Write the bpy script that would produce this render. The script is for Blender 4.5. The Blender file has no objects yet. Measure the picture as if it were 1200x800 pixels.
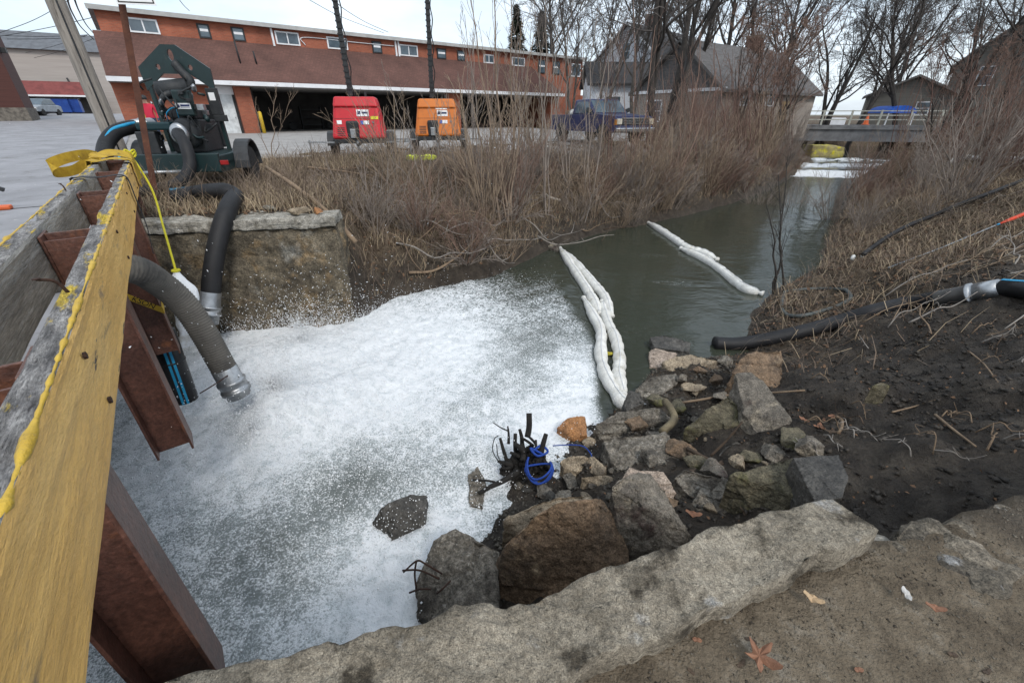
import bpy, bmesh, math, random
import numpy as np
from mathutils import Vector, Matrix, noise as mnoise

# ------------------------------------------------------------------ camera
scene = bpy.context.scene
FPX, PITCH, EYE = 490.0, math.radians(28.4), 3.2          # focal length in photo pixels, tilt, eye height over the water
cam_data = bpy.data.cameras.new('camera')
cam_data.sensor_width = 36.0
cam_data.lens = FPX / 1200.0 * 36.0
cam_data.clip_start = 0.05
cam_data.clip_end = 3000.0
cam = bpy.data.objects.new('camera', cam_data)
scene.collection.objects.link(cam)
cam.location = (0, 0, EYE)
cam.rotation_euler = (math.radians(90) - PITCH, 0, 0)
scene.camera = cam

# ------------------------------------------------------------------ world, sun, exposure
SUN_EL, SUN_AZ = math.radians(48), math.radians(150)
world = bpy.data.worlds.new('World')
scene.world = world
world.use_nodes = True
wn, wl = world.node_tree.nodes, world.node_tree.links
wn.clear()
w_out = wn.new('ShaderNodeOutputWorld')
w_bg = wn.new('ShaderNodeBackground'); w_bg.inputs['Strength'].default_value = 0.105
w_sky = wn.new('ShaderNodeTexSky'); w_sky.sky_type = 'NISHITA'; w_sky.sun_disc = False
w_sky.sun_elevation = SUN_EL; w_sky.sun_rotation = SUN_AZ
w_sky.air_density = 1.0; w_sky.dust_density = 2.0; w_sky.ozone_density = 1.5
w_tc = wn.new('ShaderNodeTexCoord')
w_map = wn.new('ShaderNodeMapping'); w_map.inputs['Scale'].default_value = (1.0, 1.0, 2.6)
w_no = wn.new('ShaderNodeTexNoise'); w_no.inputs['Scale'].default_value = 2.3
w_no.inputs['Detail'].default_value = 6.0; w_no.inputs['Roughness'].default_value = 0.55
w_rp = wn.new('ShaderNodeValToRGB')
w_rp.color_ramp.elements[0].position = 0.30; w_rp.color_ramp.elements[0].color = (0.30, 0.30, 0.30, 1)
w_rp.color_ramp.elements[1].position = 0.62; w_rp.color_ramp.elements[1].color = (0.96, 0.96, 0.96, 1)
w_mix = wn.new('ShaderNodeMix'); w_mix.data_type = 'RGBA'
w_mix.inputs[7].default_value = (7.0, 7.8, 8.6, 1)       # B: bright thin cloud
wl.new(w_tc.outputs['Generated'], w_map.inputs['Vector']); wl.new(w_map.outputs[0], w_no.inputs['Vector'])
wl.new(w_no.outputs['Fac'], w_rp.inputs['Fac']); wl.new(w_rp.outputs['Color'], w_mix.inputs[0])
wl.new(w_sky.outputs['Color'], w_mix.inputs[6]); wl.new(w_mix.outputs[2], w_bg.inputs['Color'])
wl.new(w_bg.outputs[0], w_out.inputs['Surface'])

sun_data = bpy.data.lights.new('sun', 'SUN')
sun_data.energy = 1.3; sun_data.angle = math.radians(14); sun_data.color = (1.0, 0.96, 0.9)
sun = bpy.data.objects.new('sun', sun_data)
scene.collection.objects.link(sun)
sun.location = (0, 0, 60)
_sd = Vector((math.sin(SUN_AZ) * math.cos(SUN_EL), math.cos(SUN_AZ) * math.cos(SUN_EL), math.sin(SUN_EL)))
sun.rotation_euler = _sd.to_track_quat('Z', 'Y').to_euler()

scene.view_settings.view_transform = 'Standard'
scene.view_settings.look = 'None'
scene.view_settings.gamma = 1.0
scene.view_settings.use_curve_mapping = False
scene.view_settings.exposure = 0.62
scene.render.engine = 'CYCLES'
scene.cycles.max_bounces = 6
scene.cycles.diffuse_bounces = 3
scene.cycles.glossy_bounces = 3
scene.cycles.transparent_max_bounces = 8
scene.cycles.use_denoising = True

# ------------------------------------------------------------------ pixel -> place helpers
_F = np.array([0, math.cos(PITCH), -math.sin(PITCH)]); _U = np.array([0, math.sin(PITCH), math.cos(PITCH)]); _R = np.array([1., 0, 0])
_C = np.array([0, 0, EYE])
def ray(x, y): return _F + _R * (x - 600) / FPX + _U * (400 - y) / FPX
def P(x, y, z):
    d = ray(x, y); return _C + d * ((z - EYE) / d[2])
def PY(x, y, Y):
    d = ray(x, y); return _C + d * (Y / d[1])
def PT(x, y, t): return _C + ray(x, y) * t
def PPL(x, y, o, n):
    d = ray(x, y); return _C + d * (((np.array(o) - _C) @ np.array(n)) / (d @ np.array(n)))

# ------------------------------------------------------------------ noise (numpy value noise)
_rng0 = np.random.RandomState(7)
_tab = _rng0.rand(256, 256)
def vnoise(x, y):
    xi = np.floor(x).astype(int); yi = np.floor(y).astype(int)
    fx = x - xi; fy = y - yi
    fx = fx * fx * (3 - 2 * fx); fy = fy * fy * (3 - 2 * fy)
    a = _tab[xi % 256, yi % 256]; b = _tab[(xi + 1) % 256, yi % 256]
    c = _tab[xi % 256, (yi + 1) % 256]; d = _tab[(xi + 1) % 256, (yi + 1) % 256]
    return (a * (1 - fx) + b * fx) * (1 - fy) + (c * (1 - fx) + d * fx) * fy
def fbm(x, y, o=4, g=0.5):
    s = 0; a = 1; t = 0
    for k in range(o):
        s = s + a * vnoise(x * 2 ** k + 17.3 * k, y * 2 ** k + 5.1 * k); t += a; a *= g
    return s / t
def sstep(a, b, x):
    t = np.clip((x - a) / (b - a), 0, 1); return t * t * (3 - 2 * t)

# ------------------------------------------------------------------ terrain height
DV = np.array([-.609, .793]); NV = np.array([.793, .609])      # along the barrier / towards the creek
FAR_BANK = [(-9, 4.9), (-5.6, 6.15), (-2.7, 6.75), (-2.3, 7.5), (-1.4, 8.45), (-.4, 9.0), (.6, 10.4), (1.3, 11.6), (2.8, 12.9), (4.9, 14.3), (8.6, 17.4), (12.7, 21.6), (18.2, 28.5), (23, 35), (30, 46)]
NEAR_BANK = [(-4, .2), (-1.3, .75), (-.75, 1.7), (-.45, 2.3), (-.15, 3.0), (.5, 3.7), (1.5, 4.5), (2.1, 5.4), (3.5, 5.75), (4.3, 7.0), (5.4, 8.3), (7.2, 9.7), (9.7, 13.1), (12.6, 16.6), (17.6, 23.2), (22.5, 29.0), (28.5, 35.5), (35, 45)]
WPOLY = np.array([(-30, -5)] + [(-14, 2.8)] + FAR_BANK + NEAR_BANK[::-1] + [(-14, -4)])
def _segdist(x, y, poly):
    D = np.full(x.shape, 1e9)
    for (ax, ay), (bx, by) in zip(poly[:-1], poly[1:]):
        vx, vy = bx - ax, by - ay
        t = np.clip(((x - ax) * vx + (y - ay) * vy) / (vx * vx + vy * vy), 0, 1)
        D = np.minimum(D, np.hypot(x - ax - t * vx, y - ay - t * vy))
    return D
def _inside(x, y, poly):
    r = np.zeros(x.shape, bool); n = len(poly); j = n - 1
    for i in range(n):
        xi, yi = poly[i]; xj, yj = poly[j]
        c = ((yi > y) != (yj > y)) & (x < (xj - xi) * (y - yi) / (yj - yi + 1e-12) + xi)
        r ^= c; j = i
    return r
WALL_A, WALL_B = np.array([-8.6, 5.42]), np.array([-2.75, 6.62])     # face of the far abutment wall
LEDGE_A, LEDGE_B = np.array([-1.9, .40]), np.array([1.5, 1.28])       # creek-side edge of the near ledge
def height(x, y, detail=True):
    x = np.asarray(x, float); y = np.asarray(y, float)
    dfar = _segdist(x, y, FAR_BANK); dnear = _segdist(x, y, NEAR_BANK); ins = _inside(x, y, WPOLY)
    dw = np.minimum(dfar, dnear)
    lat = -(x * NV[0] + y * NV[1]); alo = x * DV[0] + y * DV[1]        # metres left of / along the barrier line
    wob = (fbm(x * .9 + 3, y * .9 + 8, 3) - .5)
    hf = np.interp(dfar + wob * .5, [-.2, 0, .35, .8, 1.6, 3.2, 5.5, 9], [-.25, -.05, .45, .85, 1.15, 1.5, 1.92, 2.0])
    hn = np.interp(dnear + wob * .4, [-.2, 0, .5, 1.2, 2.0, 3.0, 4.5, 7, 12], [-.2, -.05, .12, .32, .72, 1.22, 1.62, 2.0, 2.25])
    h = np.where(dfar < dnear, hf, hn)
    h = np.where(ins, -np.clip(dw, 0, 1.2) * .55 - .05, h)
    if detail:
        m = sstep(.0, .6, dw) * (1 - sstep(7, 11, dw)) * np.where(ins, .5, 1)
        h = h + m * ((fbm(x * 1.7, y * 1.7, 4) - .5) * .34 + (fbm(x * 7, y * 7, 3) - .5) * .12 + np.abs(fbm(x * 4 + 31, y * 4, 3) - .5) * .22 + (fbm(x * 13 + 5, y * 13, 2) - .5) * .05)
    # far abutment: level ground behind the wall face
    wd = WALL_B - WALL_A; wl_ = np.hypot(*wd); wd = wd / wl_; wq = np.array([-wd[1], wd[0]])
    wu = (x - WALL_A[0]) * wd[0] + (y - WALL_A[1]) * wd[1]; wv = (x - WALL_A[0]) * wq[0] + (y - WALL_A[1]) * wq[1]
    k = sstep(.12, .38, wv) * (1 - sstep(wl_ - .35, wl_ + .25, wu)) * (1 - sstep(3, 5, wv))
    h = np.where(wu < wl_ + .3, h * (1 - k) + 1.84 * k, h)
    # near ledge: level ground on the camera side
    ld = LEDGE_B - LEDGE_A; ll = np.hypot(*ld); ld = ld / ll; lq = np.array([-ld[1], ld[0]])
    lu = (x - LEDGE_A[0]) * ld[0] + (y - LEDGE_A[1]) * ld[1]; lv = (x - LEDGE_A[0]) * lq[0] + (y - LEDGE_A[1]) * lq[1]
    k = sstep(-.04, -.14, lv)
    top = 1.66 + sstep(1.6, 4.5, x) * .1
    h = np.maximum(h * (1 - k) + top * k, np.where(lv < -.14, top, -9))
    # street side: road level, climbing away to the left
    k = sstep(.5, .8, lat) * np.where(ins, 0, 1)
    road = 1.95 + np.clip(alo - 11, 0, 60) * .022 * sstep(-5, 1.0, lat)
    far_out = sstep(8, 14, dfar) * (~ins)
    behind = (alo > 7.2) & (lat > .55)
    h = np.where(behind & ~ins, np.maximum(road, h * (1 - k) + road * k), h)
    h = np.where((alo > 9.2) & (lat > -.6) & (dfar > 1.5), np.where(lat > .5, road, h * sstep(.5, -.6, lat) + road * (1 - sstep(.5, -.6, lat))), h)
    h = np.where((alo > 12) & (lat > -6) & (lat <= .5), np.maximum(h, 1.95), h)
    return h
def gz(x, y): return float(height(np.array([x]), np.array([y]))[0])
def PG(x, y):
    """where the line of sight through a photo pixel meets the ground"""
    d = ray(x, y); t = np.concatenate([np.arange(.8, 12, .02), np.arange(12, 60, .1)])
    q = _C[None] + d[None] * t[:, None]
    b = np.where(q[:, 2] <= np.maximum(height(q[:, 0], q[:, 1]), 0.0))[0]
    return q[b[0]] if len(b) else q[-1]

# ------------------------------------------------------------------ materials
MATS = {}
def mat(name, c1, c2=None, scale=4.0, rough=.8, bump=.15, bscale=30.0, metal=0.0, spec=.35, stain=None, stretch=(1, 1, 1), detail=6.0, stain2=None, contrast=(.35, .65), rnd=0.0, grain=0.0, gscale=70.0, bump2=0.0, b2scale=9.0):
    if name in MATS: return MATS[name]
    m = bpy.data.materials.new(name); m.use_nodes = True
    n, l = m.node_tree.nodes, m.node_tree.links
    b = n['Principled BSDF']
    b.inputs['Roughness'].default_value = rough; b.inputs['Metallic'].default_value = metal
    b.inputs['Specular IOR Level'].default_value = spec
    tc = n.new('ShaderNodeTexCoord'); mp = n.new('ShaderNodeMapping'); mp.inputs['Scale'].default_value = stretch
    l.new(tc.outputs['Object'], mp.inputs['Vector'])
    vec = mp.outputs[0]
    if rnd:
        oi = n.new('ShaderNodeObjectInfo'); ad = n.new('ShaderNodeVectorMath'); ad.operation = 'ADD'
        sc = n.new('ShaderNodeVectorMath'); sc.operation = 'SCALE'; sc.inputs[3].default_value = 40
        cb = n.new('ShaderNodeCombineXYZ'); l.new(oi.outputs['Random'], cb.inputs[0]); l.new(cb.outputs[0], sc.inputs[0])
        l.new(mp.outputs[0], ad.inputs[0]); l.new(sc.outputs[0], ad.inputs[1]); vec = ad.outputs[0]
    def rgb(c): return (*c, 1) if len(c) == 3 else c
    c2 = c2 or tuple(v * .65 for v in c1)
    def nz(s, det=detail, ro=.6):
        t = n.new('ShaderNodeTexNoise'); t.inputs['Scale'].default_value = s; t.inputs['Detail'].default_value = det
        t.inputs['Roughness'].default_value = ro; l.new(vec, t.inputs['Vector']); return t
    def ramp(src, a, bb, ca=(0, 0, 0), cbb=(1, 1, 1)):
        r = n.new('ShaderNodeValToRGB'); r.color_ramp.elements[0].position = a; r.color_ramp.elements[1].position = bb
        r.color_ramp.elements[0].color = rgb(ca); r.color_ramp.elements[1].color = rgb(cbb); l.new(src, r.inputs['Fac']); return r
    col = ramp(nz(scale).outputs['Fac'], contrast[0], contrast[1], c1, c2).outputs['Color']
    for st in (stain, stain2):
        if st:
            r = ramp(nz(st[1], 8, .65).outputs['Fac'], st[2], st[3])
            mx = n.new('ShaderNodeMix'); mx.data_type = 'RGBA'; l.new(r.outputs['Color'], mx.inputs[0])
            l.new(col, mx.inputs[6]); mx.inputs[7].default_value = rgb(st[0]); col = mx.outputs[2]
    if grain:      # mineral grain: fine light and dark specks
        g1 = nz(gscale, 3, .75).outputs['Fac']; mr = n.new('ShaderNodeMapRange'); l.new(g1, mr.inputs[0])
        mr.inputs[1].default_value = .34; mr.inputs[2].default_value = .66; mr.inputs[3].default_value = 1 - grain; mr.inputs[4].default_value = 1 + grain
        g2 = nz(gscale * .22, 4, .7).outputs['Fac']; mr2 = n.new('ShaderNodeMapRange'); l.new(g2, mr2.inputs[0])
        mr2.inputs[1].default_value = .34; mr2.inputs[2].default_value = .66; mr2.inputs[3].default_value = 1 - grain * .8; mr2.inputs[4].default_value = 1 + grain * .8
        pr = n.new('ShaderNodeMath'); pr.operation = 'MULTIPLY'; l.new(mr.outputs[0], pr.inputs[0]); l.new(mr2.outputs[0], pr.inputs[1])
        mx = n.new('ShaderNodeMix'); mx.data_type = 'RGBA'; mx.blend_type = 'MULTIPLY'; mx.inputs[0].default_value = 1; l.new(col, mx.inputs[6]); l.new(pr.outputs[0], mx.inputs[7]); col = mx.outputs[2]
    l.new(col, b.inputs['Base Color'])
    if bump:
        bp = n.new('ShaderNodeBump'); bp.inputs['Strength'].default_value = bump; bp.inputs['Distance'].default_value = .02
        l.new(nz(bscale, 5, .65).outputs['Fac'], bp.inputs['Height'])
        if bump2:
            bq = n.new('ShaderNodeBump'); bq.inputs['Strength'].default_value = bump2; bq.inputs['Distance'].default_value = .06
            l.new(nz(b2scale, 6, .6).outputs['Fac'], bq.inputs['Height']); l.new(bq.outputs[0], bp.inputs['Normal'])
        l.new(bp.outputs[0], b.inputs['Normal'])
    MATS[name] = m
    return m

# ------------------------------------------------------------------ mesh builder
COL = scene.collection
class MB:
    def __init__(self): self.v = []; self.f = []; self.n = 0
    def add(self, v, f):
        v = np.asarray(v, float).reshape(-1, 3); self.v.append(v)
        self.f.extend([tuple(int(i) + self.n for i in q) for q in f]); self.n += len(v); return self
    def box(self, x0, y0, z0, x1, y1, z1):
        v = [(x, y, z) for z in (z0, z1) for y in (y0, y1) for x in (x0, x1)]
        return self.add(v, [(0, 2, 3, 1), (4, 5, 7, 6), (0, 1, 5, 4), (2, 6, 7, 3), (0, 4, 6, 2), (1, 3, 7, 5)])
    def bar(self, a, b, w, h, up=(0, 0, 1)):
        a = np.array(a, float); b = np.array(b, float); t = b - a; L = np.linalg.norm(t); t /= L
        s = np.cross(t, up)
        if np.linalg.norm(s) < 1e-4: s = np.cross(t, (1, 0, 0))
        s /= np.linalg.norm(s); u = np.cross(s, t)
        v = [p + s * i * w / 2 + u * j * h / 2 for p in (a, b) for i, j in ((-1, -1), (1, -1), (1, 1), (-1, 1))]
        return self.add(v, [(3, 2, 1, 0), (4, 5, 6, 7), (0, 1, 5, 4), (1, 2, 6, 5), (2, 3, 7, 6), (3, 0, 4, 7)])
    def prism(self, poly, axis, a, b):
        """polygon (2d) extruded along x, y or z from a to b"""
        k = len(poly)
        def mk(u, v, w): return {'x': (w, u, v), 'y': (u, w, v), 'z': (u, v, w)}[axis]
        v = [mk(u, w, a) for u, w in poly] + [mk(u, w, b) for u, w in poly]
        f = [tuple(range(k))[::-1], tuple(range(k, 2 * k))] + [(i, (i + 1) % k, (i + 1) % k + k, i + k) for i in range(k)]
        return self.add(v, f)
    def tube(self, pts, r, k=12, cap=True):
        pts = np.asarray(pts, float); n = len(pts); r = np.full(n, r) if np.isscalar(r) else np.asarray(r, float)
        T = np.gradient(pts, axis=0); T /= np.linalg.norm(T, axis=1)[:, None] + 1e-9
        s = np.cross(T[0], (0, 0, 1.0))
        if np.linalg.norm(s) < 1e-3: s = np.cross(T[0], (0, 1.0, 0))
        s /= np.linalg.norm(s); V = []
        for i in range(n):
            s = s - T[i] * (s @ T[i]); s /= np.linalg.norm(s) + 1e-9; u = np.cross(T[i], s)
            for j in range(k):
                a = 2 * math.pi * j / k; V.append(pts[i] + r[i] * (s * math.cos(a) + u * math.sin(a)))
        f = [(i * k + j, i * k + (j + 1) % k, (i + 1) * k + (j + 1) % k, (i + 1) * k + j) for i in range(n - 1) for j in range(k)]
        if cap: f += [tuple(range(k))[::-1], tuple(range((n - 1) * k, n * k))]
        return self.add(V, f)
    def cyl(self, a, b, r, k=16, r2=None): return self.tube([a, b], [r, r if r2 is None else r2], k)
    def lathe(self, prof, c, axis=(0, 0, 1), k=20):
        """prof: (distance along axis, radius)"""
        ax = np.array(axis, float); ax /= np.linalg.norm(ax); s = np.cross(ax, (0, 0, 1.0))
        if np.linalg.norm(s) < 1e-3: s = np.array([1., 0, 0])
        s /= np.linalg.norm(s); u = np.cross(ax, s); c = np.array(c, float)
        V = [c + ax * h + r * (s * math.cos(2 * math.pi * j / k) + u * math.sin(2 * math.pi * j / k)) for h, r in prof for j in range(k)]
        n = len(prof)
        f = [(i * k + j, i * k + (j + 1) % k, (i + 1) * k + (j + 1) % k, (i + 1) * k + j) for i in range(n - 1) for j in range(k)]
        f += [tuple(range(k))[::-1], tuple(range((n - 1) * k, n * k))]
        return self.add(V, f)
    def build(self, name, m, parent=None, smooth=False, bevel=0, seg=2, loc=None):
        me = bpy.data.meshes.new(name)
        V = np.concatenate(self.v) if self.v else np.zeros((0, 3))
        if loc is not None: V = V - np.array(loc)
        me.from_pydata(V.tolist(), [], self.f)
        bm = bmesh.new(); bm.from_mesh(me); bmesh.ops.recalc_face_normals(bm, faces=bm.faces); bm.to_mesh(me); bm.free()
        return mesh_obj(name, me, m, parent, smooth, bevel, seg, loc)
def mesh_obj(name, me, m, parent=None, smooth=False, bevel=0, seg=2, loc=None):
    if smooth: me.polygons.foreach_set('use_smooth', [True] * len(me.polygons))
    o = bpy.data.objects.new(name, me); COL.objects.link(o)
    if m is not None: me.materials.append(m)
    if parent is not None: o.parent = parent
    if loc is not None: o.location = loc
    if bevel:
        b = o.modifiers.new('bevel', 'BEVEL'); b.width = bevel; b.segments = seg; b.limit_method = 'ANGLE'; b.angle_limit = math.radians(40)
    return o
def np_mesh(name, V, Fc, m, parent=None, smooth=False):
    """big meshes straight from numpy: V (n,3), Fc (m,3 or 4)"""
    me = bpy.data.meshes.new(name); V = np.asarray(V, np.float32); Fc = np.asarray(Fc, np.int32); k = Fc.shape[1]
    me.vertices.add(len(V)); me.vertices.foreach_set('co', V.ravel())
    me.loops.add(Fc.size); me.loops.foreach_set('vertex_index', Fc.ravel())
    me.polygons.add(len(Fc)); me.polygons.foreach_set('loop_start', np.arange(0, Fc.size, k, dtype=np.int32))
    me.polygons.foreach_set('loop_total', np.full(len(Fc), k, np.int32))
    me.update(calc_edges=True); me.validate()
    return mesh_obj(name, me, m, parent, smooth)
def tag(o, label=None, cat=None, group=None, kind=None):
    if label: o['label'] = label
    if cat: o['category'] = cat
    if group: o['group'] = group
    if kind: o['kind'] = kind
    return o
def thing(name, label, cat, loc=(0, 0, 0), rz=0.0, group=None):
    o = bpy.data.objects.new(name, None); COL.objects.link(o); o.empty_display_size = .2
    o.location = tuple(loc); o.rotation_euler = (0, 0, rz); return tag(o, label, cat, group)
def copy_tree(o, parent=None, label=None):
    c = o.copy(); COL.objects.link(c)
    if parent is not None: c.parent = parent
    if label: c['label'] = label
    for ch in o.children: copy_tree(ch, c)
    return c
def smooth_path(pts, n=40):
    """Catmull-Rom through the points"""
    p = np.asarray(pts, float); p = np.vstack([2 * p[0] - p[1], p, 2 * p[-1] - p[-2]]); out = []
    m = len(p) - 3
    for q in np.linspace(0, m - 1e-6, n):
        i = int(q); t = q - i; a, b, c, d = p[i:i + 4]
        out.append(.5 * (2 * b + (c - a) * t + (2 * a - 5 * b + 4 * c - d) * t * t + (3 * b - a - 3 * c + d) * t ** 3))
    return np.array(out)
def text_part(name, body, size, m, parent, loc, rot, extrude=.002, align='CENTER'):
    cu = bpy.data.curves.new(name, 'FONT'); cu.body = body; cu.size = size; cu.extrude = extrude; cu.align_x = align; cu.align_y = 'CENTER'
    t = bpy.data.objects.new(name, cu); COL.objects.link(t)
    dg = bpy.context.evaluated_depsgraph_get(); me = bpy.data.meshes.new_from_object(t.evaluated_get(dg))
    bpy.data.objects.remove(t)
    o = mesh_obj(name, me, m, parent); o.location = loc; o.rotation_euler = rot
    return o
# ================================================================== THE SETTING
rng = np.random.RandomState(11)
def lines(*segs):
    out = []
    for a, b, s in segs: out += list(np.arange(a, b - 1e-6, s))
    return np.array(out + [segs[-1][1]])
def geo_out(a, b, n):      # growing steps from a to b
    t = np.linspace(0, 1, n + 1)[1:] ** 2.6
    return a + (b - a) * t
def grid_faces(nx, ny):
    i = np.arange(nx * ny).reshape(ny, nx)
    return np.stack([i[:-1, :-1], i[:-1, 1:], i[1:, 1:], i[1:, :-1]], -1).reshape(-1, 4)
def color_attr(o, name, C):
    a = o.data.color_attributes.new(name, 'FLOAT_COLOR', 'POINT')
    a.data.foreach_set('color', np.asarray(C, np.float32).ravel())

# ---- ground: one sheet to the horizon
gx = np.concatenate([geo_out(-14, -900, 26)[::-1], lines((-14, -7, .3), (-7, 8, .075), (8, 14, .15), (14, 34, .5)), geo_out(34, 900, 24)])
gy = np.concatenate([geo_out(-3, -400, 14)[::-1], lines((-3, 0, .3), (0, 12, .075), (12, 20, .16), (20, 50, .6)), geo_out(50, 1400, 26)])
GX, GY = np.meshgrid(gx, gy)
GH = height(GX, GY)
ground_m = bpy.data.materials.new('ground_soil'); ground_m.use_nodes = True
def build_ground_material(m):
    n, l = m.node_tree.nodes, m.node_tree.links; b = n['Principled BSDF']; b.inputs['Roughness'].default_value = .92
    b.inputs['Specular IOR Level'].default_value = .25
    tc = n.new('ShaderNodeTexCoord'); at = n.new('ShaderNodeVertexColor'); at.layer_name = 'soil'
    sp = n.new('ShaderNodeSeparateColor'); l.new(at.outputs['Color'], sp.inputs[0])
    def nz(s, d=8, r=.65):
        t = n.new('ShaderNodeTexNoise'); t.inputs['Scale'].default_value = s; t.inputs['Detail'].default_value = d; t.inputs['Roughness'].default_value = r
        l.new(tc.outputs['Object'], t.inputs['Vector']); return t.outputs['Fac']
    def ramp(src, stops):
        r = n.new('ShaderNodeValToRGB'); e = r.color_ramp.elements
        while len(e) < len(stops): e.new(.5)
        for k, (p, c) in enumerate(stops): e[k].position = p; e[k].color = (*c, 1)
        l.new(src, r.inputs['Fac']); return r.outputs['Color']
    def mix(f, a, bb):
        x = n.new('ShaderNodeMix'); x.data_type = 'RGBA'; l.new(f, x.inputs[0]); l.new(a, x.inputs[6]); l.new(bb, x.inputs[7]); return x.outputs[2]
    litter = ramp(nz(9, 12, .72), [(.28, (.030, .022, .015)), (.45, (.075, .054, .036)), (.58, (.135, .10, .066)), (.72, (.23, .18, .12))])
    mud = ramp(nz(3.5, 14, .76), [(.28, (.016, .0135, .011)), (.45, (.038, .031, .025)), (.57, (.068, .056, .044)), (.70, (.13, .11, .087))])
    green = ramp(nz(25), [(.35, (.035, .05, .014)), (.6, (.085, .10, .035)), (.75, (.17, .15, .08))])
    sand = ramp(nz(5, 12, .74), [(.25, (.06, .048, .034)), (.42, (.15, .118, .082)), (.55, (.235, .19, .135)), (.66, (.32, .28, .225)), (.76, (.48, .46, .43))])
    c = mix(sp.outputs[0], litter, mud); c = mix(sp.outputs[1], c, green); c = mix(sp.outputs[2], c, sand)
    l.new(c, b.inputs['Base Color'])
    add = n.new('ShaderNodeMath'); add.operation = 'ADD'; l.new(nz(14), add.inputs[0])
    s2 = n.new('ShaderNodeMath'); s2.operation = 'MULTIPLY'; s2.inputs[1].default_value = .5; l.new(nz(60, 4), s2.inputs[0]); l.new(s2.outputs[0], add.inputs[1])
    bp = n.new('ShaderNodeBump'); bp.inputs['Strength'].default_value = 1.0; bp.inputs['Distance'].default_value = .07
    l.new(add.outputs[0], bp.inputs['Height']); l.new(bp.outputs[0], b.inputs['Normal'])
    rr = n.new('ShaderNodeMapRange'); rr.inputs[3].default_value = .92; rr.inputs[4].default_value = .62; l.new(sp.outputs[0], rr.inputs[0]); l.new(rr.outputs[0], b.inputs['Roughness'])
build_ground_material(ground_m)
ground = np_mesh('ground', np.stack([GX, GY, GH], -1).reshape(-1, 3), grid_faces(len(gx), len(gy)), ground_m, smooth=True)
_df = _segdist(GX, GY, FAR_BANK); _dn = _segdist(GX, GY, NEAR_BANK)
mudm = np.where(_dn < _df, 1 - sstep(3.6, 6.6, GY + (fbm(GX, GY, 3) - .5) * 2.5 - GX * .18), 0) * sstep(-2, -.2, GX + 4)
mudm = np.maximum(mudm, np.where(_dn < _df, .8 * (1 - sstep(.2, .9, _dn)), .85 * (1 - sstep(.3, .8, _df))))
mudm = np.where(_inside(GX, GY, WPOLY), 1, mudm)
grn = np.clip(np.exp(-((GX + 4.4) ** 2 / 1.2 + (GY - 14.3) ** 2 / .7)) * 1.1 + np.exp(-((GX + 1.9) ** 2 / .25 + (GY - 14.9) ** 2 / .3)), 0, 1) * sstep(.35, .55, fbm(GX * 3, GY * 3, 3))
_ld = (LEDGE_B - LEDGE_A) / np.hypot(*(LEDGE_B - LEDGE_A)); _lq = np.array([-_ld[1], _ld[0]])
_lv = (GX - LEDGE_A[0]) * _lq[0] + (GY - LEDGE_A[1]) * _lq[1]
snd = sstep(.0, -.1, _lv) * (1 - sstep(1.7, 2.4, GX + (fbm(GX * 3, GY * 3, 3) - .5))) * (GY < 3)
color_attr(ground, 'soil', np.stack([mudm * (1 - snd), grn, snd, np.ones_like(snd)], -1))
tag(ground, 'brown muddy creek banks and litter covered ground', 'ground', kind='structure')

# ---- street (asphalt) and gravel parking lot: sheets over the ground
asphalt = mat('asphalt', (.30, .30, .315), (.22, .22, .23), 1.2, .9, .25, 60, stain=((.15, .145, .14), 3.0, .56, .72), stain2=((.42, .41, .40), 9, .62, .72))
gravel = mat('lot_gravel', (.34, .325, .31), (.24, .23, .22), 1.6, .92, .5, 45, stain=((.16, .15, .14), .9, .55, .75), stain2=((.48, .47, .45), 14, .6, .7))
def strip_sheet(name, us, vs, fxy, off, m, label, cat):
    Ug, Vg = np.meshgrid(us, vs); X, Y = fxy(Ug, Vg); Z = height(X, Y, False) + off
    o = np_mesh(name, np.stack([X, Y, Z], -1).reshape(-1, 3), grid_faces(len(us), len(vs)), m, smooth=True)
    return tag(o, label, cat, kind='structure')
def road_xy(a, s): return a * DV[0] - s * NV[0], a * DV[1] - s * NV[1]
st_u = lines((9.3, 95, .7)); st_v = lines((.92, 8.2, .52))
street = strip_sheet('street', st_u, st_v, road_xy, .07, asphalt, 'grey cracked asphalt street leading uphill past the buildings', 'street')
# verge line of the lot, from beside the pump to beyond the pickup
LOT_A, LOT_B = np.array([-10.6, 12.6]), np.array([9.0, 21.4]); _l1 = (LOT_B - LOT_A) / np.hypot(*(LOT_B - LOT_A)); _l2 = np.array([-_l1[1], _l1[0]])
def lot_xy(u, v):
    w = (fbm(u * .8, u * 0 + 2.0, 3) - .5) * .9 * np.exp(-v / 2.0)
    return LOT_A[0] + _l1[0] * u + _l2[0] * (v + w), LOT_A[1] + _l1[1] * u + _l2[1] * (v + w)
lot = strip_sheet('parking_lot', lines((-3, 26, .5)), np.concatenate([lines((0, 4, .4)), lines((5, 42, 1.5))]), lot_xy, .045, gravel, 'pale gravel parking lot in front of the garages', 'parking lot')

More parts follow.
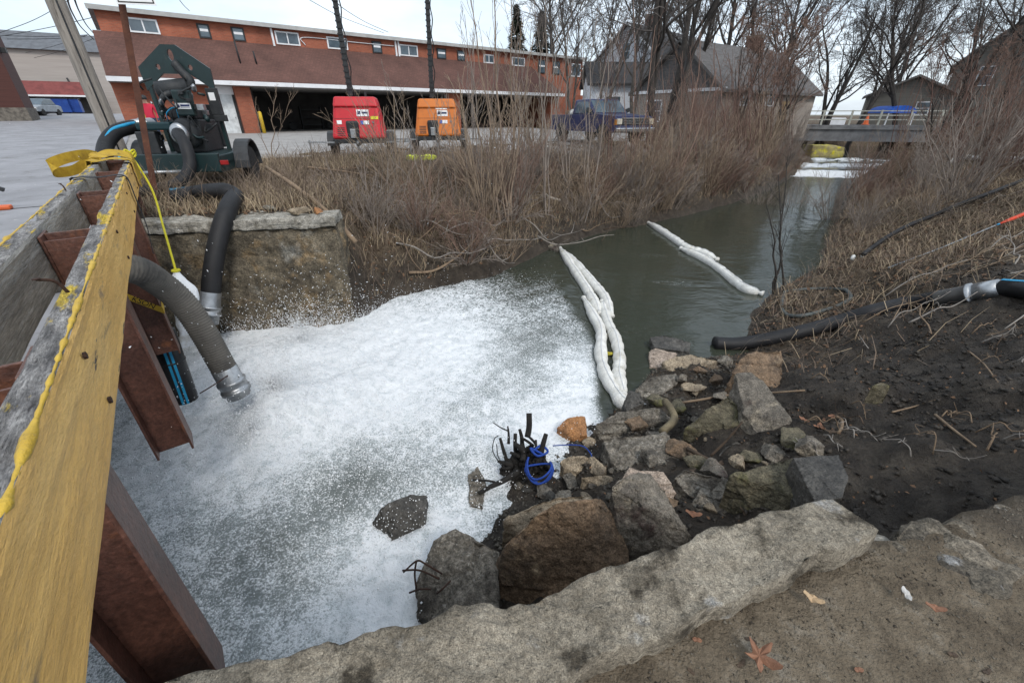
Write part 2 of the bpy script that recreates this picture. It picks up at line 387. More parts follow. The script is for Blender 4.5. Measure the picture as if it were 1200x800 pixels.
# ---- water
wx = lines((-14, -6.5, .3), (-6.5, 2.0, .034), (2.0, 11, .11), (11, 42, .5))
wy = lines((-4, .4, .3), (.4, 11.6, .034), (11.6, 20, .12), (20, 52, .35))
WX, WY = np.meshgrid(wx, wy)
def water_fields(X, Y):
    bx = 1.12 + (Y - 4.3) * -.02 + np.sin(Y * 1.3) * .12             # line of the double boom
    wob = (fbm(X * 1.2 + 9, Y * 1.2, 3) - .5)
    left = 1 - sstep(-.05, .3, X - bx + wob * .25)
    f = .60 * left
    # broken foam towards the far end of the pool
    f -= .30 * sstep(6.6, 10.0, Y + wob * 2.2 + X * .55) * left
    def g(x, y, sx, sy): return np.exp(-((X - x) / sx) ** 2 - ((Y - y) / sy) ** 2)
    f += (.34 * g(-2.6, 4.6, 1.5, 1.5) + .2 * g(-1.6, 5.7, 1.8, 1.2) + .22 * g(-3.4, 5.9, 1.4, .9)) * left
    f -= (.24 * g(-1.55, 3.05, .75, .55) + .15 * g(-2.1, 2.2, .6, .5) + .15 * g(-.5, 4.3, .9, .7) + .09 * g(-1.9, 3.75, .35, .3) + .12 * g(.1, 5.6, .8, .9)) * left
    f += .22 * g(-.9, 2.0, .5, .7) * left + .2 * g(.2, 3.9, .8, .5) * left + .16 * g(.9, 4.7, .35, .9) * left
    f -= .15 * sstep(-1.8, .6, X) * sstep(4.4, 6.6, Y) * left
    f += .10 * (fbm(X * .9 + Y * .5, Y * 2.4 - X * 1.6, 3) - .5) * left      # streaks drifting away from the boil
    # thin scum outside the booms
    f += .20 * g(1.9, 6.3, .8, .5) * (1 - left) + .22 * g(3.6, 10.6, .9, .35) * (1 - left) + .26 * g(3.4, 8.6, .9, .5) * (1 - left) * (vnoise(X * 2 + Y * 4, Y * 2) > .45)
    # rapids by the far bridge
    q = Y + (X - 20) * .12 + wob * 1.2
    f += .75 * sstep(25.2, 26.6, q) * (1 - sstep(28.2, 28.6, q)) + .8 * sstep(30.2, 30.5, q) * (1 - sstep(31.1, 31.3, q)) + .7 * sstep(32.7, 33, q) * (1 - sstep(33.3, 33.6, q))
    z = .16 * sstep(27.2, 28.4, q) + .16 * sstep(30.6, 31.1, q) + .16 * sstep(33, 33.4, q)
    mound = .34 * g(-2.85, 4.05, .5, .45) + .07 * g(-2.2, 4.9, .9, .8) + .1 * g(-3.5, 5.5, .6, .4)
    return np.clip(f, 0, 1.1), z, mound * left
WF, WZ, WM = water_fields(WX, WY)
_ff = np.clip(WF, 0, 1)
_ripple = (fbm(WX * 1.3 + 40, WY * 1.3, 3) - .5) * .025 * (1 - sstep(14, 22, WY))
WZ = WZ + WM + _ff * ((fbm(WX * 2.2, WY * 2.2, 3) - .5) * .12 + (fbm(WX * 6 + 3, WY * 6, 3) - .5) * .06 + (fbm(WX * 21, WY * 21 + 9, 2) - .5) * .03) + _ripple
_land = height(WX, WY, True); keep = (_land < .22)
wf = grid_faces(len(wx), len(wy)); kf = keep.ravel()[wf].any(1); wf = wf[kf]
used = np.unique(wf); remap = -np.ones(WX.size, int); remap[used] = np.arange(len(used))
water_m = bpy.data.materials.new('creek_water'); water_m.use_nodes = True
def build_water_material(m):
    n, l = m.node_tree.nodes, m.node_tree.links; out = n['Material Output']; b = n['Principled BSDF']
    tc = n.new('ShaderNodeTexCoord'); at = n.new('ShaderNodeVertexColor'); at.layer_name = 'foam'
    sp = n.new('ShaderNodeSeparateColor'); l.new(at.outputs['Color'], sp.inputs[0])
    def nz(s, d=6, r=.6, st=(1, 1, 1), dist=0):
        mp = n.new('ShaderNodeMapping'); mp.inputs['Scale'].default_value = st; l.new(tc.outputs['Object'], mp.inputs[0])
        t = n.new('ShaderNodeTexNoise'); t.inputs['Scale'].default_value = s; t.inputs['Detail'].default_value = d; t.inputs['Roughness'].default_value = r
        t.inputs['Distortion'].default_value = dist; l.new(mp.outputs[0], t.inputs['Vector']); return t.outputs['Fac']
    def mth(op, a, bb, clamp=False):
        x = n.new('ShaderNodeMath'); x.operation = op; x.use_clamp = clamp
        for k, v in enumerate((a, bb)):
            if isinstance(v, (int, float)): x.inputs[k].default_value = v
            else: l.new(v, x.inputs[k])
        return x.outputs[0]
    # foam pattern: fine speckle near the boil, torn lacy films further off
    fine = nz(52, 3, .8); mid = nz(7, 6, .62, dist=1.0); big = nz(2.2, 3, .5)
    near_p = mth('ADD', mth('MULTIPLY', fine, .78), mth('ADD', mth('MULTIPLY', mid, .28), mth('MULTIPLY', big, .16)))   # ~.6 mean
    def ridge(src): return mth('SUBTRACT', 1.0, mth('MULTIPLY', mth('ABSOLUTE', mth('SUBTRACT', src, .5), 0), 5.0))
    lace = mth('ADD', mth('MULTIPLY', ridge(nz(6.5, 5, .6, dist=1.6)), .34), mth('ADD', mth('MULTIPLY', ridge(nz(15, 4, .6, dist=1.2)), .22), mth('MULTIPLY', fine, .5)))
    lm = n.new('ShaderNodeMix'); l.new(sp.outputs[1], lm.inputs[0]); l.new(near_p, lm.inputs[2]); l.new(lace, lm.inputs[3])
    v = mth('ADD', lm.outputs[0], mth('MULTIPLY', sp.outputs[0], .62))
    fac = n.new('ShaderNodeMapRange'); fac.interpolation_type = 'SMOOTHSTEP'
    fac.inputs[1].default_value = .885; fac.inputs[2].default_value = 1.06; l.new(v, fac.inputs[0])
    gate = n.new('ShaderNodeMapRange'); gate.inputs[1].default_value = .02; gate.inputs[2].default_value = .15; l.new(sp.outputs[0], gate.inputs[0])
    fac_o = mth('MULTIPLY', fac.outputs[0], gate.outputs[0])
    milk = n.new('ShaderNodeMapRange'); milk.interpolation_type = 'SMOOTHSTEP'; milk.inputs[1].default_value = .22; milk.inputs[2].default_value = .85; l.new(sp.outputs[0], milk.inputs[0])
    wc = n.new('ShaderNodeMix'); wc.data_type = 'RGBA'; l.new(milk.outputs[0], wc.inputs[0]); wc.inputs[6].default_value = (.034, .039, .028, 1); wc.inputs[7].default_value = (.36, .395, .40, 1); l.new(wc.outputs[2], b.inputs['Base Color'])
    wr = n.new('ShaderNodeMapRange'); wr.inputs[3].default_value = .025; wr.inputs[4].default_value = .4; l.new(milk.outputs[0], wr.inputs[0]); l.new(wr.outputs[0], b.inputs['Roughness'])
    b.inputs['IOR'].default_value = 1.33
    b.inputs['Specular IOR Level'].default_value = .6
    rp = nz(2.6, 4, .55, (1, 1.6, 1)); rp2 = nz(11, 3, .5)
    bp = n.new('ShaderNodeBump'); bp.inputs['Strength'].default_value = .45; bp.inputs['Distance'].default_value = .025
    l.new(mth('ADD', rp, mth('MULTIPLY', rp2, .25)), bp.inputs['Height']); l.new(bp.outputs[0], b.inputs['Normal'])
    fm = n.new('ShaderNodeBsdfPrincipled'); fm.inputs['Roughness'].default_value = .8; fm.inputs['Specular IOR Level'].default_value = .2
    rc = n.new('ShaderNodeValToRGB'); rc.color_ramp.elements[0].position = .3; rc.color_ramp.elements[0].color = (.58, .62, .64, 1)
    rc.color_ramp.elements[1].position = .55; rc.color_ramp.elements[1].color = (.80, .82, .84, 1); l.new(mid, rc.inputs[0]); l.new(rc.outputs[0], fm.inputs['Base Color'])
    fb = n.new('ShaderNodeBump'); fb.inputs['Strength'].default_value = .6; fb.inputs['Distance'].default_value = .03
    l.new(mth('ADD', fine, mid), fb.inputs['Height']); l.new(fb.outputs[0], fm.inputs['Normal'])
    mx = n.new('ShaderNodeMixShader'); l.new(fac_o, mx.inputs[0]); l.new(b.outputs[0], mx.inputs[1]); l.new(fm.outputs[0], mx.inputs[2])
    l.new(mx.outputs[0], out.inputs['Surface'])
build_water_material(water_m)
water = np_mesh('creek_water', np.stack([WX, WY, WZ], -1).reshape(-1, 3)[used], remap[wf], water_m, smooth=True)
_lc = sstep(5.2, 8.0, WY + WX * .5)
color_attr(water, 'foam', np.stack([WF.ravel()[used], _lc.ravel()[used], 0 * used, 0 * used + 1], -1))
tag(water, 'creek water churned to white foam near the hoses, dark and calm upstream', 'water', kind='structure')

# ---- spray: droplets thrown up over the boiling pool
drop_m = mat('spray', (.88, .89, .9), (.8, .82, .84), 3, .4, 0, spec=.5)
def droplets():
    N = 42000
    X = rng.uniform(-6.0, 1.0, N * 5); Y = rng.uniform(1.0, 9.0, N * 5)
    F_, _, M_ = water_fields(X, Y)
    def g(x, y, sx, sy): return np.exp(-((X - x) / sx) ** 2 - ((Y - y) / sy) ** 2)
    wgt = F_ * (.12 + 1.0 * g(-2.6, 4.4, 1.6, 1.3) + .8 * g(-3.4, 6.1, 2.2, .8) + 1.1 * g(-1.6, 2.9, 1.2, .9) + .5 * g(-.8, 4.6, 1.2, 1.2) + .3 * g(-2, 7.0, 1.5, .6))
    ok = (rng.rand(N * 5) < wgt * .55) & (height(X, Y) < .05)
    X, Y, wgt, M_ = X[ok][:N], Y[ok][:N], wgt[ok][:N], M_[ok][:N]; n = len(X)
    Z = M_ + .03 + rng.exponential(.13, n) * (.4 + wgt)
    Z = np.minimum(Z, 1.15)
    r = rng.uniform(.0025, .0065, n) * (1 + .8 * (rng.rand(n) > .93))
    base = np.array([(1, 0, 0), (-1, 0, 0), (0, 1, 0), (0, -1, 0), (0, 0, 1.25), (0, 0, -1.25)], float)
    fc = np.array([(0, 2, 4), (2, 1, 4), (1, 3, 4), (3, 0, 4), (2, 0, 5), (1, 2, 5), (3, 1, 5), (0, 3, 5)])
    V = (np.stack([X, Y, Z], -1)[:, None] + base[None] * r[:, None, None]).reshape(-1, 3)
    Fc = (fc[None] + (np.arange(n) * 6)[:, None, None]).reshape(-1, 3)
    tag(np_mesh('water_spray', V, Fc, drop_m, smooth=True), 'fine white spray drops flying over the foaming pool', 'spray', kind='stuff')
droplets()
def splash():
    # ballistic streaks of water thrown out where the hoses discharge
    r = np.random.RandomState(23); N = 15000; src = np.array([(-2.86, 4.1, .42), (-3.35, 5.75, .35), (-2.9, 3.6, .2)])[r.choice(3, N, p=[.6, .25, .15])]
    az = r.rand(N) * 6.28; sp_ = r.gamma(2.0, .9, N); el = r.uniform(.25, 1.35, N); v = np.stack([np.cos(az) * np.cos(el), np.sin(az) * np.cos(el), np.sin(el)], -1) * sp_[:, None] + np.array([.7, .1, 0])
    t = r.rand(N) * .6; p = src + v * t[:, None]; p[:, 2] -= 4.9 * t ** 2; vel = v.copy(); vel[:, 2] -= 9.8 * t
    k = (p[:, 2] > .04) & (height(p[:, 0], p[:, 1]) < .1); p, vel = p[k], vel[k]; n = len(p); d = vel / (np.linalg.norm(vel, axis=1, keepdims=True) + 1e-6)
    s = np.cross(d, np.array([.3, .5, .8])); s /= np.linalg.norm(s, axis=1, keepdims=True); u = np.cross(d, s); R_ = r.uniform(.002, .006, n)[:, None]; Ln = R_ * r.uniform(1.2, 3.5, n)[:, None]
    V = np.stack([p - d * Ln, p + s * R_, p + (-.5 * s + .87 * u) * R_, p + (-.5 * s - .87 * u) * R_, p + d * Ln], 1).reshape(-1, 3)
    fc = np.array([(0, 2, 1), (0, 3, 2), (0, 1, 3), (4, 1, 2), (4, 2, 3), (4, 3, 1)]); Fc = (fc[None] + (np.arange(n) * 5)[:, None, None]).reshape(-1, 3)
    tag(np_mesh('hose_splash', V, Fc, drop_m, smooth=True), 'splash thrown up around the hose mouths', 'spray', kind='stuff')
splash()

# ================================================================== STONE AND CONCRETE
def fract(v, s, o=4):
    return mnoise.fractal(Vector(v) * s, 1.0, 2.0, o, noise_basis='PERLIN_ORIGINAL')
def rough_hull(pts, edge, bevel, amp, freq, seed, amp2=0.0, maxloops=5):
    bm = bmesh.new()
    for p in pts: bm.verts.new(tuple(p))
    r = bmesh.ops.convex_hull(bm, input=bm.verts)
    bmesh.ops.delete(bm, geom=[v for v in bm.verts if not v.link_faces], context='VERTS')
    bmesh.ops.dissolve_limit(bm, angle_limit=math.radians(8), verts=bm.verts[:], edges=bm.edges[:])
    if bevel: bmesh.ops.bevel(bm, geom=bm.edges[:], offset=bevel, segments=2, profile=.6, affect='EDGES', clamp_overlap=True)
    bmesh.ops.triangulate(bm, faces=bm.faces[:])
    for _ in range(maxloops):
        e = [x for x in bm.edges if x.calc_length() > edge]
        if not e: break
        bmesh.ops.subdivide_edges(bm, edges=e, cuts=1); bmesh.ops.triangulate(bm, faces=bm.faces[:])
    bm.normal_update(); so = Vector((seed * 3.7, seed * 1.3, seed * .7))
    mv = [(v, v.normal.copy(), v.co.copy()) for v in bm.verts]
    for v, nn, co in mv:
        d = fract(co + so, freq, 4) * amp
        if amp2:
            d += fract(co + so * 2, freq * 5, 3) * amp2
            vo = mnoise.voronoi((co + so) * freq * 1.7)[0]; d -= max(0, .16 - (vo[1] - vo[0])) * amp * 2.2     # chipped seams between facets
            d += (mnoise.cell((co + so * 1.7) * freq * 1.3) - .5) * amp * .35
        v.co = co + nn * d
    bmesh.ops.recalc_face_normals(bm, faces=bm.faces[:])
    return bm
def bm_obj(name, bm, m, parent=None, smooth=True):
    me = bpy.data.meshes.new(name); bm.to_mesh(me); bm.free(); o = mesh_obj(name, me, m, parent, smooth); me.set_sharp_from_angle(angle=math.radians(38)); return o

conc = mat('old_concrete', (.30, .28, .24), (.18, .165, .14), 5, .9, .6, 35, grain=.4, bump2=.5, stain=((.13, .11, .085), 2.4, .52, .66), stain2=((.50, .49, .46), 4.5, .60, .70), rnd=1)
conc_dark = mat('stained_concrete', (.155, .13, .092), (.075, .062, .045), 2.5, .92, .8, 26, grain=.5, gscale=45, bump2=.9, b2scale=6, stain=((.20, .14, .075), 3.3, .52, .68), stain2=((.24, .235, .21), 1.4, .58, .72), rnd=1)
conc_top = mat('weathered_coping', (.36, .34, .30), (.19, .175, .145), 6, .92, .7, 30, grain=.45, bump2=.7, stain=((.12, .105, .08), 3, .5, .65))
# far abutment wall and its coping
def face_block(name, A, B, z0, z1, depth, m, amp, freq, seed, edge=.09, parent=None, back=0.0):
    A = np.array(A, float); B = np.array(B, float); t = (B - A) / np.hypot(*(B - A)); q = np.array([-t[1], t[0]])
    pts = []
    for z in (z0, z1):
        for c in (A + q * back, B + q * back, B + q * (depth + back), A + q * (depth + back)): pts.append((*c, z))
    return bm_obj(name, rough_hull(pts, edge, .03, amp, freq, seed, amp * .35, 8), m, parent)
aw = thing('abutment_wall', 'stained old concrete abutment wall below the green pump', 'wall', (*WALL_B, 0))
def under(o, parent):      # parent a world-space mesh without moving it
    o.parent = parent; o.matrix_parent_inverse = Matrix.LocRotScale(parent.location, parent.rotation_euler, None).inverted(); return o
under(face_block('wall_face', WALL_A, WALL_B, -.7, 1.66, .55, conc_dark, .05, 1.6, 3), aw)
under(face_block('coping', WALL_A + np.array([0, -.03]), WALL_B + np.array([.02, -.03]), 1.662, 1.83, .6, conc_top, .03, 2.5, 5, .07), aw)
# loose stones on the wall top
def stone_at(c, s, m, seed, name, label, group=None, cat='stone', n=12, flat=1.0):
    r = np.random.RandomState(seed); pts = r.normal(size=(n, 3)); pts /= np.linalg.norm(pts, axis=1)[:, None]
    pts = pts * np.array(s) * np.array([1, 1, flat]); pts = pts + np.array(c)
    o = bm_obj(name, rough_hull(pts, max(s) * .3, max(s) * .12, max(s) * .06, 1.5 / max(s), seed), m); return tag(o, label, cat, group)

# bridge deck carrying the street over the creek (to the left of the barrier)
def lat_pt(a, s, z): return (a * DV[0] - s * NV[0], a * DV[1] - s * NV[1], z)
deck = MB()
dk = [lat_pt(-2.2, .80, 0)[:2], lat_pt(9.4, .80, 0)[:2], lat_pt(9.4, 8.4, 0)[:2], lat_pt(-2.2, 8.4, 0)[:2]]
deck.prism(dk, 'z', 1.35, 2.012)
tag(deck.build('bridge_deck', asphalt), 'road bridge deck carrying the street over the creek', 'bridge deck', kind='structure')

# near ledge the photographer stands on
ledge = thing('stone_ledge', 'weathered concrete ledge with sandy dirt across the foreground', 'wall', (0, 1.0, 0))
body = []
for z in (-.4, 1.60):
    for c in (LEDGE_A + np.array([0, -.05]), np.array([1.62, 1.22]), np.array([2.1, .55]), np.array([-1.6, -.4])): body.append((*c, z))
lb = under(bm_obj('ledge_body', rough_hull(body, .12, .03, .03, 2, 9, .012, 7), conc), ledge)
edge_px = [(180, 800), (330, 767), (400, 748), (472, 731), (580, 710), (640, 694), (679, 679), (724, 663), (782, 645), (850, 616), (920, 594), (974, 580)]
fr = [P(x, y, 1.76)[:2] for x, y in edge_px]; fr = [fr[0] * 2 - fr[2]] + fr
bk_px = [(1029, 622), (960, 655), (880, 695), (780, 738), (700, 775), (640, 805)]
bk = [P(x, y, 1.76)[:2] for x, y in bk_px]
# coping slab: outline strip turned into a fine grid, noisy edge
def coping_slab(front, back, z0, z1, m, name, parent, seed):
    front = smooth_path(np.c_[np.array(front), np.zeros(len(front))], 150)[:, :2]; back = np.array(back)
    bd = (back[0] - back[-1]); L = np.linspace(0, 1, 150)
    bkx = np.array([np.interp(1 - L, np.linspace(0, 1, len(back)), back[:, i]) for i in (0, 1)]).T
    # extend the back edge to the left parallel with the front
    k = 28; V = []; rows = 150
    off0 = back[-1] - np.array([np.interp(back[-1][0], front[:, 0], front[:, 0]), np.interp(back[-1][0], front[:, 0], front[:, 1])])
    for i in range(rows):
        fpt = front[i]
        bpt = np.array([np.interp(fpt[0] + .06, np.sort(back[:, 0]), back[np.argsort(back[:, 0]), 0], left=fpt[0] + .06, right=back[:, 0].max()), 0])
        bpt[1] = np.interp(bpt[0], np.sort(back[:, 0]), back[np.argsort(back[:, 0]), 1]) if bpt[0] >= back[:, 0].min() else fpt[1] + off0[1]
        prof = [(0, z0)] + [(0.0, z0 + (z1 - z0) * .7)] + [(t, z1) for t in np.linspace(.02, .98, k - 4)] + [(1.0, z0 + (z1 - z0) * .7), (1.0, z0)]
        for j, (t, z) in enumerate(prof):
            p = fpt * (1 - t) + bpt * t; top = 2 <= j < k - 2
            nse = fract((p[0] + seed, p[1], z), 3, 5)
            e = (fract((p[0] * 1 + seed, p[1], 3), 6, 4)) * .035 if (j < 3 or j > k - 4) else 0
            V.append((p[0] + e * .25, p[1] + e, z + (nse * .028 + fract((p[0], p[1], seed), 14, 3) * .012 + fract((p[0], p[1], seed), 45, 2) * .005 if top else nse * .01)))
    i = np.arange(rows * k).reshape(rows, k); Fc = np.stack([i[:-1, :-1], i[1:, :-1], i[1:, 1:], i[:-1, 1:]], -1).reshape(-1, 4)
    me = bpy.data.meshes.new(name); ends = [list(i[-1]), list(i[0])[::-1]]
    me.from_pydata([tuple(v) for v in V], [], Fc.tolist() + ends)
    bm = bmesh.new(); bm.from_mesh(me); bmesh.ops.recalc_face_normals(bm, faces=bm.faces); bm.to_mesh(me); bm.free()
    return under(mesh_obj(name, me, m, None, True), parent)
slab_m = mat('coping_stone', (.37, .325, .255), (.20, .172, .13), 6, .93, 1.0, 45, stain=((.07, .058, .042), 4.2, .54, .62), stain2=((.40, .39, .37), 3.4, .59, .68), grain=.42, gscale=210, bump2=.9, b2scale=18)
coping_slab(fr, bk, 1.60, 1.765, slab_m, 'coping_slab', ledge, 4.0)
# broken right-hand continuation of the ledge, half buried in mud
rb = [(*P(x, y, 1.72)[:2], 1.668) for x, y in [(1040, 622), (1075, 600), (1130, 592), (1205, 575), (1230, 640), (1180, 700), (1100, 660)]]
rb += [(a, b, 1.45) for a, b, _ in rb]
under(bm_obj('broken_concrete', rough_hull(rb, .05, .03, .035, 5, 21, .012, 6), mat('dirty_concrete', (.20, .17, .13), (.09, .078, .06), 6, .93, .8, 30, grain=.5, gscale=90, bump2=.9, b2scale=14, stain=((.05, .043, .034), 2.6, .5, .62), stain2=((.46, .46, .46), 3.0, .58, .68))), ledge)

# ---- boulders and stones
r_brown = mat('brown_sandstone', (.19, .128, .08), (.11, .076, .05), 3, .75, .5, 30, stain=((.05, .042, .034), 2.2, .5, .66), stain2=((.27, .21, .135), 5, .60, .72), grain=.5, gscale=90, bump2=.6, b2scale=10)
r_tan = mat('tan_sandstone', (.32, .26, .185), (.19, .15, .105), 4, .85, .6, 30, stain=((.08, .065, .05), 3, .52, .68), grain=.5, gscale=90, bump2=.6, b2scale=10)
r_grey = mat('grey_sandstone', (.18, .158, .128), (.092, .08, .066), 3.5, .8, .6, 28, stain=((.27, .23, .17), 4, .55, .68), stain2=((.05, .03, .026), 2.5, .58, .7), rnd=1, grain=.5, gscale=90, bump2=.6, b2scale=10)
r_dark = mat('dark_wet_stone', (.085, .079, .07), (.042, .039, .035), 4, .5, .6, 26, stain=((.11, .10, .085), 5, .6, .74), rnd=1, grain=.5, gscale=90, bump2=.6, b2scale=10)
r_agg = mat('pebbly_concrete', (.23, .205, .17), (.10, .088, .07), 22, .85, 1.0, 55, stain=((.30, .28, .25), 40, .58, .66), stain2=((.06, .05, .04), 2.5, .5, .66), rnd=1, grain=.5, gscale=55, bump2=.6, b2scale=10)
r_orange = mat('orange_stone', (.36, .17, .065), (.20, .10, .05), 5, .7, .5, 30, stain=((.12, .07, .045), 4, .55, .7), grain=.5, gscale=90, bump2=.6, b2scale=10)
r_pink = mat('pink_stone', (.36, .29, .235), (.24, .19, .15), 4, .8, .5, 34, stain=((.13, .11, .095), 3, .58, .7), grain=.5, gscale=90, bump2=.6, b2scale=10)
r_moss = mat('mossy_stone', (.13, .112, .075), (.07, .062, .04), 4, .8, .7, 28, stain=((.10, .095, .035), 3, .5, .64), stain2=((.17, .125, .075), 4, .62, .72), grain=.5, gscale=90, bump2=.6, b2scale=10)
def rock(px, ztop, m, seed, label, zbot=None, name='boulder', amp=.03, bev=.03, spread=1.06, dz=None, cat='rock'):
    """outline of the stone's upper faces in photo pixels with a height for each point"""
    pts = []
    for k, q in enumerate(px):
        z = q[2] if len(q) > 2 else ztop
        pts.append(P(q[0], q[1], z))
    pts = np.array(pts); c = pts.mean(0)
    lo = zbot if zbot is not None else gz(c[0], c[1]) - .12
    base = pts.copy(); base[:, :2] = c[:2] + (pts[:, :2] - c[:2]) * spread; base[:, 2] = lo
    size = np.ptp(pts[:, :2], axis=0).max()
    bump = np.random.RandomState(seed).uniform(-.02, .02, pts.shape) * size
    bm = rough_hull(np.vstack([pts + bump, base]), max(size / 24, .014), bev * size * .5, amp * size * 1.5, 2.0 / size, seed, amp * size * .30, 6)
    bmesh.ops.translate(bm, verts=bm.verts, vec=(-c[0], -c[1], -lo))
    o = bm_obj(name, bm, m); o.location = (c[0], c[1], lo); o.data.name = name
    return tag(o, label, cat)
rock([(436, 611, .05), (445, 593, .16), (481, 578, .18), (501, 581, .12), (499, 602, .14), (458, 632, .04)], .2, r_dark, 1, 'dark wet boulder alone in the foam', -.4)
chunk = rock([(485, 680, .14), (508, 632, .3), (535, 620, .36), (566, 632, .42), (588, 645, .42), (584, 715, .4), (550, 735, .3), (488, 722, .1)], .3, r_agg, 2, 'pitted grey concrete chunk with rusty rebar at the water edge', -.3, 'concrete_chunk', .03, cat='concrete')
rock([(580, 712, .15), (581, 661, .38), (594, 634, .62), (625, 602, .85), (652, 588, .95), (690, 582, .95), (708, 579, .9), (722, 603, .8), (738, 645, .6), (735, 690, .4), (640, 720, .15)], .7, r_brown, 3, 'large boulder with smooth brown face beside the ledge', -.1, amp=.018)
rock([(588, 624, .3), (592, 610, .42), (620, 588, .5), (660, 580, .55), (690, 579, .55), (700, 590, .55), (620, 625, .4)], .5, r_tan, 4, 'flat tan slab wedged behind the large brown boulder', .05)
rock([(717, 571, 1.0), (725, 559, 1.02), (747, 551, .98), (763, 553, .95), (774, 566, .92), (807, 618, .8), (812, 630, .75), (788, 646, .62), (750, 632, .6), (722, 618, .75)], .9, r_grey, 5, 'big dark grey angular boulder against the ledge', .15, amp=.025)
rock([(728, 559, .6), (739, 548, .62), (777, 553, .62), (794, 578, .55), (788, 586, .5), (740, 575, .55)], .6, r_pink, 6, 'pinkish grey slab peeking out behind the angular boulder', .15)
rock([(790, 560, .62), (802, 549, .66), (857, 562, .66), (861, 580, .6), (849, 597, .5), (824, 601, .48), (799, 573, .55)], .6, r_agg, 7, 'grey brown stone half under dead leaves near the ledge', .2)
rock([(704, 516, .38), (719, 508, .42), (780, 507, .44), (811, 534, .42), (806, 545, .36), (785, 556, .3), (730, 556, .28), (716, 541, .32)], .4, r_agg, 8, 'broad flat pebbly concrete slab in the middle of the rocks', .0)
rock([(682, 559, .3), (705, 556, .32), (725, 559, .3), (728, 567, .26), (717, 577, .2), (689, 572, .2)], .3, r_tan, 9, 'small long tan stone beside the flat pebbly slab', .05, 'stone')
rock([(652, 501, .06), (665, 488, .14), (686, 487, .16), (689, 510, .12), (674, 514, .05)], .1, r_orange, 10, 'orange stone at the edge of the foam', -.2, 'stone')
rock([(697, 497, .2), (724, 481, .26), (778, 480, .28), (788, 490, .26), (760, 503, .16), (706, 507, .14)], .25, r_agg, 11, 'long low pebbly rock by the boom end', -.05)
rock([(730, 472, .3), (737, 457, .4), (749, 460, .42), (755, 472, .36), (749, 481, .26), (735, 481, .26)], .35, r_dark, 12, 'small dark stone weighing down the boom end', .0, 'stone')
rock([(744, 456, .1), (756, 445, .16), (792, 437, .2), (795, 447, .2), (778, 461, .14), (756, 470, .06)], .15, r_agg, 13, 'pebbly rock sloping into calm water behind the boom end', -.15)
rock([(762, 396, .12), (778, 392, .16), (810, 401, .16), (808, 412, .1), (766, 407, .08)], .12, r_dark, 14, 'flat dark slab lying in the shallow water', -.1, 'stone')
rock([(760, 411, .08), (769, 408, .12), (794, 413, .14), (790, 424, .1), (778, 430, .05), (761, 429, .03)], .1, r_pink, 15, 'pinkish block standing in the shallow water', -.1, 'stone')
rock([(778, 426, .12), (785, 419, .2), (808, 413, .24), (841, 421, .26), (827, 430, .16), (789, 434, .1)], .2, r_tan, 16, 'thin tan slab lying over the pinkish block', .05, 'stone')
rock([(858, 435, .62), (870, 420, .72), (884, 411, .78), (918, 409, .82), (919, 434, .62), (911, 454, .5), (880, 455, .5)], .7, r_brown, 17, 'brown angular boulder behind the leaning dark one', .2)
rock([(861, 449, .92), (863, 439, .98), (880, 435, 1.0), (896, 446, .98), (927, 488, .86), (927, 504, .7), (902, 524, .6), (890, 512, .66), (872, 484, .8)], .9, r_grey, 18, 'tall dark slab boulder leaning on its neighbours', .3, amp=.02)
rock([(804, 502, .56), (832, 477, .74), (853, 463, .8), (866, 474, .78), (866, 497, .66), (837, 513, .5), (825, 524, .38), (801, 522, .34)], .6, r_moss, 19, 'blocky boulder with ochre broken edge beside the leaning slab', .1)
rock([(842, 535, .55), (849, 523, .62), (864, 518, .65), (880, 518, .64), (889, 527, .6), (882, 542, .5), (853, 549, .46)], .6, r_dark, 20, 'rounded dark grey stone between boulders', .3, 'stone')
rock([(856, 556, .95), (880, 548, .98), (930, 535, 1.08), (945, 565, 1.02), (953, 586, .98), (922, 602, .8), (885, 607, .72), (859, 570, .85)], .9, r_moss, 21, 'mossy green brown block just above the ledge', .4)
rock([(930, 535, 1.18), (982, 531, 1.24), (996, 558, 1.24), (985, 582, 1.2), (955, 588, 1.14)], 1.2, r_dark, 22, 'flat topped dark block sunk in mud by the ledge', .7, amp=.015)
rock([(548, 556, .02), (560, 545, .05), (569, 560, .05), (566, 592, .03), (549, 592, .01)], .03, r_agg, 23, 'brown stone barely breaking the foam', -.2, 'stone')
rock([(640, 289, .06), (648, 283, .16), (656, 287, .12), (654, 294, .04)], .1, r_grey, 24, 'grey stone at the far end of the double boom', -.1, 'stone', amp=.05)
rock([(656, 540, .2), (668, 533, .24), (690, 535, .26), (700, 546, .2), (676, 553, .16), (660, 550, .14)], .2, r_tan, 25, 'tan stone half buried next to the charred stump', .0, 'stone')
rock([(1022, 452, 1.18), (1034, 447, 1.2), (1044, 452, 1.18), (1036, 460, 1.12), (1024, 459, 1.12)], 1.2, r_moss, 26, 'small greenish stone lying on the dark mud', 1.0, 'stone')
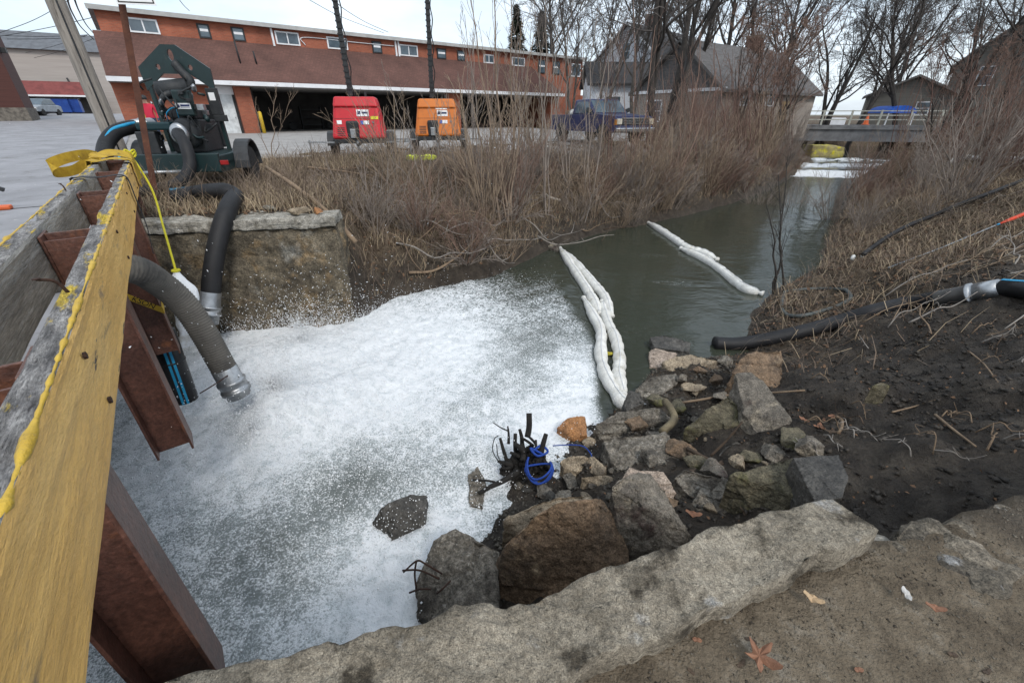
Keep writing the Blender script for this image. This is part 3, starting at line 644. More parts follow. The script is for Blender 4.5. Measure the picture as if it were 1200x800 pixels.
# smaller stones filling the gaps of the pile
gap_px = [(640, 578, .11), (668, 566, .10), (700, 548, .09), (745, 499, .12), (772, 514, .10), (818, 546, .12), (838, 560, .13), (765, 540, .09), (812, 456, .12), (838, 447, .10), (846, 470, .11), (930, 516, .12), (905, 535, .11), (822, 588, .10), (868, 545, .10), (795, 530, .12), (720, 500, .08), (770, 470, .10), (800, 445, .10), (850, 425, .12), (828, 494, .10), (780, 595, .11), (900, 395, .10), (880, 540, .09), (948, 528, .10), (660, 590, .10), (690, 520, .08), (820, 436, .09), (838, 585, .09), (795, 478, .09)]
for k, (x, y, s) in enumerate(gap_px):
    q = PG(x, y); mm = (r_grey, r_agg, r_tan, r_brown, r_grey, r_moss)[k % 6]; r_ = np.random.RandomState(300 + k); p_ = r_.normal(size=(13, 3)); p_ /= np.linalg.norm(p_, axis=1)[:, None]
    p_ = p_ * np.array([1.35, .95, .7]) * s * r_.uniform(.85, 1.2); a_ = r_.rand() * 3; p_ = np.c_[p_[:, 0] * math.cos(a_) - p_[:, 1] * math.sin(a_), p_[:, 0] * math.sin(a_) + p_[:, 1] * math.cos(a_), p_[:, 2]]
    o = bm_obj('stone', rough_hull(p_, s * .14, s * .04, s * .12, 1.3 / s * .5, 300 + k, s * .04, 4), mm); o.location = (q[0], q[1], q[2] + s * .25)
    tag(o, ('grey angular stone', 'pebbly concrete lump', 'tan angular stone', 'brown angular stone', 'grey angular stone', 'mossy angular stone')[k % 6] + ' filling a gap in the boulder pile', 'stone', ('grey stones', 'concrete lumps', 'tan stones', 'brown stones', 'grey stones', 'mossy stones')[k % 6] + ' filling the boulder pile')
# rebar bent out of the concrete chunk
rebar_m = mat('rusty_rebar', (.06, .03, .02), (.03, .018, .014), 20, .85, .3, 80)
def part_of(mb, name, m, parent, smooth=True):
    o = mb.build(name, m, None, smooth); return under(o, parent)
for pth in ([(518, 672, .36), (498, 660, .46), (488, 657, .42), (473, 670, .3)], [(515, 678, .34), (492, 668, .42), (472, 668, .3)], [(505, 690, .28), (492, 690, .3), (480, 694, .22)], [(488, 657, .42), (486, 672, .3), (488, 690, .2)], [(528, 680, .36), (518, 690, .36), (512, 695, .3)]):
    part_of(MB().tube(smooth_path([P(x, y, z) for x, y, z in pth], 14), .007, 6), 'rebar', rebar_m, chunk)
# pebbles: loose small stones in the mud
def pebble_mesh(seed):
    r = np.random.RandomState(seed); p = r.normal(size=(11, 3)); p /= np.linalg.norm(p, axis=1)[:, None]; p *= (1, .8, .55)
    bm = rough_hull(p, .7, .2, .08, 1.2, seed, 0, 2); me = bpy.data.meshes.new('pebble'); bm.to_mesh(me); bm.free(); me.polygons.foreach_set('use_smooth', [True] * len(me.polygons)); return me
peb = [pebble_mesh(60 + k) for k in range(4)]
pm = [r_dark, r_grey, r_tan, r_agg]
for k in range(4): peb[k].materials.append(pm[k])
rp = np.random.RandomState(5)
for k in range(70):
    x, y = (rp.uniform(560, 720), rp.uniform(520, 600)) if k < 34 else (rp.uniform(735, 900), rp.uniform(440, 600))
    q = PG(x, y)
    if q[2] < .02: continue
    o = bpy.data.objects.new('pebble', peb[rp.randint(4)]); COL.objects.link(o); s = rp.uniform(.03, .085)
    o.scale = (s, s, s); o.location = (q[0], q[1], q[2] + s * .25); o.rotation_euler = (0, 0, rp.uniform(0, 6))
    tag(o, 'small loose stone in the mud between the boulders', 'stone', 'loose stones between the boulders')
stone_at(P(352, 247, 1.9), (.22, .12, .07), r_tan, 31, 'stone', 'flat tan stone on the abutment wall top', n=14)
stone_at(P(372, 247, 1.9), (.09, .07, .06), r_orange, 32, 'stone', 'small orange stone on the abutment wall end')
stone_at(P(318, 243, 1.88), (.16, .1, .05), conc, 33, 'stone', 'grey concrete lump on the abutment wall top')

# crumbs and grit: clods of mud on the slope, sand grains and chips on the ledge
def crumbs(name, n, x0, x1, y0, y1, cond, smin, smax, m, label, seed, zf=None):
    r = np.random.RandomState(seed); X = r.uniform(x0, x1, n); Y = r.uniform(y0, y1, n); k = cond(X, Y, r); X, Y = X[k], Y[k]; N = len(X)
    Z = height(X, Y) if zf is None else zf(X, Y)
    s = smin * (smax / smin) ** (r.rand(N) ** 2.2)
    base = np.array([(1, 0, 0), (-.5, .87, 0), (-.5, -.87, 0), (.25, .3, .8), (-.2, -.2, -.7)]); fc = np.array([(0, 1, 3), (1, 2, 3), (2, 0, 3), (1, 0, 4), (2, 1, 4), (0, 2, 4)])
    a = r.rand(N) * 6.28; c_, s_ = np.cos(a), np.sin(a); B = base[None] * (1 + r.normal(size=(N, 5, 1)) * .25) * s[:, None, None]
    V = np.stack([B[..., 0] * c_[:, None] - B[..., 1] * s_[:, None], B[..., 0] * s_[:, None] + B[..., 1] * c_[:, None], B[..., 2] * .8], -1) + np.stack([X, Y, Z + s * .15], -1)[:, None]
    Fc = (fc[None] + (np.arange(N) * 5)[:, None, None]).reshape(-1, 3)
    return tag(np_mesh(name, V.reshape(-1, 3), Fc, m), label, 'soil', kind='stuff')
clod_m = mat('mud_clod', (.022, .019, .016), (.05, .042, .034), 1.5, .75, 0, contrast=(.45, .6), stain=((.07, .06, .048), 2.3, .62, .68))
grit_m = mat('ledge_grit', (.10, .082, .06), (.16, .14, .11), 3, .9, 0, stain=((.05, .04, .03), 9, .5, .56), stain2=((.32, .31, .29), 13, .64, .67))
crumbs('mud_clods', 90000, .3, 7.5, 1.5, 8.5, lambda X, Y, r: (~_inside(X, Y, WPOLY)) & (_segdist(X, Y, NEAR_BANK) > .1) & (height(X, Y) < 1.9) & (Y > 1.25 + .2 * X - .2) & (Y < 6.5 + .18 * X) & (r.rand(len(X)) < .15 + .6 * sstep(.4, .65, fbm(X * 2.2, Y * 2.2, 3))), .004, .034, clod_m, 'crumbled clods of dark mud on the right bank', 51)
def _on_ledge(X, Y, r):
    lv = (X - LEDGE_A[0]) * _lq[0] + (Y - LEDGE_A[1]) * _lq[1]; return (lv < -.16) & (r.rand(len(X)) < .25 + .75 * sstep(.42, .6, fbm(X * 5, Y * 5, 3)))
crumbs('ledge_grit', 26000, -.4, 2.6, .1, 1.6, _on_ledge, .0012, .008, grit_m, 'sandy grit and small chips on the foreground ledge', 52)
crumbs('shore_gravel', 22000, -.6, 3.2, 1.6, 6.2, lambda X, Y, r: (height(X, Y) > -.02) & (_segdist(X, Y, NEAR_BANK) < 1.3) & (r.rand(len(X)) < .6), .008, .035, mat('shore_gravel', (.05, .044, .037), (.10, .088, .07), 2.2, .7, 0, stain=((.17, .15, .12), 5, .62, .68)), 'dark wet gravel between the boulders at the shore', 53)
# ================================================================== TIMBER AND STEEL BARRIER ON THE BRIDGE
GA, GS, GZ = 4.5, .55, 1.0
gb = thing('guard_barrier', 'yellow painted timber guard barrier on brown steel posts beside the street', 'barrier', lat_pt(GA, GS, GZ), math.atan2(DV[1], DV[0]))
def L(a, s, z): return (a - GA, s - GS, z - GZ)
yellow_wood = mat('yellow_paint_wood', (.80, .50, .16), (.68, .385, .095), 2.2, .62, .5, 34, stretch=(.45, 2.2, 2.2), stain=((.30, .20, .10), 4.2, .60, .68), stain2=((.06, .045, .03), 7.5, .665, .70), grain=.08, gscale=60, bump2=.25, spec=.4)
grey_wood = mat('grey_weathered_wood', (.34, .335, .315), (.20, .195, .185), 2.5, .9, .9, 30, stretch=(.25, 3, 3), grain=.3, gscale=40, bump2=.4, stain=((.09, .088, .085), 2.2, .58, .70), stain2=((.42, .36, .16), 3, .68, .74))
worn_top = mat('worn_timber_top', (.36, .345, .33), (.10, .095, .095), 10, .9, 1.0, 60, stretch=(.5, 2, 2), grain=.45, gscale=90, bump2=.6, stain=((.50, .36, .05), 6, .54, .6), stain2=((.05, .045, .045), 16, .6, .66))
crust_m = mat('thick_yellow_paint', (.60, .40, .05), (.48, .30, .03), 6, .5, .5, 40, stain=((.2, .14, .05), 9, .62, .7))
steel_m = mat('brown_primer_steel', (.115, .050, .034), (.075, .032, .023), 3, .5, .35, 30, grain=.3, gscale=50, stain=((.17, .065, .03), 4.5, .58, .68), stain2=((.035, .018, .014), 3, .6, .72), spec=.5)
def timber(name, a0, a1, s0, s1, z0, z1, mface, mtop, seed, top_in=False):
    us = np.arange(a0, a1, .045); ring = []
    ny, nzz = 6, 14
    for t in np.linspace(0, 1, nzz, endpoint=False): ring.append((s0, z0 + (z1 - z0) * t, 0))
    for t in np.linspace(0, 1, ny, endpoint=False): ring.append((s0 + (s1 - s0) * t, z1, 1))
    for t in np.linspace(0, 1, nzz, endpoint=False): ring.append((s1, z1 + (z0 - z1) * t, 2))
    for t in np.linspace(0, 1, ny, endpoint=False): ring.append((s1 + (s0 - s1) * t, z0, 3))
    k = len(ring); V = []; cs, cz = (s0 + s1) / 2, (z0 + z1) / 2
    for u in us:
        for s, z, side in ring:
            d = fract((u * .6, s * 9 + seed, z * 9), 2.2, 4) * .006
            chip = max(0, fract((u + seed, s * 2, 1), 3.0, 4) - .28) * .06 if z > z1 - .03 else 0
            edge = .004 if (abs(s - s0) < 1e-6 or abs(s - s1) < 1e-6) and (z > z1 - .004 or z < z0 + .004) else 0
            V.append(L(u, s + (d if side in (0, 2) else 0) + (edge if s < cs else -edge), z + (d if side in (1, 3) else 0) - chip - (edge if z > cz else -edge)))
    i = np.arange(len(us) * k).reshape(len(us), k); Fc, mi = [], []
    for r in range(len(us) - 1):
        for j in range(k):
            Fc.append((int(i[r, j]), int(i[r, (j + 1) % k]), int(i[r + 1, (j + 1) % k]), int(i[r + 1, j]))); mi.append(1 if ring[j][2] == 1 else 0)
    Fc += [tuple(int(q) for q in i[0]), tuple(int(q) for q in i[-1][::-1])]; mi += [1, 1]
    me = bpy.data.meshes.new(name); me.from_pydata(V, [], Fc)
    me.materials.append(mface); me.materials.append(mtop); me.polygons.foreach_set('material_index', mi)
    bm = bmesh.new(); bm.from_mesh(me); bmesh.ops.recalc_face_normals(bm, faces=bm.faces); bm.to_mesh(me); bm.free()
    return mesh_obj(name, me, None, gb)
timber('plank', -1.6, 8.95, .355, .435, 2.355, 2.65, yellow_wood, worn_top, 1)['label'] = 'yellow painted plank with worn grey top'
timber('plank', -1.6, 8.95, .66, .745, 2.36, 2.655, grey_wood, worn_top, 5)['label'] = 'bare grey weathered plank on the street side'
# crust of old paint along the outer top edge, and a yellow strip on the street-side plank
def crust(s, z, a0, a1, r0, seed, thr):
    r = np.random.RandomState(seed); us = np.arange(a0, a1, .02); c = MB()
    rad = np.array([max(.0, fract((u * 1.5 + seed, 0, 0), 2.5, 4) * .9 + fract((u, seed, 3), 17, 3) * .5 + thr) for u in us]) * r0
    seg = []
    for u, q in zip(us, rad):
        q = max(q, .004)
        if q > .0025: seg.append((u, q))
        elif len(seg) > 3: c.tube([L(x, s + fract((x, seed, 2), 9, 4) * .022, z - .006 + fract((x, seed, 5), 12, 3) * .008) for x, _ in seg], [y * .6 for _, y in seg], 7); seg = []
        else: seg = []
    if len(seg) > 3: c.tube([L(x, s, z - .003) for x, _ in seg], [y * .6 for _, y in seg], 7)
    c.build('paint_crust', crust_m, gb, True)
crust(.364, 2.65, .25, 8.6, .026, 3, .36)
crust(.738, 2.655, .25, 8.7, .022, 9, .40)
def i_post(a):
    p = MB(); b, t = .105, .014
    p.box(*L(a - b, .438, 1.02), *L(a + b, .438 + t, 2.625))
    p.box(*L(a - b, .657 - t, 1.02), *L(a + b, .657, 2.625))
    p.box(*L(a - .006, .452, 1.02), *L(a + .006, .643, 2.625))
    o = p.build('post', steel_m, gb, bevel=.003)
    f = MB().box(*L(a - b, .454, 2.33), *L(a - b + .012, .641, 2.60)).build('stiffener_plate', steel_m, o)
    for dz in (2.42, 2.58):
        h = MB(); c = np.array(L(a + .055, .352, dz)); h.cyl(c, c + np.array([0, -.008, 0]), .011, 6); h.build('bolt', rebar_m, gb)
    return o
for a in (1.55, 3.42, 5.2, 7.0, 8.75): i_post(a)
# bent nails in the plank tops
for (a, s, da, ds, h) in ((2.35, .70, .05, .0, .06), (2.42, .69, .05, .01, .065), (2.05, .40, -.04, .05, .07), (5.05, .70, .03, .02, .06), (1.25, .72, .02, .03, .03)):
    n = MB(); n.tube(smooth_path([L(a, s, 2.645), L(a + da * .4, s + ds * .3, 2.65 + h * .7), L(a + da, s + ds, 2.65 + h)], 8), .0055, 6)
    e = np.array(L(a + da, s + ds, 2.65 + h)); n.cyl(e, e + np.array([0, 0, .004]), .011, 8); n.build('nail', rebar_m, gb, True)

# straps: ribbons
def ribbon(pts, wdir, w, th=.004, n=60):
    """flat webbing along a path; wdir a direction (or list) across the webbing"""
    p = smooth_path(pts, n); wd = np.array(wdir, float)
    if wd.ndim == 1: wd = np.repeat(wd[None], len(pts), 0)
    W = np.array([[np.interp(q, np.linspace(0, 1, len(pts)), wd[:, k]) for k in range(3)] for q in np.linspace(0, 1, n)])
    T = np.gradient(p, axis=0); V = []
    for i in range(n):
        t = T[i] / (np.linalg.norm(T[i]) + 1e-9); ww = W[i] - t * (W[i] @ t); ww /= np.linalg.norm(ww) + 1e-9; nn = np.cross(t, ww)
        for a, b in ((-1, -1), (1, -1), (1, 1), (-1, 1)): V.append(p[i] + ww * a * w / 2 + nn * b * th / 2)
    f = [(i * 4 + j, i * 4 + (j + 1) % 4, i * 4 + 4 + (j + 1) % 4, i * 4 + 4 + j) for i in range(n - 1) for j in range(4)] + [(0, 1, 2, 3), tuple(range(4 * n - 4, 4 * n))]
    return MB().add(V, f)
strap_y = mat('yellow_webbing', (.50, .33, .03), (.36, .22, .02), 12, .75, .4, 120, stain=((.12, .085, .03), 9, .58, .7))
strap_b = mat('black_webbing', (.022, .024, .027), (.012, .013, .015), 20, .75, .4, 150)
def W_(a, s, z): return np.array(lat_pt(a, s, z))
D3 = np.array([DV[0], DV[1], 0.])
tag(ribbon([W_(7.7, .33, 2.36), W_(7.72, .33, 2.55), W_(7.75, .345, 2.675), W_(7.78, .5, 2.71), W_(7.8, .66, 2.69), W_(7.82, .77, 2.68), W_(7.8, .80, 2.45)], D3, .30, .006).build('yellow_strap', strap_y, None, False),
    'wide yellow webbing strap wrapped over the barrier end', 'strap')
tag(ribbon([W_(8.35, .33, 2.4), W_(8.33, .335, 2.6), W_(8.3, .36, 2.70), W_(8.2, .5, 2.75), W_(8.1, .62, 2.74), W_(8.05, .76, 2.71), W_(8.1, .81, 2.5)], D3 + np.array([.1, .1, .25]), .20, .006).build('yellow_strap', strap_y, None, False),
    'second yellow strap crossing the barrier end beyond the wide one', 'strap')
tag(ribbon([W_(8.5, .70, 2.70), W_(8.3, .80, 2.74), W_(8.0, .98, 2.72), W_(7.9, 1.12, 2.66), W_(8.1, 1.15, 2.56), W_(8.35, 1.0, 2.55), W_(8.5, .85, 2.62), W_(8.55, .62, 2.71), W_(8.6, .4, 2.70), W_(8.55, .34, 2.6)], [(0, 0, 1)] * 7 + [D3] * 3, .12, n=90).build('yellow_strap', strap_y, None, False),
    'loose looped tail of yellow strap sticking out over the street', 'strap')
tag(ribbon([W_(5.9, .80, 2.3), W_(5.92, .765, 2.62), W_(5.95, .72, 2.672), W_(6.0, .55, 2.66), W_(6.02, .40, 2.668), W_(5.98, .345, 2.62), W_(5.85, .335, 2.45), W_(5.7, .33, 2.2), W_(5.6, .36, 1.95)], D3, .09).build('black_strap', strap_b, None, False),
    'narrow black webbing strap laid across both barrier planks', 'strap')
# printed yellow strap around a post
k_a, k_z = 5.2, 1.62
ks = thing('printed_strap', 'yellow strap with black lettering wound round a barrier post', 'strap', W_(k_a, .55, k_z), math.atan2(DV[1], DV[0]))
kb = MB()
for (x0, y0, x1, y1) in ((-.112, -.118, -.108, .112), (.108, -.118, .112, .112), (-.112, -.122, .112, -.118), (-.112, .112, .112, .116)):
    v = []
    for zz in (-.035, .035):
        for (x, y) in ((x0, y0), (x1, y0), (x1, y1), (x0, y1)): v.append((x, y, zz + y * .95))
    kb.add(v, [(0, 1, 2, 3), (4, 5, 6, 7), (0, 1, 5, 4), (1, 2, 6, 5), (2, 3, 7, 6), (3, 0, 4, 7)])
kb.build('webbing', strap_y, ks)
tx = text_part('lettering', 'KSON', .068, mat('black_print', (.012, .012, .012), None, 5, .6, 0), ks, (-.1135, -.005, -.002), (0, 0, 0), .0005)
_ex = Vector((0, -1, -.95)).normalized(); _ez = Vector((-1, 0, 0)); _ey = _ez.cross(_ex)
tx.rotation_euler = Matrix((_ex, _ey, _ez)).transposed().to_euler()

# ================================================================== HOSES, BAG, ROPES
rub_grey = mat('grey_rubber_hose', (.125, .115, .10), (.085, .078, .07), 6, .8, .35, 40, stain=((.05, .047, .044), 3, .56, .7))
rub_black = mat('black_rubber_hose', (.014, .014, .016), (.009, .009, .010), 8, .6, .3, 50, stain=((.035, .033, .03), 5, .64, .78))
galv = mat('galvanised_steel', (.48, .49, .50), (.30, .31, .32), 7, .38, .2, 40, metal=.85, stain=((.18, .16, .14), 6, .6, .72))
blue_pl = mat('blue_stripe_plastic', (.02, .29, .50), (.015, .22, .42), 8, .5, .1, 40)
hdpe = mat('black_pipe', (.016, .017, .019), (.010, .010, .011), 5, .4, .1, 40)
def hose(name, label, pts, r, m, n=60, ribs=0.0, pitch=.03, fittings=(), k=16, cat='hose'):
    p = smooth_path(pts, 30); Ls = np.r_[0, np.cumsum(np.linalg.norm(np.diff(p, axis=0), axis=1))]; tot = Ls[-1]
    nn = int(tot / pitch * 4) if ribs else n
    q = np.linspace(0, tot, nn); pp = smooth_path(np.array([np.interp(np.linspace(0, tot, 24), Ls, p[:, i]) for i in range(3)]).T, nn)
    rr = r + (ribs * np.sin(q / pitch * 2 * math.pi) if ribs else 0) * np.ones(nn)
    t = thing(name, label, cat, pp[-1]); part_of(MB().tube(pp, rr, k), 'hose_body', m, t)
    return t, pp
def coupling(t, a, d, r, parts):
    """metal end fitting: list of (start, end, radius factor)"""
    a = np.array(a, float); d = np.array(d, float); d /= np.linalg.norm(d); prof = []
    for s, e, q in parts: prof += [(s, r * q), (e, r * q)]
    part_of(MB().lathe(prof, a, d, 22), 'coupling', galv, t)
t1, p1 = hose('discharge_hose', 'thick grey ribbed hose arching over the foam from under the barrier', [W_(4.6, 1.3, 2.02), W_(4.55, .85, 2.1), PT(150, 314, 3.5), PT(190, 334, 3.85), PT(217, 358, 4.05), PT(238, 388, 4.2), PT(256, 420, 4.35), PT(265, 436, 4.42)], .118, rub_grey, ribs=.0035, pitch=.026)
coupling(t1, p1[-1], p1[-1] - p1[-6], .118, [(-.05, .1, 1.04), (.1, .13, 1.2), (.13, .2, 1.12), (.2, .24, 1.22), (.24, .3, 1.0)])
t2, p2 = hose('discharge_hose', 'smooth black hose hanging down the abutment wall from the pump', [P(205, 232, 1.98), P(232, 226, 2.02), P(262, 224, 2.12), PT(275, 229, 6.75), PT(268, 243, 6.3), PT(259, 268, 6.15), PT(252, 300, 6.1), PT(248, 330, 6.12), PT(247, 346, 6.15)], .125, rub_black)
coupling(t2, p2[-1], p2[-1] - p2[-5], .125, [(-.05, .16, 1.05), (.16, .19, 1.22), (.19, .25, 1.12), (.25, .29, 1.22), (.29, .42, 1.0)])
cable = part_of(MB().tube(smooth_path([PT(272, 436, 4.4), PT(255, 448, 4.2), PT(234, 461, 4.1)], 10), .006, 5), 'wire', rebar_m, t1)
# straight black pipe with blue stripes standing in the foam
pa, pb = PT(188, 388, 4.5), PT(217, 468, 4.85)
bp_ = thing('striped_pipe', 'short black pipe with blue stripes standing in the foam', 'pipe', pb)
part_of(MB().tube([pa, pa * .5 + pb * .5, pb], .13, 18), 'pipe_body', hdpe, bp_)
part_of(MB().tube([pa * .6 + pb * .4, pa * .58 + pb * .42], .136, 18), 'pipe_joint', hdpe, bp_)
def stripe_on(t, a, b, r, towards, w=.018, shift=0):
    a = np.array(a); b = np.array(b); ax = (b - a) / np.linalg.norm(b - a); v = np.array(towards) - a; v -= ax * (v @ ax); v /= np.linalg.norm(v); u = np.cross(ax, v)
    pts = []
    for base in (a, b):
        for g in (-w, 0, w):
            ang = shift + g / r; pts.append(base + (v * math.cos(ang) + u * math.sin(ang)) * (r + .0025))
    part_of(MB().add(pts, [(0, 1, 4, 3), (1, 2, 5, 4)]), 'stripe', blue_pl, t)
for sh in (-.12, .22): stripe_on(bp_, pa, pb, .13, _C, .012, sh)
# yellow rope with the white sack
rope_y = mat('yellow_rope', (.62, .56, .03), (.48, .42, .02), 60, .7, .5, 150)
bag_top = PT(206, 317, 5.3)
rope = thing('yellow_rope', 'bright yellow rope tied at the barrier end holding up a white sack', 'rope', bag_top)
rp0 = W_(8.85, .36, 2.66)
part_of(MB().tube(smooth_path([rp0 + np.array([-.25, .1, .05]), rp0 + np.array([-.08, .02, .06]), rp0, PT(178, 222, 6.1), PT(192, 268, 5.7), bag_top], 40), .014, 8), 'strand', rope_y, rope)
for k in range(3):
    c = rp0 + np.array([.0, 0, .02]); a = np.linspace(0, 2 * math.pi, 14)
    part_of(MB().tube(np.c_[c[0] + .07 * np.cos(a), c[1] + .07 * np.sin(a) * .6, c[2] + .03 * np.sin(a * 2 + k) + .02 * k], .014, 6), 'knot', rope_y, rope)
part_of(MB().tube(np.c_[bag_top[0] + .035 * np.cos(a), bag_top[1] + .035 * np.sin(a), bag_top[2] + .0 * a], .018, 6), 'knot', rope_y, rope)
sack_m = mat('white_filter_cloth', (.72, .73, .74), (.60, .61, .62), 6, .85, .5, 30, stain=((.40, .37, .31), 3, .62, .75))
def sack():
    bot = PT(220, 402, 5.25); n, k = 26, 20; V = []
    for i in range(n):
        t = i / (n - 1); c = bag_top * (1 - t) + bot * t + np.array([.05 * math.sin(t * 2.2), 0, 0])
        r = .03 + .13 * sstep(0, .3, np.array(t)) * (1 - .35 * t)
        for j in range(k):
            an = 2 * math.pi * j / k; f_ = 1 + .22 * math.sin(an * 4 + t * 3) * (.3 + t) + .25 * fract((math.cos(an), math.sin(an), t * 4), 1.4, 3)
            V.append(c + np.array([math.cos(an), math.sin(an), 0]) * r * f_)
    f = [(i * k + j, i * k + (j + 1) % k, (i + 1) * k + (j + 1) % k, (i + 1) * k + j) for i in range(n - 1) for j in range(k)]
    o = MB().add(V, f).build('filter_sack', sack_m, None, True); tag(o, 'limp white cloth sack hanging into the foam', 'sack')
sack()
rope_bl = mat('cyan_rope', (.03, .32, .42), (.02, .24, .35), 40, .7, .3, 120)
tag(MB().tube(smooth_path([PT(150, 178, 6.9), PT(143, 180, 6.8), PT(140, 186, 6.7), PT(147, 190, 6.6), PT(155, 184, 6.7)], 24), .02, 7).build('cyan_rope', rope_bl, None, True), 'short cyan rope end tied at the barrier end', 'rope')

# absorbent booms floating on the creek
boom_m = mat('white_boom_fabric', (.72, .71, .67), (.58, .57, .53), 5, .9, .7, 40, grain=.12, gscale=40, stain=((.38, .35, .27), 3, .57, .72))
def boom(px, r, label, group=None, z=.035):
    pts = [P(x, y, z) for x, y in px]; p = smooth_path(pts, 70); n = len(p)
    s = np.linspace(0, 1, n); rr = r * (1 + .20 * np.array([fract((q * 11, r * 50, len(px)), 1.8, 4) for q in s])) * (1 - .14 * np.exp(-((s * 5) % 1 - .5) ** 2 / .006)) * np.minimum(1, .45 + 6 * np.minimum(s, 1 - s) + .001)
    t = thing('absorbent_boom', label, 'boom', p[0], group=group)
    part_of(MB().tube(p, rr, 14), 'sock', boom_m, t)
    for e, d in ((p[0], p[0] - p[2]), (p[-1], p[-1] - p[-3])):
        d = d / (np.linalg.norm(d) + 1e-9); part_of(MB().lathe([(-.02, r * .5), (.02, r * .3), (.05, r * .5), (.09, r * .6)], e, d, 10), 'tied_end', boom_m, t)
    part_of(MB().tube(p + np.array([0, 0, 1]) * (rr + .004)[:, None], .006, 5), 'seam_rope', sack_m, t)
boom([(657, 292), (666, 306), (675, 320), (687, 338), (696, 354), (702, 366)], .10, 'white boom, outer strand tied to the grey stone on the far bank')
boom([(662, 296), (680, 314), (696, 333), (709, 349), (716, 368)], .095, 'white boom doubled beside the strand tied to the grey stone')
boom([(685, 351), (694, 368), (704, 388), (704, 414), (709, 438), (722, 461), (733, 474), (762, 479)], .092, 'white boom bordering the foam and ending under the small dark stone')
boom([(706, 355), (712, 377), (722, 399), (726, 422), (725, 441), (731, 460)], .09, 'white boom on the calm side joining the one under the dark stone')
boom([(761, 262), (776, 271), (792, 282), (806, 291), (822, 296), (838, 303)], .11, 'upstream white boom starting from the brushy far bank')
boom([(800, 292), (824, 303), (844, 316), (860, 329), (874, 339), (889, 343)], .105, 'upstream white boom reaching the near bank by the thin sapling')
# little yellow float caught between the strands
tag(stone_at(P(714, 414, .02), (.07, .06, .04), mat('yellow_float', (.5, .42, .03), (.35, .3, .03), 6, .6, .2, 30), 41, 'yellow_float', 'small yellow float caught between the white booms'), cat='float')

# hoses on the near bank
def ground_path(px, up): return [PG(x, y) + np.array([0, 0, up]) for x, y in px]
h_, hp = hose('suction_hose', 'thick black suction hose lying down the muddy bank into the water', ground_path([(836, 406), (862, 407), (900, 401), (940, 392), (980, 381), (1020, 369), (1060, 360), (1100, 354)], .06), .105, rub_black, n=90)
endp = hp[-1]; dirp = PG(1130, 352) + np.array([0, 0, .1]) - endp; dirp /= np.linalg.norm(dirp)
coupling(h_, endp, dirp, .105, [(-.04, .28, 1.06), (.28, .30, 1.25), (.30, .33, 1.25), (.33, .36, 1.06), (.36, .58, 1.12), (.58, .60, 1.0)])
sp_ = thing('striped_pipe', 'black pipe with blue stripe joined to the suction hose fitting', 'pipe', endp + dirp * .6)
sa = endp + dirp * .6; sb = PG(1235, 356) + np.array([0, 0, .14])
part_of(MB().tube([sa, sa * .5 + sb * .5, sb], .112, 18), 'pipe_body', hdpe, sp_)
stripe_on(sp_, sa, sb, .112, sa + np.array([-.3, -.3, 1.0]), .02)
lp = ground_path([(918, 344), (940, 341), (965, 340), (990, 342), (998, 347), (990, 356), (970, 364), (945, 371), (925, 372), (916, 365), (916, 354), (919, 344)], .03)
hose('looped_hose', 'thin grey hose bent into a loop on the bank', lp, .032, mat('slate_grey_hose', (.09, .10, .095), (.06, .066, .064), 5, .6, .2, 40), n=80, k=10)
hose('dark_hose', 'long dark hose running up through the dead brush', ground_path([(1008, 308), (1018, 300), (1035, 288), (1060, 274), (1090, 262), (1120, 249), (1150, 238), (1180, 226), (1215, 212)], .2), .05, rub_black, n=80, k=10)
for k, (x, y) in enumerate(((998, 306), (1010, 303))):
    c = PG(x, y) + np.array([0, 0, .07]); tag(MB().lathe([(-.06, .03), (0, .045), (.06, .045), (.09, .03)], c, (.5, .6, .4), 12).build('pipe_fitting', mat('white_plastic', (.72, .72, .68), None, 8, .5, .1, 40), None, True),
        ['white plastic fitting lying beside the end of the dark hose', 'white plastic cap on the end of the dark hose'][k], 'fitting')
rd = [PG(1040, 316) + np.array([0, 0, .04]), PG(1100, 297) + np.array([0, 0, .12]), PG(1165, 274) + np.array([0, 0, .2]), PG(1232, 252) + np.array([0, 0, .3])]
pole = thing('long_handled_tool', 'thin grey pole with red orange grip lying over the dead brush', 'tool', rd[0])
part_of(MB().tube(rd[:3], .012, 8), 'shaft', mat('grey_fibreglass', (.30, .33, .36), None, 8, .5, .1, 40), pole)
part_of(MB().tube(smooth_path(rd[2:], 10), [.014, .03, .035, .036, .036, .034, .034, .032, .03, .028], 10), 'grip', mat('red_orange_plastic', (.62, .06, .02), (.5, .05, .02), 5, .45, .1, 30), pole)
part_of(MB().tube([rd[2] - (rd[2] - rd[1]) * .06, rd[2]], .015, 8), 'blue_band', blue_pl, pole)

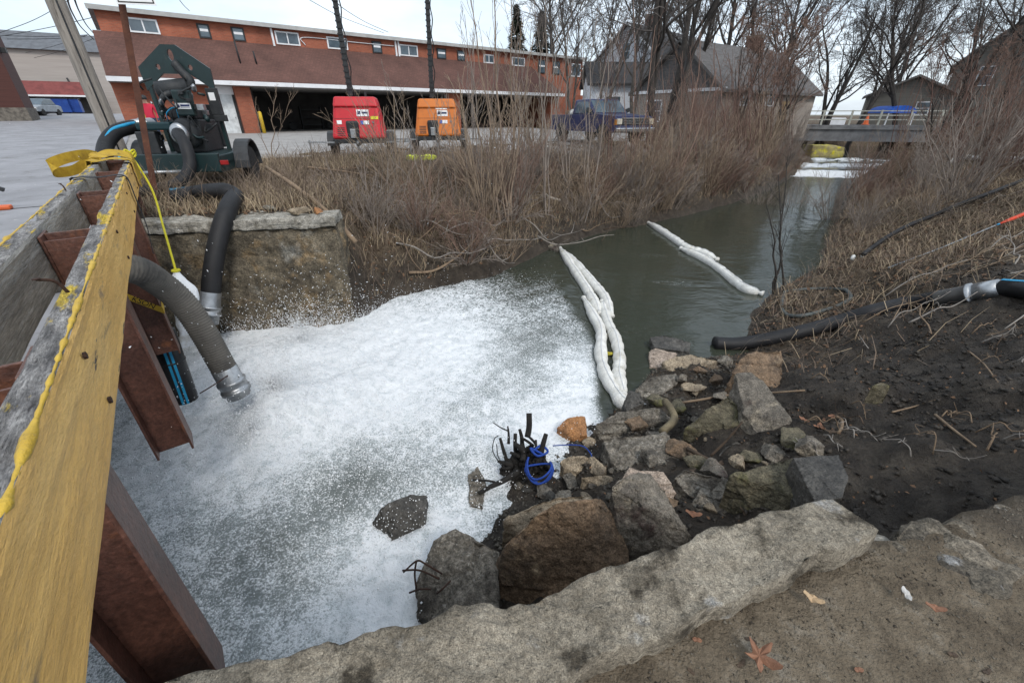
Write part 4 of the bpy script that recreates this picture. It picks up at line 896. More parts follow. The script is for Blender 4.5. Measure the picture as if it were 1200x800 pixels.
# ================================================================== DEBRIS BY THE WATER
char_m = mat('charred_wood', (.012, .011, .010), (.028, .025, .022), 14, .8, .9, 60)
wood_m = mat('bare_driftwood', (.28, .20, .13), (.17, .12, .08), 8, .85, .5, 50, stretch=(1, 1, 1))
bark_m = mat('wet_stick_bark', (.10, .068, .045), (.05, .036, .026), 10, .8, .5, 50)
st = thing('charred_stump', 'black charred root stump at the foam edge with broken stubs', 'stump', P(612, 545, .05))
core = rough_hull([P(x, y, z) for x, y, z in ((588, 545, .05), (602, 526, .2), (625, 520, .28), (642, 533, .25), (648, 550, .1), (612, 566, .02), (584, 558, 0), (615, 545, -.1))], .02, .015, .05, 9, 77, .025, 5)
under(bm_obj('root_mass', core, char_m), st)
for (a, b, r0, r1) in (((618, 512, .28), (620, 484, .48), .032, .03), ((634, 530, .3), (640, 508, .46), .03, .022), ((604, 528, .2), (604, 508, .36), .022, .018), ((594, 540, .1), (586, 513, .3), .022, .015), ((612, 525, .22), (609, 503, .4), .025, .015), ((596, 520, .2), (595, 499, .34), .016, .008), ((596, 505, .3), (578, 495, .38), .008, .005), ((625, 522, .28), (610, 512, .4), .016, .012), ((628, 520, .28), (618, 510, .34), .014, .012), ((614, 530, .25), (603, 520, .32), .03, .022), ((600, 545, .1), (583, 540, .16), .03, .012), ((606, 550, .08), (590, 556, .08), .03, .012), ((640, 545, .16), (652, 552, .12), .025, .01), ((620, 552, .1), (612, 566, .06), .028, .012), ((609, 535, .2), (598, 530, .24), .022, .014), ((630, 532, .28), (628, 515, .38), .018, .012), ((598, 548, .1), (588, 548, .2), .02, .01), ((612, 540, .2), (612, 520, .3), .03, .022)):
    p = smooth_path([P(*a), (P(*a) + P(*b)) / 2 + rng.uniform(-.015, .015, 3), P(*b)], 8); part_of(MB().tube(p, np.linspace(r0, r1, 8), 8), 'root_stub', char_m, st)
for q in (((590, 548, .08), (578, 530, .2), (579, 515, .3), (584, 510, .32)), ((592, 548, .1), (584, 535, .2), (582, 520, .28))):
    part_of(MB().tube(smooth_path([P(*x) for x in q], 12), .005, 5), 'root_fibre', char_m, st)
tag(MB().tube(smooth_path([P(*x) for x in ((608, 552, .12), (592, 562, .1), (575, 570, .08), (561, 578, .04))], 14), np.linspace(.03, .02, 14), 8).build('charred_branch', char_m, None, True), 'black charred branch reaching from the stump into the foam', 'branch')
tag(MB().tube(smooth_path([P(*x) for x in ((585, 566, .08), (572, 563, .1), (554, 562, .06))], 10), .011, 6).build('charred_branch', char_m, None, True), 'thin dark twig crossing the charred branch', 'branch')
blue_rope = mat('blue_rope', (.015, .06, .34), (.01, .045, .24), 60, .6, .5, 150)
br = thing('blue_rope', 'blue rope wound round the charred stump', 'rope', P(632, 550, .15))
for k in range(3):
    a = np.linspace(-.4, math.pi + .5, 18) if k < 2 else np.linspace(0, 2 * math.pi, 18)
    c = P(632, 545, .28); part_of(MB().tube(np.c_[c[0] + (.115 + .01 * k) * np.cos(a), c[1] - .12 * np.sin(a) * (1 if k < 2 else .6), c[2] - .04 * k + .03 * np.sin(a * 2 + k) - .05 * np.sin(a)], .010, 7), 'coil', blue_rope, br)
part_of(MB().tube(smooth_path([P(x, y, z) for x, y, z in ((625, 528, .34), (634, 522, .36), (642, 529, .33), (630, 534, .34), (622, 525, .36), (638, 533, .3))], 24), .012, 6), 'knot', blue_rope, br)
part_of(MB().tube(smooth_path([P(x, y, z) for x, y, z in ((648, 522, .28), (670, 521, .2), (684, 523, .2), (692, 531, .18), (695, 540, .2))], 16), .006, 5), 'tail', blue_rope, br)
# sticks on the banks
def stick(px, r, m, label, up=.03, zs=None, name='stick', r1=None):
    pts = [PG(x, y) + np.array([0, 0, up]) for x, y in px] if zs is None else [P(x, y, z) for (x, y), z in zip(px, zs)]
    p = smooth_path(pts, 14); tag(MB().tube(p, np.linspace(r, r1 or r * .6, 14), 7).build(name, m, None, True), label, 'stick')
stick([(795, 477), (820, 473), (850, 468), (895, 466), (941, 463)], .016, wood_m, 'pale straight stick passing behind the leaning boulder', .06)
stick([(1094, 489), (1115, 507), (1141, 527)], .011, wood_m, 'pale stick lying alone on the dark mud')
stick([(1043, 487), (1070, 480), (1096, 472)], .008, wood_m, 'thin pale twig lying across the mud', .04)
stick([(1134, 416), (1150, 430), (1166, 452)], .008, wood_m, 'crooked pale twig high on the mud slope', .04)
stick([(976, 492), (984, 497), (983, 508), (978, 513)], .016, wood_m, 'curled brown root sticking out of the mud', .05)
stick([(805, 525), (822, 534), (848, 547)], .022, bark_m, 'reddish broken branch below the blocky boulder', zs=[.5, .52, .5])
stick([(833, 534), (852, 515), (870, 494)], .012, bark_m, 'slanting twig leaning up against the dark slab', zs=[.55, .72, .9])
stick([(776, 506), (790, 492), (786, 478), (779, 469)], .045, mat('gnarled_root', (.22, .18, .11), (.11, .09, .06), 8, .9, .8, 30), 'gnarled pale root piece on the pebbly rock', zs=[.34, .36, .38, .38], name='driftwood', r1=.035)
stick([(312, 196), (345, 218), (385, 250), (417, 284)], .035, wood_m, 'long pale pole leaning down the far bank past the wall end', zs=[2.3, 2.1, 1.75, 1.3], name='fallen_branch', r1=.045)
stick([(480, 325), (510, 322), (540, 303), (562, 280)], .03, wood_m, 'curved pale branch washed up at the foot of the far bank', .1, name='fallen_branch')
stick([(362, 202), (400, 206), (450, 213), (495, 213)], .025, wood_m, 'long thin branch lying along the top of the far bank', .12, name='fallen_branch')
stick([(1112, 195), (1125, 189), (1150, 191), (1190, 192), (1230, 194)], .13, mat('birch_log', (.62, .60, .57), (.45, .43, .41), 5, .85, .5, 30, stain=((.12, .1, .09), 6, .6, .68)), 'pale fallen log lying on the right bank', .15, name='fallen_log', r1=.08)
stick([(636, 232), (645, 238), (656, 241)], .04, mat('pale_log', (.6, .54, .46), None, 6, .8, .4, 30), 'short pale cut log on the far bank', .15, name='fallen_log', r1=.04)
# dead leaves on the ledge
leaf_m = mat('tan_leaf', (.50, .36, .22), (.38, .26, .15), 20, .8, .4, 60)
leaf_r = mat('red_brown_leaf', (.27, .135, .08), (.17, .085, .052), 20, .8, .4, 60)
def leaf(px, py, outline, size, ang, m, label, z=1.70, cat='leaf'):
    c = P(px, py, z); mb = MB(); k = len(outline); ca, sa_ = math.cos(ang), math.sin(ang)
    top = [(c[0] + size * (x * ca - y * sa_), c[1] + size * (x * sa_ + y * ca), z + .004 + .55 * size * (x * x + y * y) * .5 * (1 + .6 * math.sin(3 * x + 2 * y)) + .14 * size * math.sin(7 * x + 4 * y)) for x, y in outline]
    cen = (c[0], c[1], z + .006); V = top + [cen] + [(a, b, q - .0025) for a, b, q in top] + [(cen[0], cen[1], cen[2] - .0025)]
    f = [(i, (i + 1) % k, k) for i in range(k)] + [((i + 1) % k + k + 1, i + k + 1, 2 * k + 1) for i in range(k)] + [(i, i + k + 1, (i + 1) % k + k + 1, (i + 1) % k) for i in range(k)]
    tag(mb.add(V, f).build('fallen_leaf', m), label, cat)
star = []
for k in range(5):
    a = k * 2 * math.pi / 5 + .3; ln = (1, .85, .75, .9, 1.05)[k]
    star += [(ln * .72 * math.cos(a - .26), ln * .72 * math.sin(a - .26)), (ln * math.cos(a - .04), ln * math.sin(a - .04)), (ln * math.cos(a + .05), ln * math.sin(a + .05)), (ln * .66 * math.cos(a + .3), ln * .66 * math.sin(a + .3)), (.34 * math.cos(a + .52), .34 * math.sin(a + .52)), (.32 * math.cos(a + .74), .32 * math.sin(a + .74))]
oval = [(math.cos(a) * (1 if math.cos(a) > 0 else .9), .42 * math.sin(a) * (1 + .25 * math.sin(3 * a))) for a in np.linspace(0, 2 * math.pi, 16, endpoint=False)]
leaf(889, 769, star, .058, .2, leaf_r, 'five pointed red brown leaf on the sandy ledge')
leaf(952, 701, oval, .034, -.75, leaf_m, 'curled tan leaf on the sandy ledge behind the coping')
leaf(1062, 697, oval, .026, 1.35, mat('white_shard', (.6, .58, .55), None, 10, .6, .2, 30), 'small white chip lying on the sandy dirt', cat='chip')
leaf(1095, 712, oval, .03, -.5, leaf_r, 'dull brown leaf half buried in the sandy dirt')
leaf(812, 602, oval, .06, -.4, leaf_r, 'large red brown dead leaf between boulders and ledge', .62)

# fallen branches tangled over both banks
rb_ = np.random.RandomState(19)
fb_m = [wood_m, mat('grey_dead_branch', (.30, .27, .24), (.19, .17, .15), 8, .85, .4, 40), bark_m]
def lying_branch(px, py, ln, az, r, m, label, group, rise):
    q = PG(px, py); p = [q + np.array([0, 0, .05])]; d = np.array([math.cos(az), math.sin(az)])
    for k in range(5):
        d = d + rb_.normal(size=2) * .18; d /= np.hypot(*d); n_ = p[-1][:2] + d * ln / 5; p.append(np.array([n_[0], n_[1], max(gz(n_[0], n_[1]), 0) + .06 + rise * (k + 1) / 5 + rb_.rand() * .06]))
    t = thing('fallen_branch', label, 'branch', p[0], group=group); pp = smooth_path(p, 16); part_of(MB().tube(pp, np.linspace(r, r * .35, 16), 6), 'stem', m, t)
    for k in range(3):
        i = rb_.randint(4, 13); e = pp[i] + np.array([rb_.normal() * .2, rb_.normal() * .2, abs(rb_.normal()) * .12]) * ln * .5; part_of(MB().tube(smooth_path([pp[i], (pp[i] + e) / 2 + rb_.normal(size=3) * .03, e], 7), np.linspace(r * .5, r * .2, 7), 5), 'side_twig', m, t)
for k in range(30): lying_branch(rb_.uniform(400, 760), rb_.uniform(205, 290), rb_.uniform(.9, 2.2), rb_.uniform(-.6, 1.5), rb_.uniform(.010, .022), fb_m[rb_.randint(3)], 'dead branch caught in the brambles of the far bank', 'dead branches on the far bank', rb_.uniform(.05, .7))
for k in range(36): lying_branch(rb_.uniform(960, 1195), rb_.uniform(205, 400), rb_.uniform(.5, 1.6), rb_.uniform(-.6, 1.6), rb_.uniform(.006, .013), fb_m[rb_.randint(3)], 'thin dead branch lying on the brushy right bank', 'dead branches on the right bank', rb_.uniform(0, .25))
for k in range(30): lying_branch(rb_.uniform(940, 1195), rb_.uniform(395, 545), rb_.uniform(.15, .4), rb_.uniform(-1.5, 1.6), rb_.uniform(.004, .007), fb_m[rb_.randint(3)], 'short twig lying on the dark mud of the bank', 'twigs on the mud', 0)
# more dead leaves in the rocks and on the ledge
for k in range(26):
    x, y = ((rb_.uniform(700, 1190), rb_.uniform(690, 795)) if k < 9 else (rb_.uniform(800, 880), rb_.uniform(535, 612)) if k < 19 else (rb_.uniform(940, 985), rb_.uniform(488, 512)))
    q = PG(x, y); leaf(*(x, y), oval, rb_.uniform(.009, .02) if k < 9 else rb_.uniform(.025, .055), rb_.uniform(0, 6), leaf_r if rb_.rand() < .3 else bark_m, ('tiny dry leaf scrap on the sandy ledge' if k < 9 else 'brown dead leaf lodged between the boulders' if k < 19 else 'crumpled brown leaf beside the curled root'), q[2] + (.003 if k < 9 else .02))
for o in bpy.data.objects:
    if o.get('label') in ('tiny dry leaf scrap on the sandy ledge', 'brown dead leaf lodged between the boulders', 'crumpled brown leaf beside the curled root'): o['group'] = 'dead leaves: ' + o['label']
# ================================================================== PUMP ON ITS TRAILER
pump_green = mat('dark_green_paint', (.007, .026, .027), (.005, .018, .019), 4, .45, .12, 40, stain=((.05, .05, .04), 5, .62, .76), spec=.5)
engine_m = mat('engine_black', (.018, .020, .022), (.03, .032, .034), 9, .55, .4, 40, stain=((.07, .06, .05), 7, .62, .74))
tyre_m = mat('tyre_rubber', (.018, .018, .018), (.03, .03, .03), 12, .85, .3, 60)
white_p = mat('white_decal', (.78, .78, .78), (.7, .7, .7), 4, .5, 0)
print_m = mat('navy_print', (.015, .03, .12), None, 4, .5, 0)
yel_dec = mat('yellow_decal', (.62, .55, .03), (.5, .44, .03), 6, .5, 0)
grey_pl = mat('grey_plastic_fender', (.04, .042, .045), (.026, .027, .029), 6, .6, .2, 30)
def wheel(parent, c, axis, r, w, name='wheel'):
    t = MB().lathe([(-w / 2, r * .62), (-w / 2, r * .9), (-w * .36, r), (w * .36, r), (w / 2, r * .9), (w / 2, r * .62)], c, axis, 24).build('tyre', tyre_m, parent, True)
    wl_ = MB().lathe([(-w * .42, r * .60), (-w * .30, r * .5), (-w * .32, r * .2), (-w * .45, r * .15), (w * .45, r * .15), (w * .32, r * .2), (w * .30, r * .5), (w * .42, r * .60)], c, axis, 20).build('rim', galv, t, True)
    return t
def text_on(name, body, size, m, parent, c, ex, ey, extrude=.001):
    ex = Vector(ex).normalized(); ey = Vector(ey).normalized(); ez = ex.cross(ey)
    o = text_part(name, body, size, m, parent, c, (0, 0, 0), extrude); o.rotation_euler = Matrix((ex, ey, ez)).transposed().to_euler(); return o
pz = 1.93
PU = thing('pump_trailer', 'dark green engine driven water pump on trailer with tall lifting frame', 'pump', (-6.46, 9.3, pz), math.radians(14)); PU.scale = (.76, .92, .98)
b = MB(); b.box(-1.0, -1.0, .42, 1.0, 1.35, .62); b.build('deck', pump_green, PU, bevel=.02)
for s in (-1, 1): MB().box(s * .95 - .05, -1.12, .32, s * .95 + .05, 1.4, .5).build('side_rail', pump_green, PU, bevel=.012)
MB().box(-1.0, -1.15, .34, 1.0, -1.02, .66).build('bumper_beam', pump_green, PU, bevel=.015)
MB().cyl((-1.05, -1.2, .36), (.2, -1.2, .36), .035, 12).build('tow_bar', galv, PU, True)
for s in (-1, 1):
    wheel(PU, (s * 1.18, .25, .36), (1, 0, 0), .36, .24)
    fd = MB(); arc = [(.25 + .52 * math.cos(a), .36 + .50 * math.sin(a)) for a in np.linspace(math.radians(-5), math.radians(185), 12)]
    inner = [(.25 + .47 * math.cos(a), .36 + .45 * math.sin(a)) for a in np.linspace(math.radians(185), math.radians(-5), 12)]
    fd.prism(arc + inner, 'x', s * 1.18 - .18, s * 1.18 + .18); fd.build('fender', grey_pl, PU, bevel=.015)
    MB().box(s * .62 - .12, -.98, .622, s * .62 + .12, -.80, .628).build('warning_decal', yel_dec, PU)
MB().box(1.02, -1.16, .46, 1.2, -1.12, .54).build('tail_light', mat('red_lens', (.35, .02, .02), None, 4, .3, 0), PU, bevel=.008)
# lifting frame: two legs, arched lifting plate with holes
for s in (-1, 1):
    MB().bar((s * .70, .45, .6), (s * .70, .45, 2.1), .09, .09, (0, 1, 0)).build('frame_leg', pump_green, PU, bevel=.008)
def lifting_plate():
    bm = bmesh.new()
    def circ(cx, cz, rx, rz, n=14): return [(cx + rx * math.cos(2 * math.pi * k / n), cz + rz * math.sin(2 * math.pi * k / n)) for k in range(n)]
    outer = [(-.78, 1.72), (-.80, 2.12), (-.16, 2.50), (.16, 2.50), (.80, 2.12), (.78, 1.72), (.60, 1.84), (.30, 2.02), (-.30, 2.02), (-.60, 1.84)]
    loops = [outer, circ(0, 2.33, .065, .10), circ(-.36, 2.13, .05, .05), circ(.36, 2.13, .05, .05)]
    ed = []
    for lp_ in loops:
        vs = [bm.verts.new((x, .40, z)) for x, z in lp_]
        ed += [bm.edges.new((vs[i], vs[(i + 1) % len(vs)])) for i in range(len(vs))]
    bmesh.ops.triangle_fill(bm, use_beauty=True, use_dissolve=False, edges=ed)
    g = bmesh.ops.extrude_face_region(bm, geom=bm.faces[:]); bmesh.ops.translate(bm, verts=[v for v in g['geom'] if isinstance(v, bmesh.types.BMVert)], vec=(0, .06, 0))
    bmesh.ops.recalc_face_normals(bm, faces=bm.faces); bm_obj('lifting_plate', bm, pump_green, PU, False)
lifting_plate()
# engine block, pump volute, air filter, exhaust, cooler
MB().box(-.38, -.1, .62, .38, .95, 1.22).build('engine_block', engine_m, PU, bevel=.03)
MB().box(-.30, -.02, 1.22, .30, .85, 1.42).build('cylinder_head', engine_m, PU, bevel=.04)
MB().box(-.42, .95, .66, .42, 1.3, 1.5).build('radiator', engine_m, PU, bevel=.02)
MB().lathe([(0, .22), (.05, .27), (.26, .27), (.32, .22)], (.12, -.42, .98), (0, 1, 0), 26).build('pump_volute', engine_m, PU, True)
MB().lathe([(-.22, .14), (-.2, .19), (-.12, .19), (-.1, .14), (.2, .14)], (.12, -.5, .98), (0, 1, 0), 20).build('suction_flange', galv, PU, True)
MB().lathe([(-.36, .10), (-.33, .165), (.33, .165), (.36, .10)], (-.12, .25, 1.75), (1, .2, .12), 22).build('air_filter', engine_m, PU, True)
MB().tube(smooth_path([(.26, .3, 1.78), (.32, .3, 1.9), (.2, .32, 2.02), (.05, .34, 2.2)], 14), .09, 14).build('exhaust_pipe', engine_m, PU, True)
MB().tube(smooth_path([(-.3, .1, 1.3), (-.38, 0, 1.45), (-.25, -.05, 1.6), (-.1, .05, 1.68)], 14), .06, 12).build('intake_pipe', engine_m, PU, True)
MB().box(.05, -.30, 1.28, .42, -.08, 1.72).build('priming_box', pump_green, PU, bevel=.03)
MB().box(-.85, -.5, 1.04, -.1, -.2, 1.18).build('fuel_tank', mat('blue_green_paint', (.008, .035, .042), None, 5, .45, .1, 30), PU, bevel=.03)
MB().box(-.92, -.5, .62, -.5, -.22, 1.02).build('tank_stand', engine_m, PU, bevel=.02)
dcl = MB().box(.08, -.312, 1.40, .40, -.305, 1.50).build('maker_plate', white_p, PU)
o = MB().lathe([(0, .028), (.003, .028)], (.135, -.3135, 1.45), (0, -1, 0), 18).build('round_mark', print_m, dcl)
MB().box(.18, -.3155, 1.445, .38, -.3125, 1.475).build('name_bar', print_m, dcl); MB().box(.18, -.3155, 1.425, .38, -.3125, 1.433).build('small_bar', print_m, dcl)
cb = MB().box(.58, .28, 1.30, .84, .42, 1.78).build('control_box', engine_m, PU, bevel=.012)
MB().box(.64, .272, 1.56, .78, .279, 1.70).build('gauge_plate', white_p, cb); MB().box(.62, .25, 1.18, .9, .4, 1.3).build('switch_tray', engine_m, cb, bevel=.01)
for k in range(5):
    x = -.3 + k * .13; MB().tube(smooth_path([(x, -.1, 1.2), (x + .08, -.22, 1.33 + .04 * k), (x + .2, -.12, 1.42), (x + .22, .1, 1.42)], 12), .012, 6).build('cable', engine_m if k % 2 else blue_pl, PU, True)
for (x, y, z, r) in ((.32, .05, 1.62, .05), (.42, .1, 1.75, .06), (-.42, -.05, 1.28, .05), (-.3, -.12, 1.5, .045)): MB().lathe([(0, r), (.08, r), (.1, r * .6), (.16, r * .6)], (x, y, z), (.4, -.8, .3), 12).build('fitting', galv, PU, True)
rc_ = np.random.RandomState(9)
for k in range(46):      # small engine clutter: brackets, lines, filters
    x, y, z = rc_.uniform(-.55, .6), rc_.uniform(-.35, .8), rc_.uniform(.75, 1.75); s_ = rc_.uniform(.03, .09)
    mm = [engine_m, engine_m, pump_green, galv, grey_pl][rc_.randint(5)]
    if k % 3 == 0: MB().box(x - s_, y - s_, z - s_ * .7, x + s_, y + s_, z + s_ * .7).build('bracket', mm, PU, bevel=.008)
    elif k % 3 == 1: MB().cyl((x, y, z), (x + rc_.uniform(-.1, .1), y - .12, z + rc_.uniform(-.1, .12)), s_ * .55, 10).build('canister', mm, PU, True)
    else: MB().tube(smooth_path([(x, y, z), (x + rc_.uniform(-.2, .2), y - .1, z + rc_.uniform(-.2, .2)), (x + rc_.uniform(-.35, .35), y - .05, z + rc_.uniform(-.4, .3))], 10), rc_.uniform(.01, .025), 6).build('fuel_line', mm, PU, True)
# dark hose looping out of the pump down to the grass, plus the blue striped lay-flat hose
pw = lambda x, y, z: np.array(PU.location) + np.array([x * .76 * math.cos(.2443) - y * .92 * math.sin(.2443), x * .76 * math.sin(.2443) + y * .92 * math.cos(.2443), z * .98])
hose('pump_hose', 'black hose bending down from the pump flange onto the grass', [pw(.12, -.62, .98), pw(.2, -.9, .98), pw(.42, -1.2, .82), pw(.46, -1.42, .45), pw(.2, -1.62, .2), pw(-.3, -1.75, .12), pw(-.75, -1.8, .12)], .10, rub_black, n=60)
tb, pbp = hose('striped_hose', 'blue and black hose lying on the grass before the pump', [P(200, 226, 2.0), P(222, 224, 2.0), P(248, 222, 2.0), P(268, 225, 2.02)], .075, mat('blue_hose', (.02, .26, .42), (.015, .2, .36), 8, .5, .1, 40))
hp_t = hose('striped_hose', 'blue striped black hose arching up behind the rusty sign post', [PT(122, 186, 7.4), PT(124, 170, 7.6), PT(134, 156, 7.8), PT(150, 150, 8.0), PT(168, 147, 8.3)], .12, rub_black, n=40)
part_of(MB().tube(smooth_path([PT(118.5, 184, 7.3), PT(120.5, 168, 7.5), PT(131, 152.5, 7.7), PT(149, 146, 7.9), PT(160, 144, 8.1)], 30), .03, 8), 'stripe', blue_pl, hp_t[0])
coupling(hp_t[0], PT(163, 148, 8.2), PT(172, 147, 8.35) - PT(163, 148, 8.2), .12, [(-.1, .08, 1.06), (.08, .12, 1.2), (.12, .3, 1.06)])

# ================================================================== SIGN POST, UTILITY POLE, WIRES
rust_post = mat('rusty_channel', (.11, .042, .024), (.07, .028, .018), 6, .8, .4, 40, stain=((.19, .085, .04), 5, .58, .7))
sg = thing('street_sign', 'rusty leaning sign post with white edged sign at its top', 'sign', (*PT(167, 192, 6.9)[:2], 1.95))
pa_, pb_ = PT(167, 192, 6.9), PT(135, -40, 6.05); pa_[2] = 1.95
ax = (pb_ - pa_) / np.linalg.norm(pb_ - pa_)
part_of(MB().bar(pa_, pb_, .085, .03, (.5, -.8, 0)), 'post', rust_post, sg, False)
part_of(MB().bar(pa_ + np.array([0, .03, 0]), pb_ + np.array([0, .03, 0]), .03, .05, (.5, -.8, 0)), 'post_rib', rust_post, sg, False)
sc_ = PT(160, 6, 6.0); ex = np.array([.82, .55, .06]); ex /= np.linalg.norm(ex); ey = ax - ex * (ax @ ex); ey /= np.linalg.norm(ey); en = np.cross(ex, ey)
def sign_rect(x0, x1, y0, y1, off, th):
    v = [sc_ + ex * x + ey * y + en * (off + d) for d in (0, th) for x, y in ((x0, y0), (x1, y0), (x1, y1), (x0, y1))]
    return MB().add(v, [(0, 1, 2, 3), (4, 5, 6, 7), (0, 1, 5, 4), (1, 2, 6, 5), (2, 3, 7, 6), (3, 0, 4, 7)])
part_of(sign_rect(-.22, .24, .0, .62, 0, .004), 'sign_plate', white_p, sg, False)
for q in ((-.20, .22, .02, .035), (-.20, .22, .585, .60), (-.20, -.185, .035, .585), (.205, .22, .035, .585)):
    part_of(sign_rect(*q, .0045, .0015), 'border', mat('black_print', (.012, .012, .012)), sg, False)
pole_m = mat('grey_utility_pole', (.30, .27, .235), (.19, .17, .15), 5, .9, .6, 30, stretch=(4, 4, .4), stain=((.10, .085, .07), 4, .58, .7))
up0 = PT(140, 178, 10.2); up0[2] = gz(up0[0], up0[1]) - .1; up1 = up0 + np.array([-.25, .1, 10.5])
upole = thing('utility_pole', 'tall weathered grey wooden utility pole beside the street', 'pole', up0)
part_of(MB().tube(np.linspace(up0, up1, 14), np.linspace(.185, .14, 14), 18), 'shaft', pole_m, upole)
part_of(MB().tube(np.linspace(up0 + np.array([.13, -.13, 0]), up1 + np.array([.10, -.10, 0]), 6), .018, 8), 'ground_wire', engine_m, upole)
part_of(MB().bar(up1 + np.array([-1.2, -.3, -.5]), up1 + np.array([1.2, .3, -.5]), .1, .12), 'crossarm', pole_m, upole, False)
wire_m = mat('black_cable', (.02, .02, .022), None, 5, .6, 0)
def wire(pts, label, r=.02):
    p = smooth_path(pts, 26); tag(MB().tube(p, r, 5).build('power_line', wire_m, None, True), label, 'cable')
wire([PT(-30, 48, 30), PT(10, 35, 34), PT(47, 20, 36), PT(95, -8, 38)], 'topmost thin cable crossing the sky above the brown building', .022)
wire([PT(-20, 44, 40), PT(5, 42, 40), PT(60, 32, 38), PT(112, 20, 36), PT(150, 12, 34)], 'cable rising from the brown building roof behind the utility pole', .025)
wire([PT(5, 42, 40), PT(40, 43, 41), PT(75, 42.5, 42), PT(103, 41, 43)], 'level cable from brown building to the garage roof corner', .022)
wire([PT(8, 46, 40), PT(40, 46, 41), PT(75, 45, 42), PT(100, 43, 43)], 'second level cable just below its twin near the garage corner', .022)
wire([PT(30, 62, 55), PT(60, 55, 50), PT(85, 47, 46), PT(103, 41, 43)], 'cable sagging from the beige building roof to the garage corner', .022)
wire([PT(40, 68, 55), PT(65, 62, 52), PT(90, 53, 48), PT(108, 46, 43)], 'lower cable sagging over the beige building to the garage corner', .022)
wire([PT(76, -10, 10.4), PT(84, 14, 18), PT(95, 32, 26), PT(110, 46.5, 30)], 'thick cable curving down from the utility pole to the garage', .03)
wire([PT(84, -10, 10.4), PT(92, 12, 18), PT(101, 29, 26), PT(112, 42, 30)], 'second thick cable beside the one from pole to garage', .028)
wire([PT(203, -10, 40), PT(214, 5, 42), PT(222, 13, 44)], 'short cable dropping to the garage roof edge', .03)
wire([PT(385, -6, 16), PT(405, 12, 30), PT(430, 27, 40), PT(455, 38, 44)], 'cable running to the garage roof behind the red light tower mast', .022)
wire([PT(355, -4, 30), PT(400, 20, 36), PT(450, 39, 44)], 'fine cable meeting the garage roof beside the first one', .02)

# ================================================================== GARAGE BUILDING
brick_o = bpy.data.materials.new('orange_brick'); brick_o.use_nodes = True
def brick_material(m, c1, c2, mortar, s, rot=False):
    n, l = m.node_tree.nodes, m.node_tree.links; b = n['Principled BSDF']; b.inputs['Roughness'].default_value = .9
    tc = n.new('ShaderNodeTexCoord'); sx = n.new('ShaderNodeSeparateXYZ'); cx = n.new('ShaderNodeCombineXYZ'); l.new(tc.outputs['Object'], sx.inputs[0])
    a = n.new('ShaderNodeMath'); a.operation = 'ADD'; l.new(sx.outputs[0], a.inputs[0]); l.new(sx.outputs[1], a.inputs[1])
    l.new(a.outputs[0], cx.inputs[0]); l.new(sx.outputs[2], cx.inputs[1])
    br = n.new('ShaderNodeTexBrick'); br.inputs['Scale'].default_value = s; br.inputs['Color1'].default_value = (*c1, 1); br.inputs['Color2'].default_value = (*c2, 1); br.inputs['Mortar'].default_value = (*mortar, 1)
    br.inputs['Mortar Size'].default_value = .018; br.inputs['Brick Width'].default_value = .5; br.inputs['Row Height'].default_value = .16
    l.new(cx.outputs[0], br.inputs['Vector'])
    nz = n.new('ShaderNodeTexNoise'); nz.inputs['Scale'].default_value = .7; nz.inputs['Detail'].default_value = 6; l.new(tc.outputs['Object'], nz.inputs[0])
    mr = n.new('ShaderNodeMapRange'); mr.inputs[1].default_value = .3; mr.inputs[2].default_value = .7; mr.inputs[3].default_value = .72; mr.inputs[4].default_value = 1.15; l.new(nz.outputs[0], mr.inputs[0])
    mx = n.new('ShaderNodeMix'); mx.data_type = 'RGBA'; mx.blend_type = 'MULTIPLY'; mx.inputs[0].default_value = 1; l.new(br.outputs[0], mx.inputs[6]); l.new(mr.outputs[0], mx.inputs[7])
    l.new(mx.outputs[2], b.inputs['Base Color'])
    bp = n.new('ShaderNodeBump'); bp.inputs['Strength'].default_value = .4; bp.inputs['Distance'].default_value = .01; bp.invert = True; l.new(br.outputs['Fac'], bp.inputs['Height']); l.new(bp.outputs[0], b.inputs['Normal'])
brick_material(brick_o, (.36, .105, .055), (.28, .078, .042), (.25, .13, .09), 2.0)
shingle = bpy.data.materials.new('brown_shingles'); shingle.use_nodes = True
brick_material(shingle, (.145, .070, .055), (.112, .055, .044), (.07, .036, .03), 2.2)
white_trim = mat('white_trim', (.74, .75, .77), (.66, .67, .69), 2, .6, .1, 30, stain=((.5, .48, .44), 2, .62, .75))
glass_m = mat('window_glass', (.10, .14, .17), (.05, .07, .09), 1.2, .08, 0, spec=.8)
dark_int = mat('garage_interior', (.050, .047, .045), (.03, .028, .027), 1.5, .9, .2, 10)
G0 = np.array([-18.4, 33.5, 2.0]); GRZ = math.atan2(.622, .783)
ga = thing('garage_building', 'long orange brick building with brown shingled overhang above open garage bays', 'building', G0, GRZ)
# upper storey walls with window openings built as proud frames
MB().box(-6.5, 2.0, 3.2, 35.4, 11, 6.72).build('upper_wall', brick_o, ga)
MB().box(-6.75, 1.72, 6.722, 35.65, 11.2, 6.86).build('roof', mat('roof_metal', (.30, .30, .29), (.2, .2, .2), 2, .6, .1, 20), ga)
MB().box(-6.8, 1.60, 6.66, 35.7, 1.718, 6.90).build('gutter', mat('grey_gutter', (.42, .42, .41), (.33, .33, .32), 2, .6, .1, 20), ga)
ms = MB()
prof_l, prof_r = [(-7.05, -.02, 3.24), (-6.9, 1.998, 5.66)], [(30.6, -.02, 3.24), (27.6, 1.998, 5.66)]
v = [prof_l[0], prof_r[0], prof_r[1], prof_l[1], (-7.05, 1.998, 3.24), (30.6, 1.998, 3.24)]
ms.add(v, [(0, 1, 2, 3), (0, 3, 4), (1, 5, 2), (0, 4, 5, 1), (3, 2, 5, 4)]); ms.build('overhang_roof', shingle, ga)
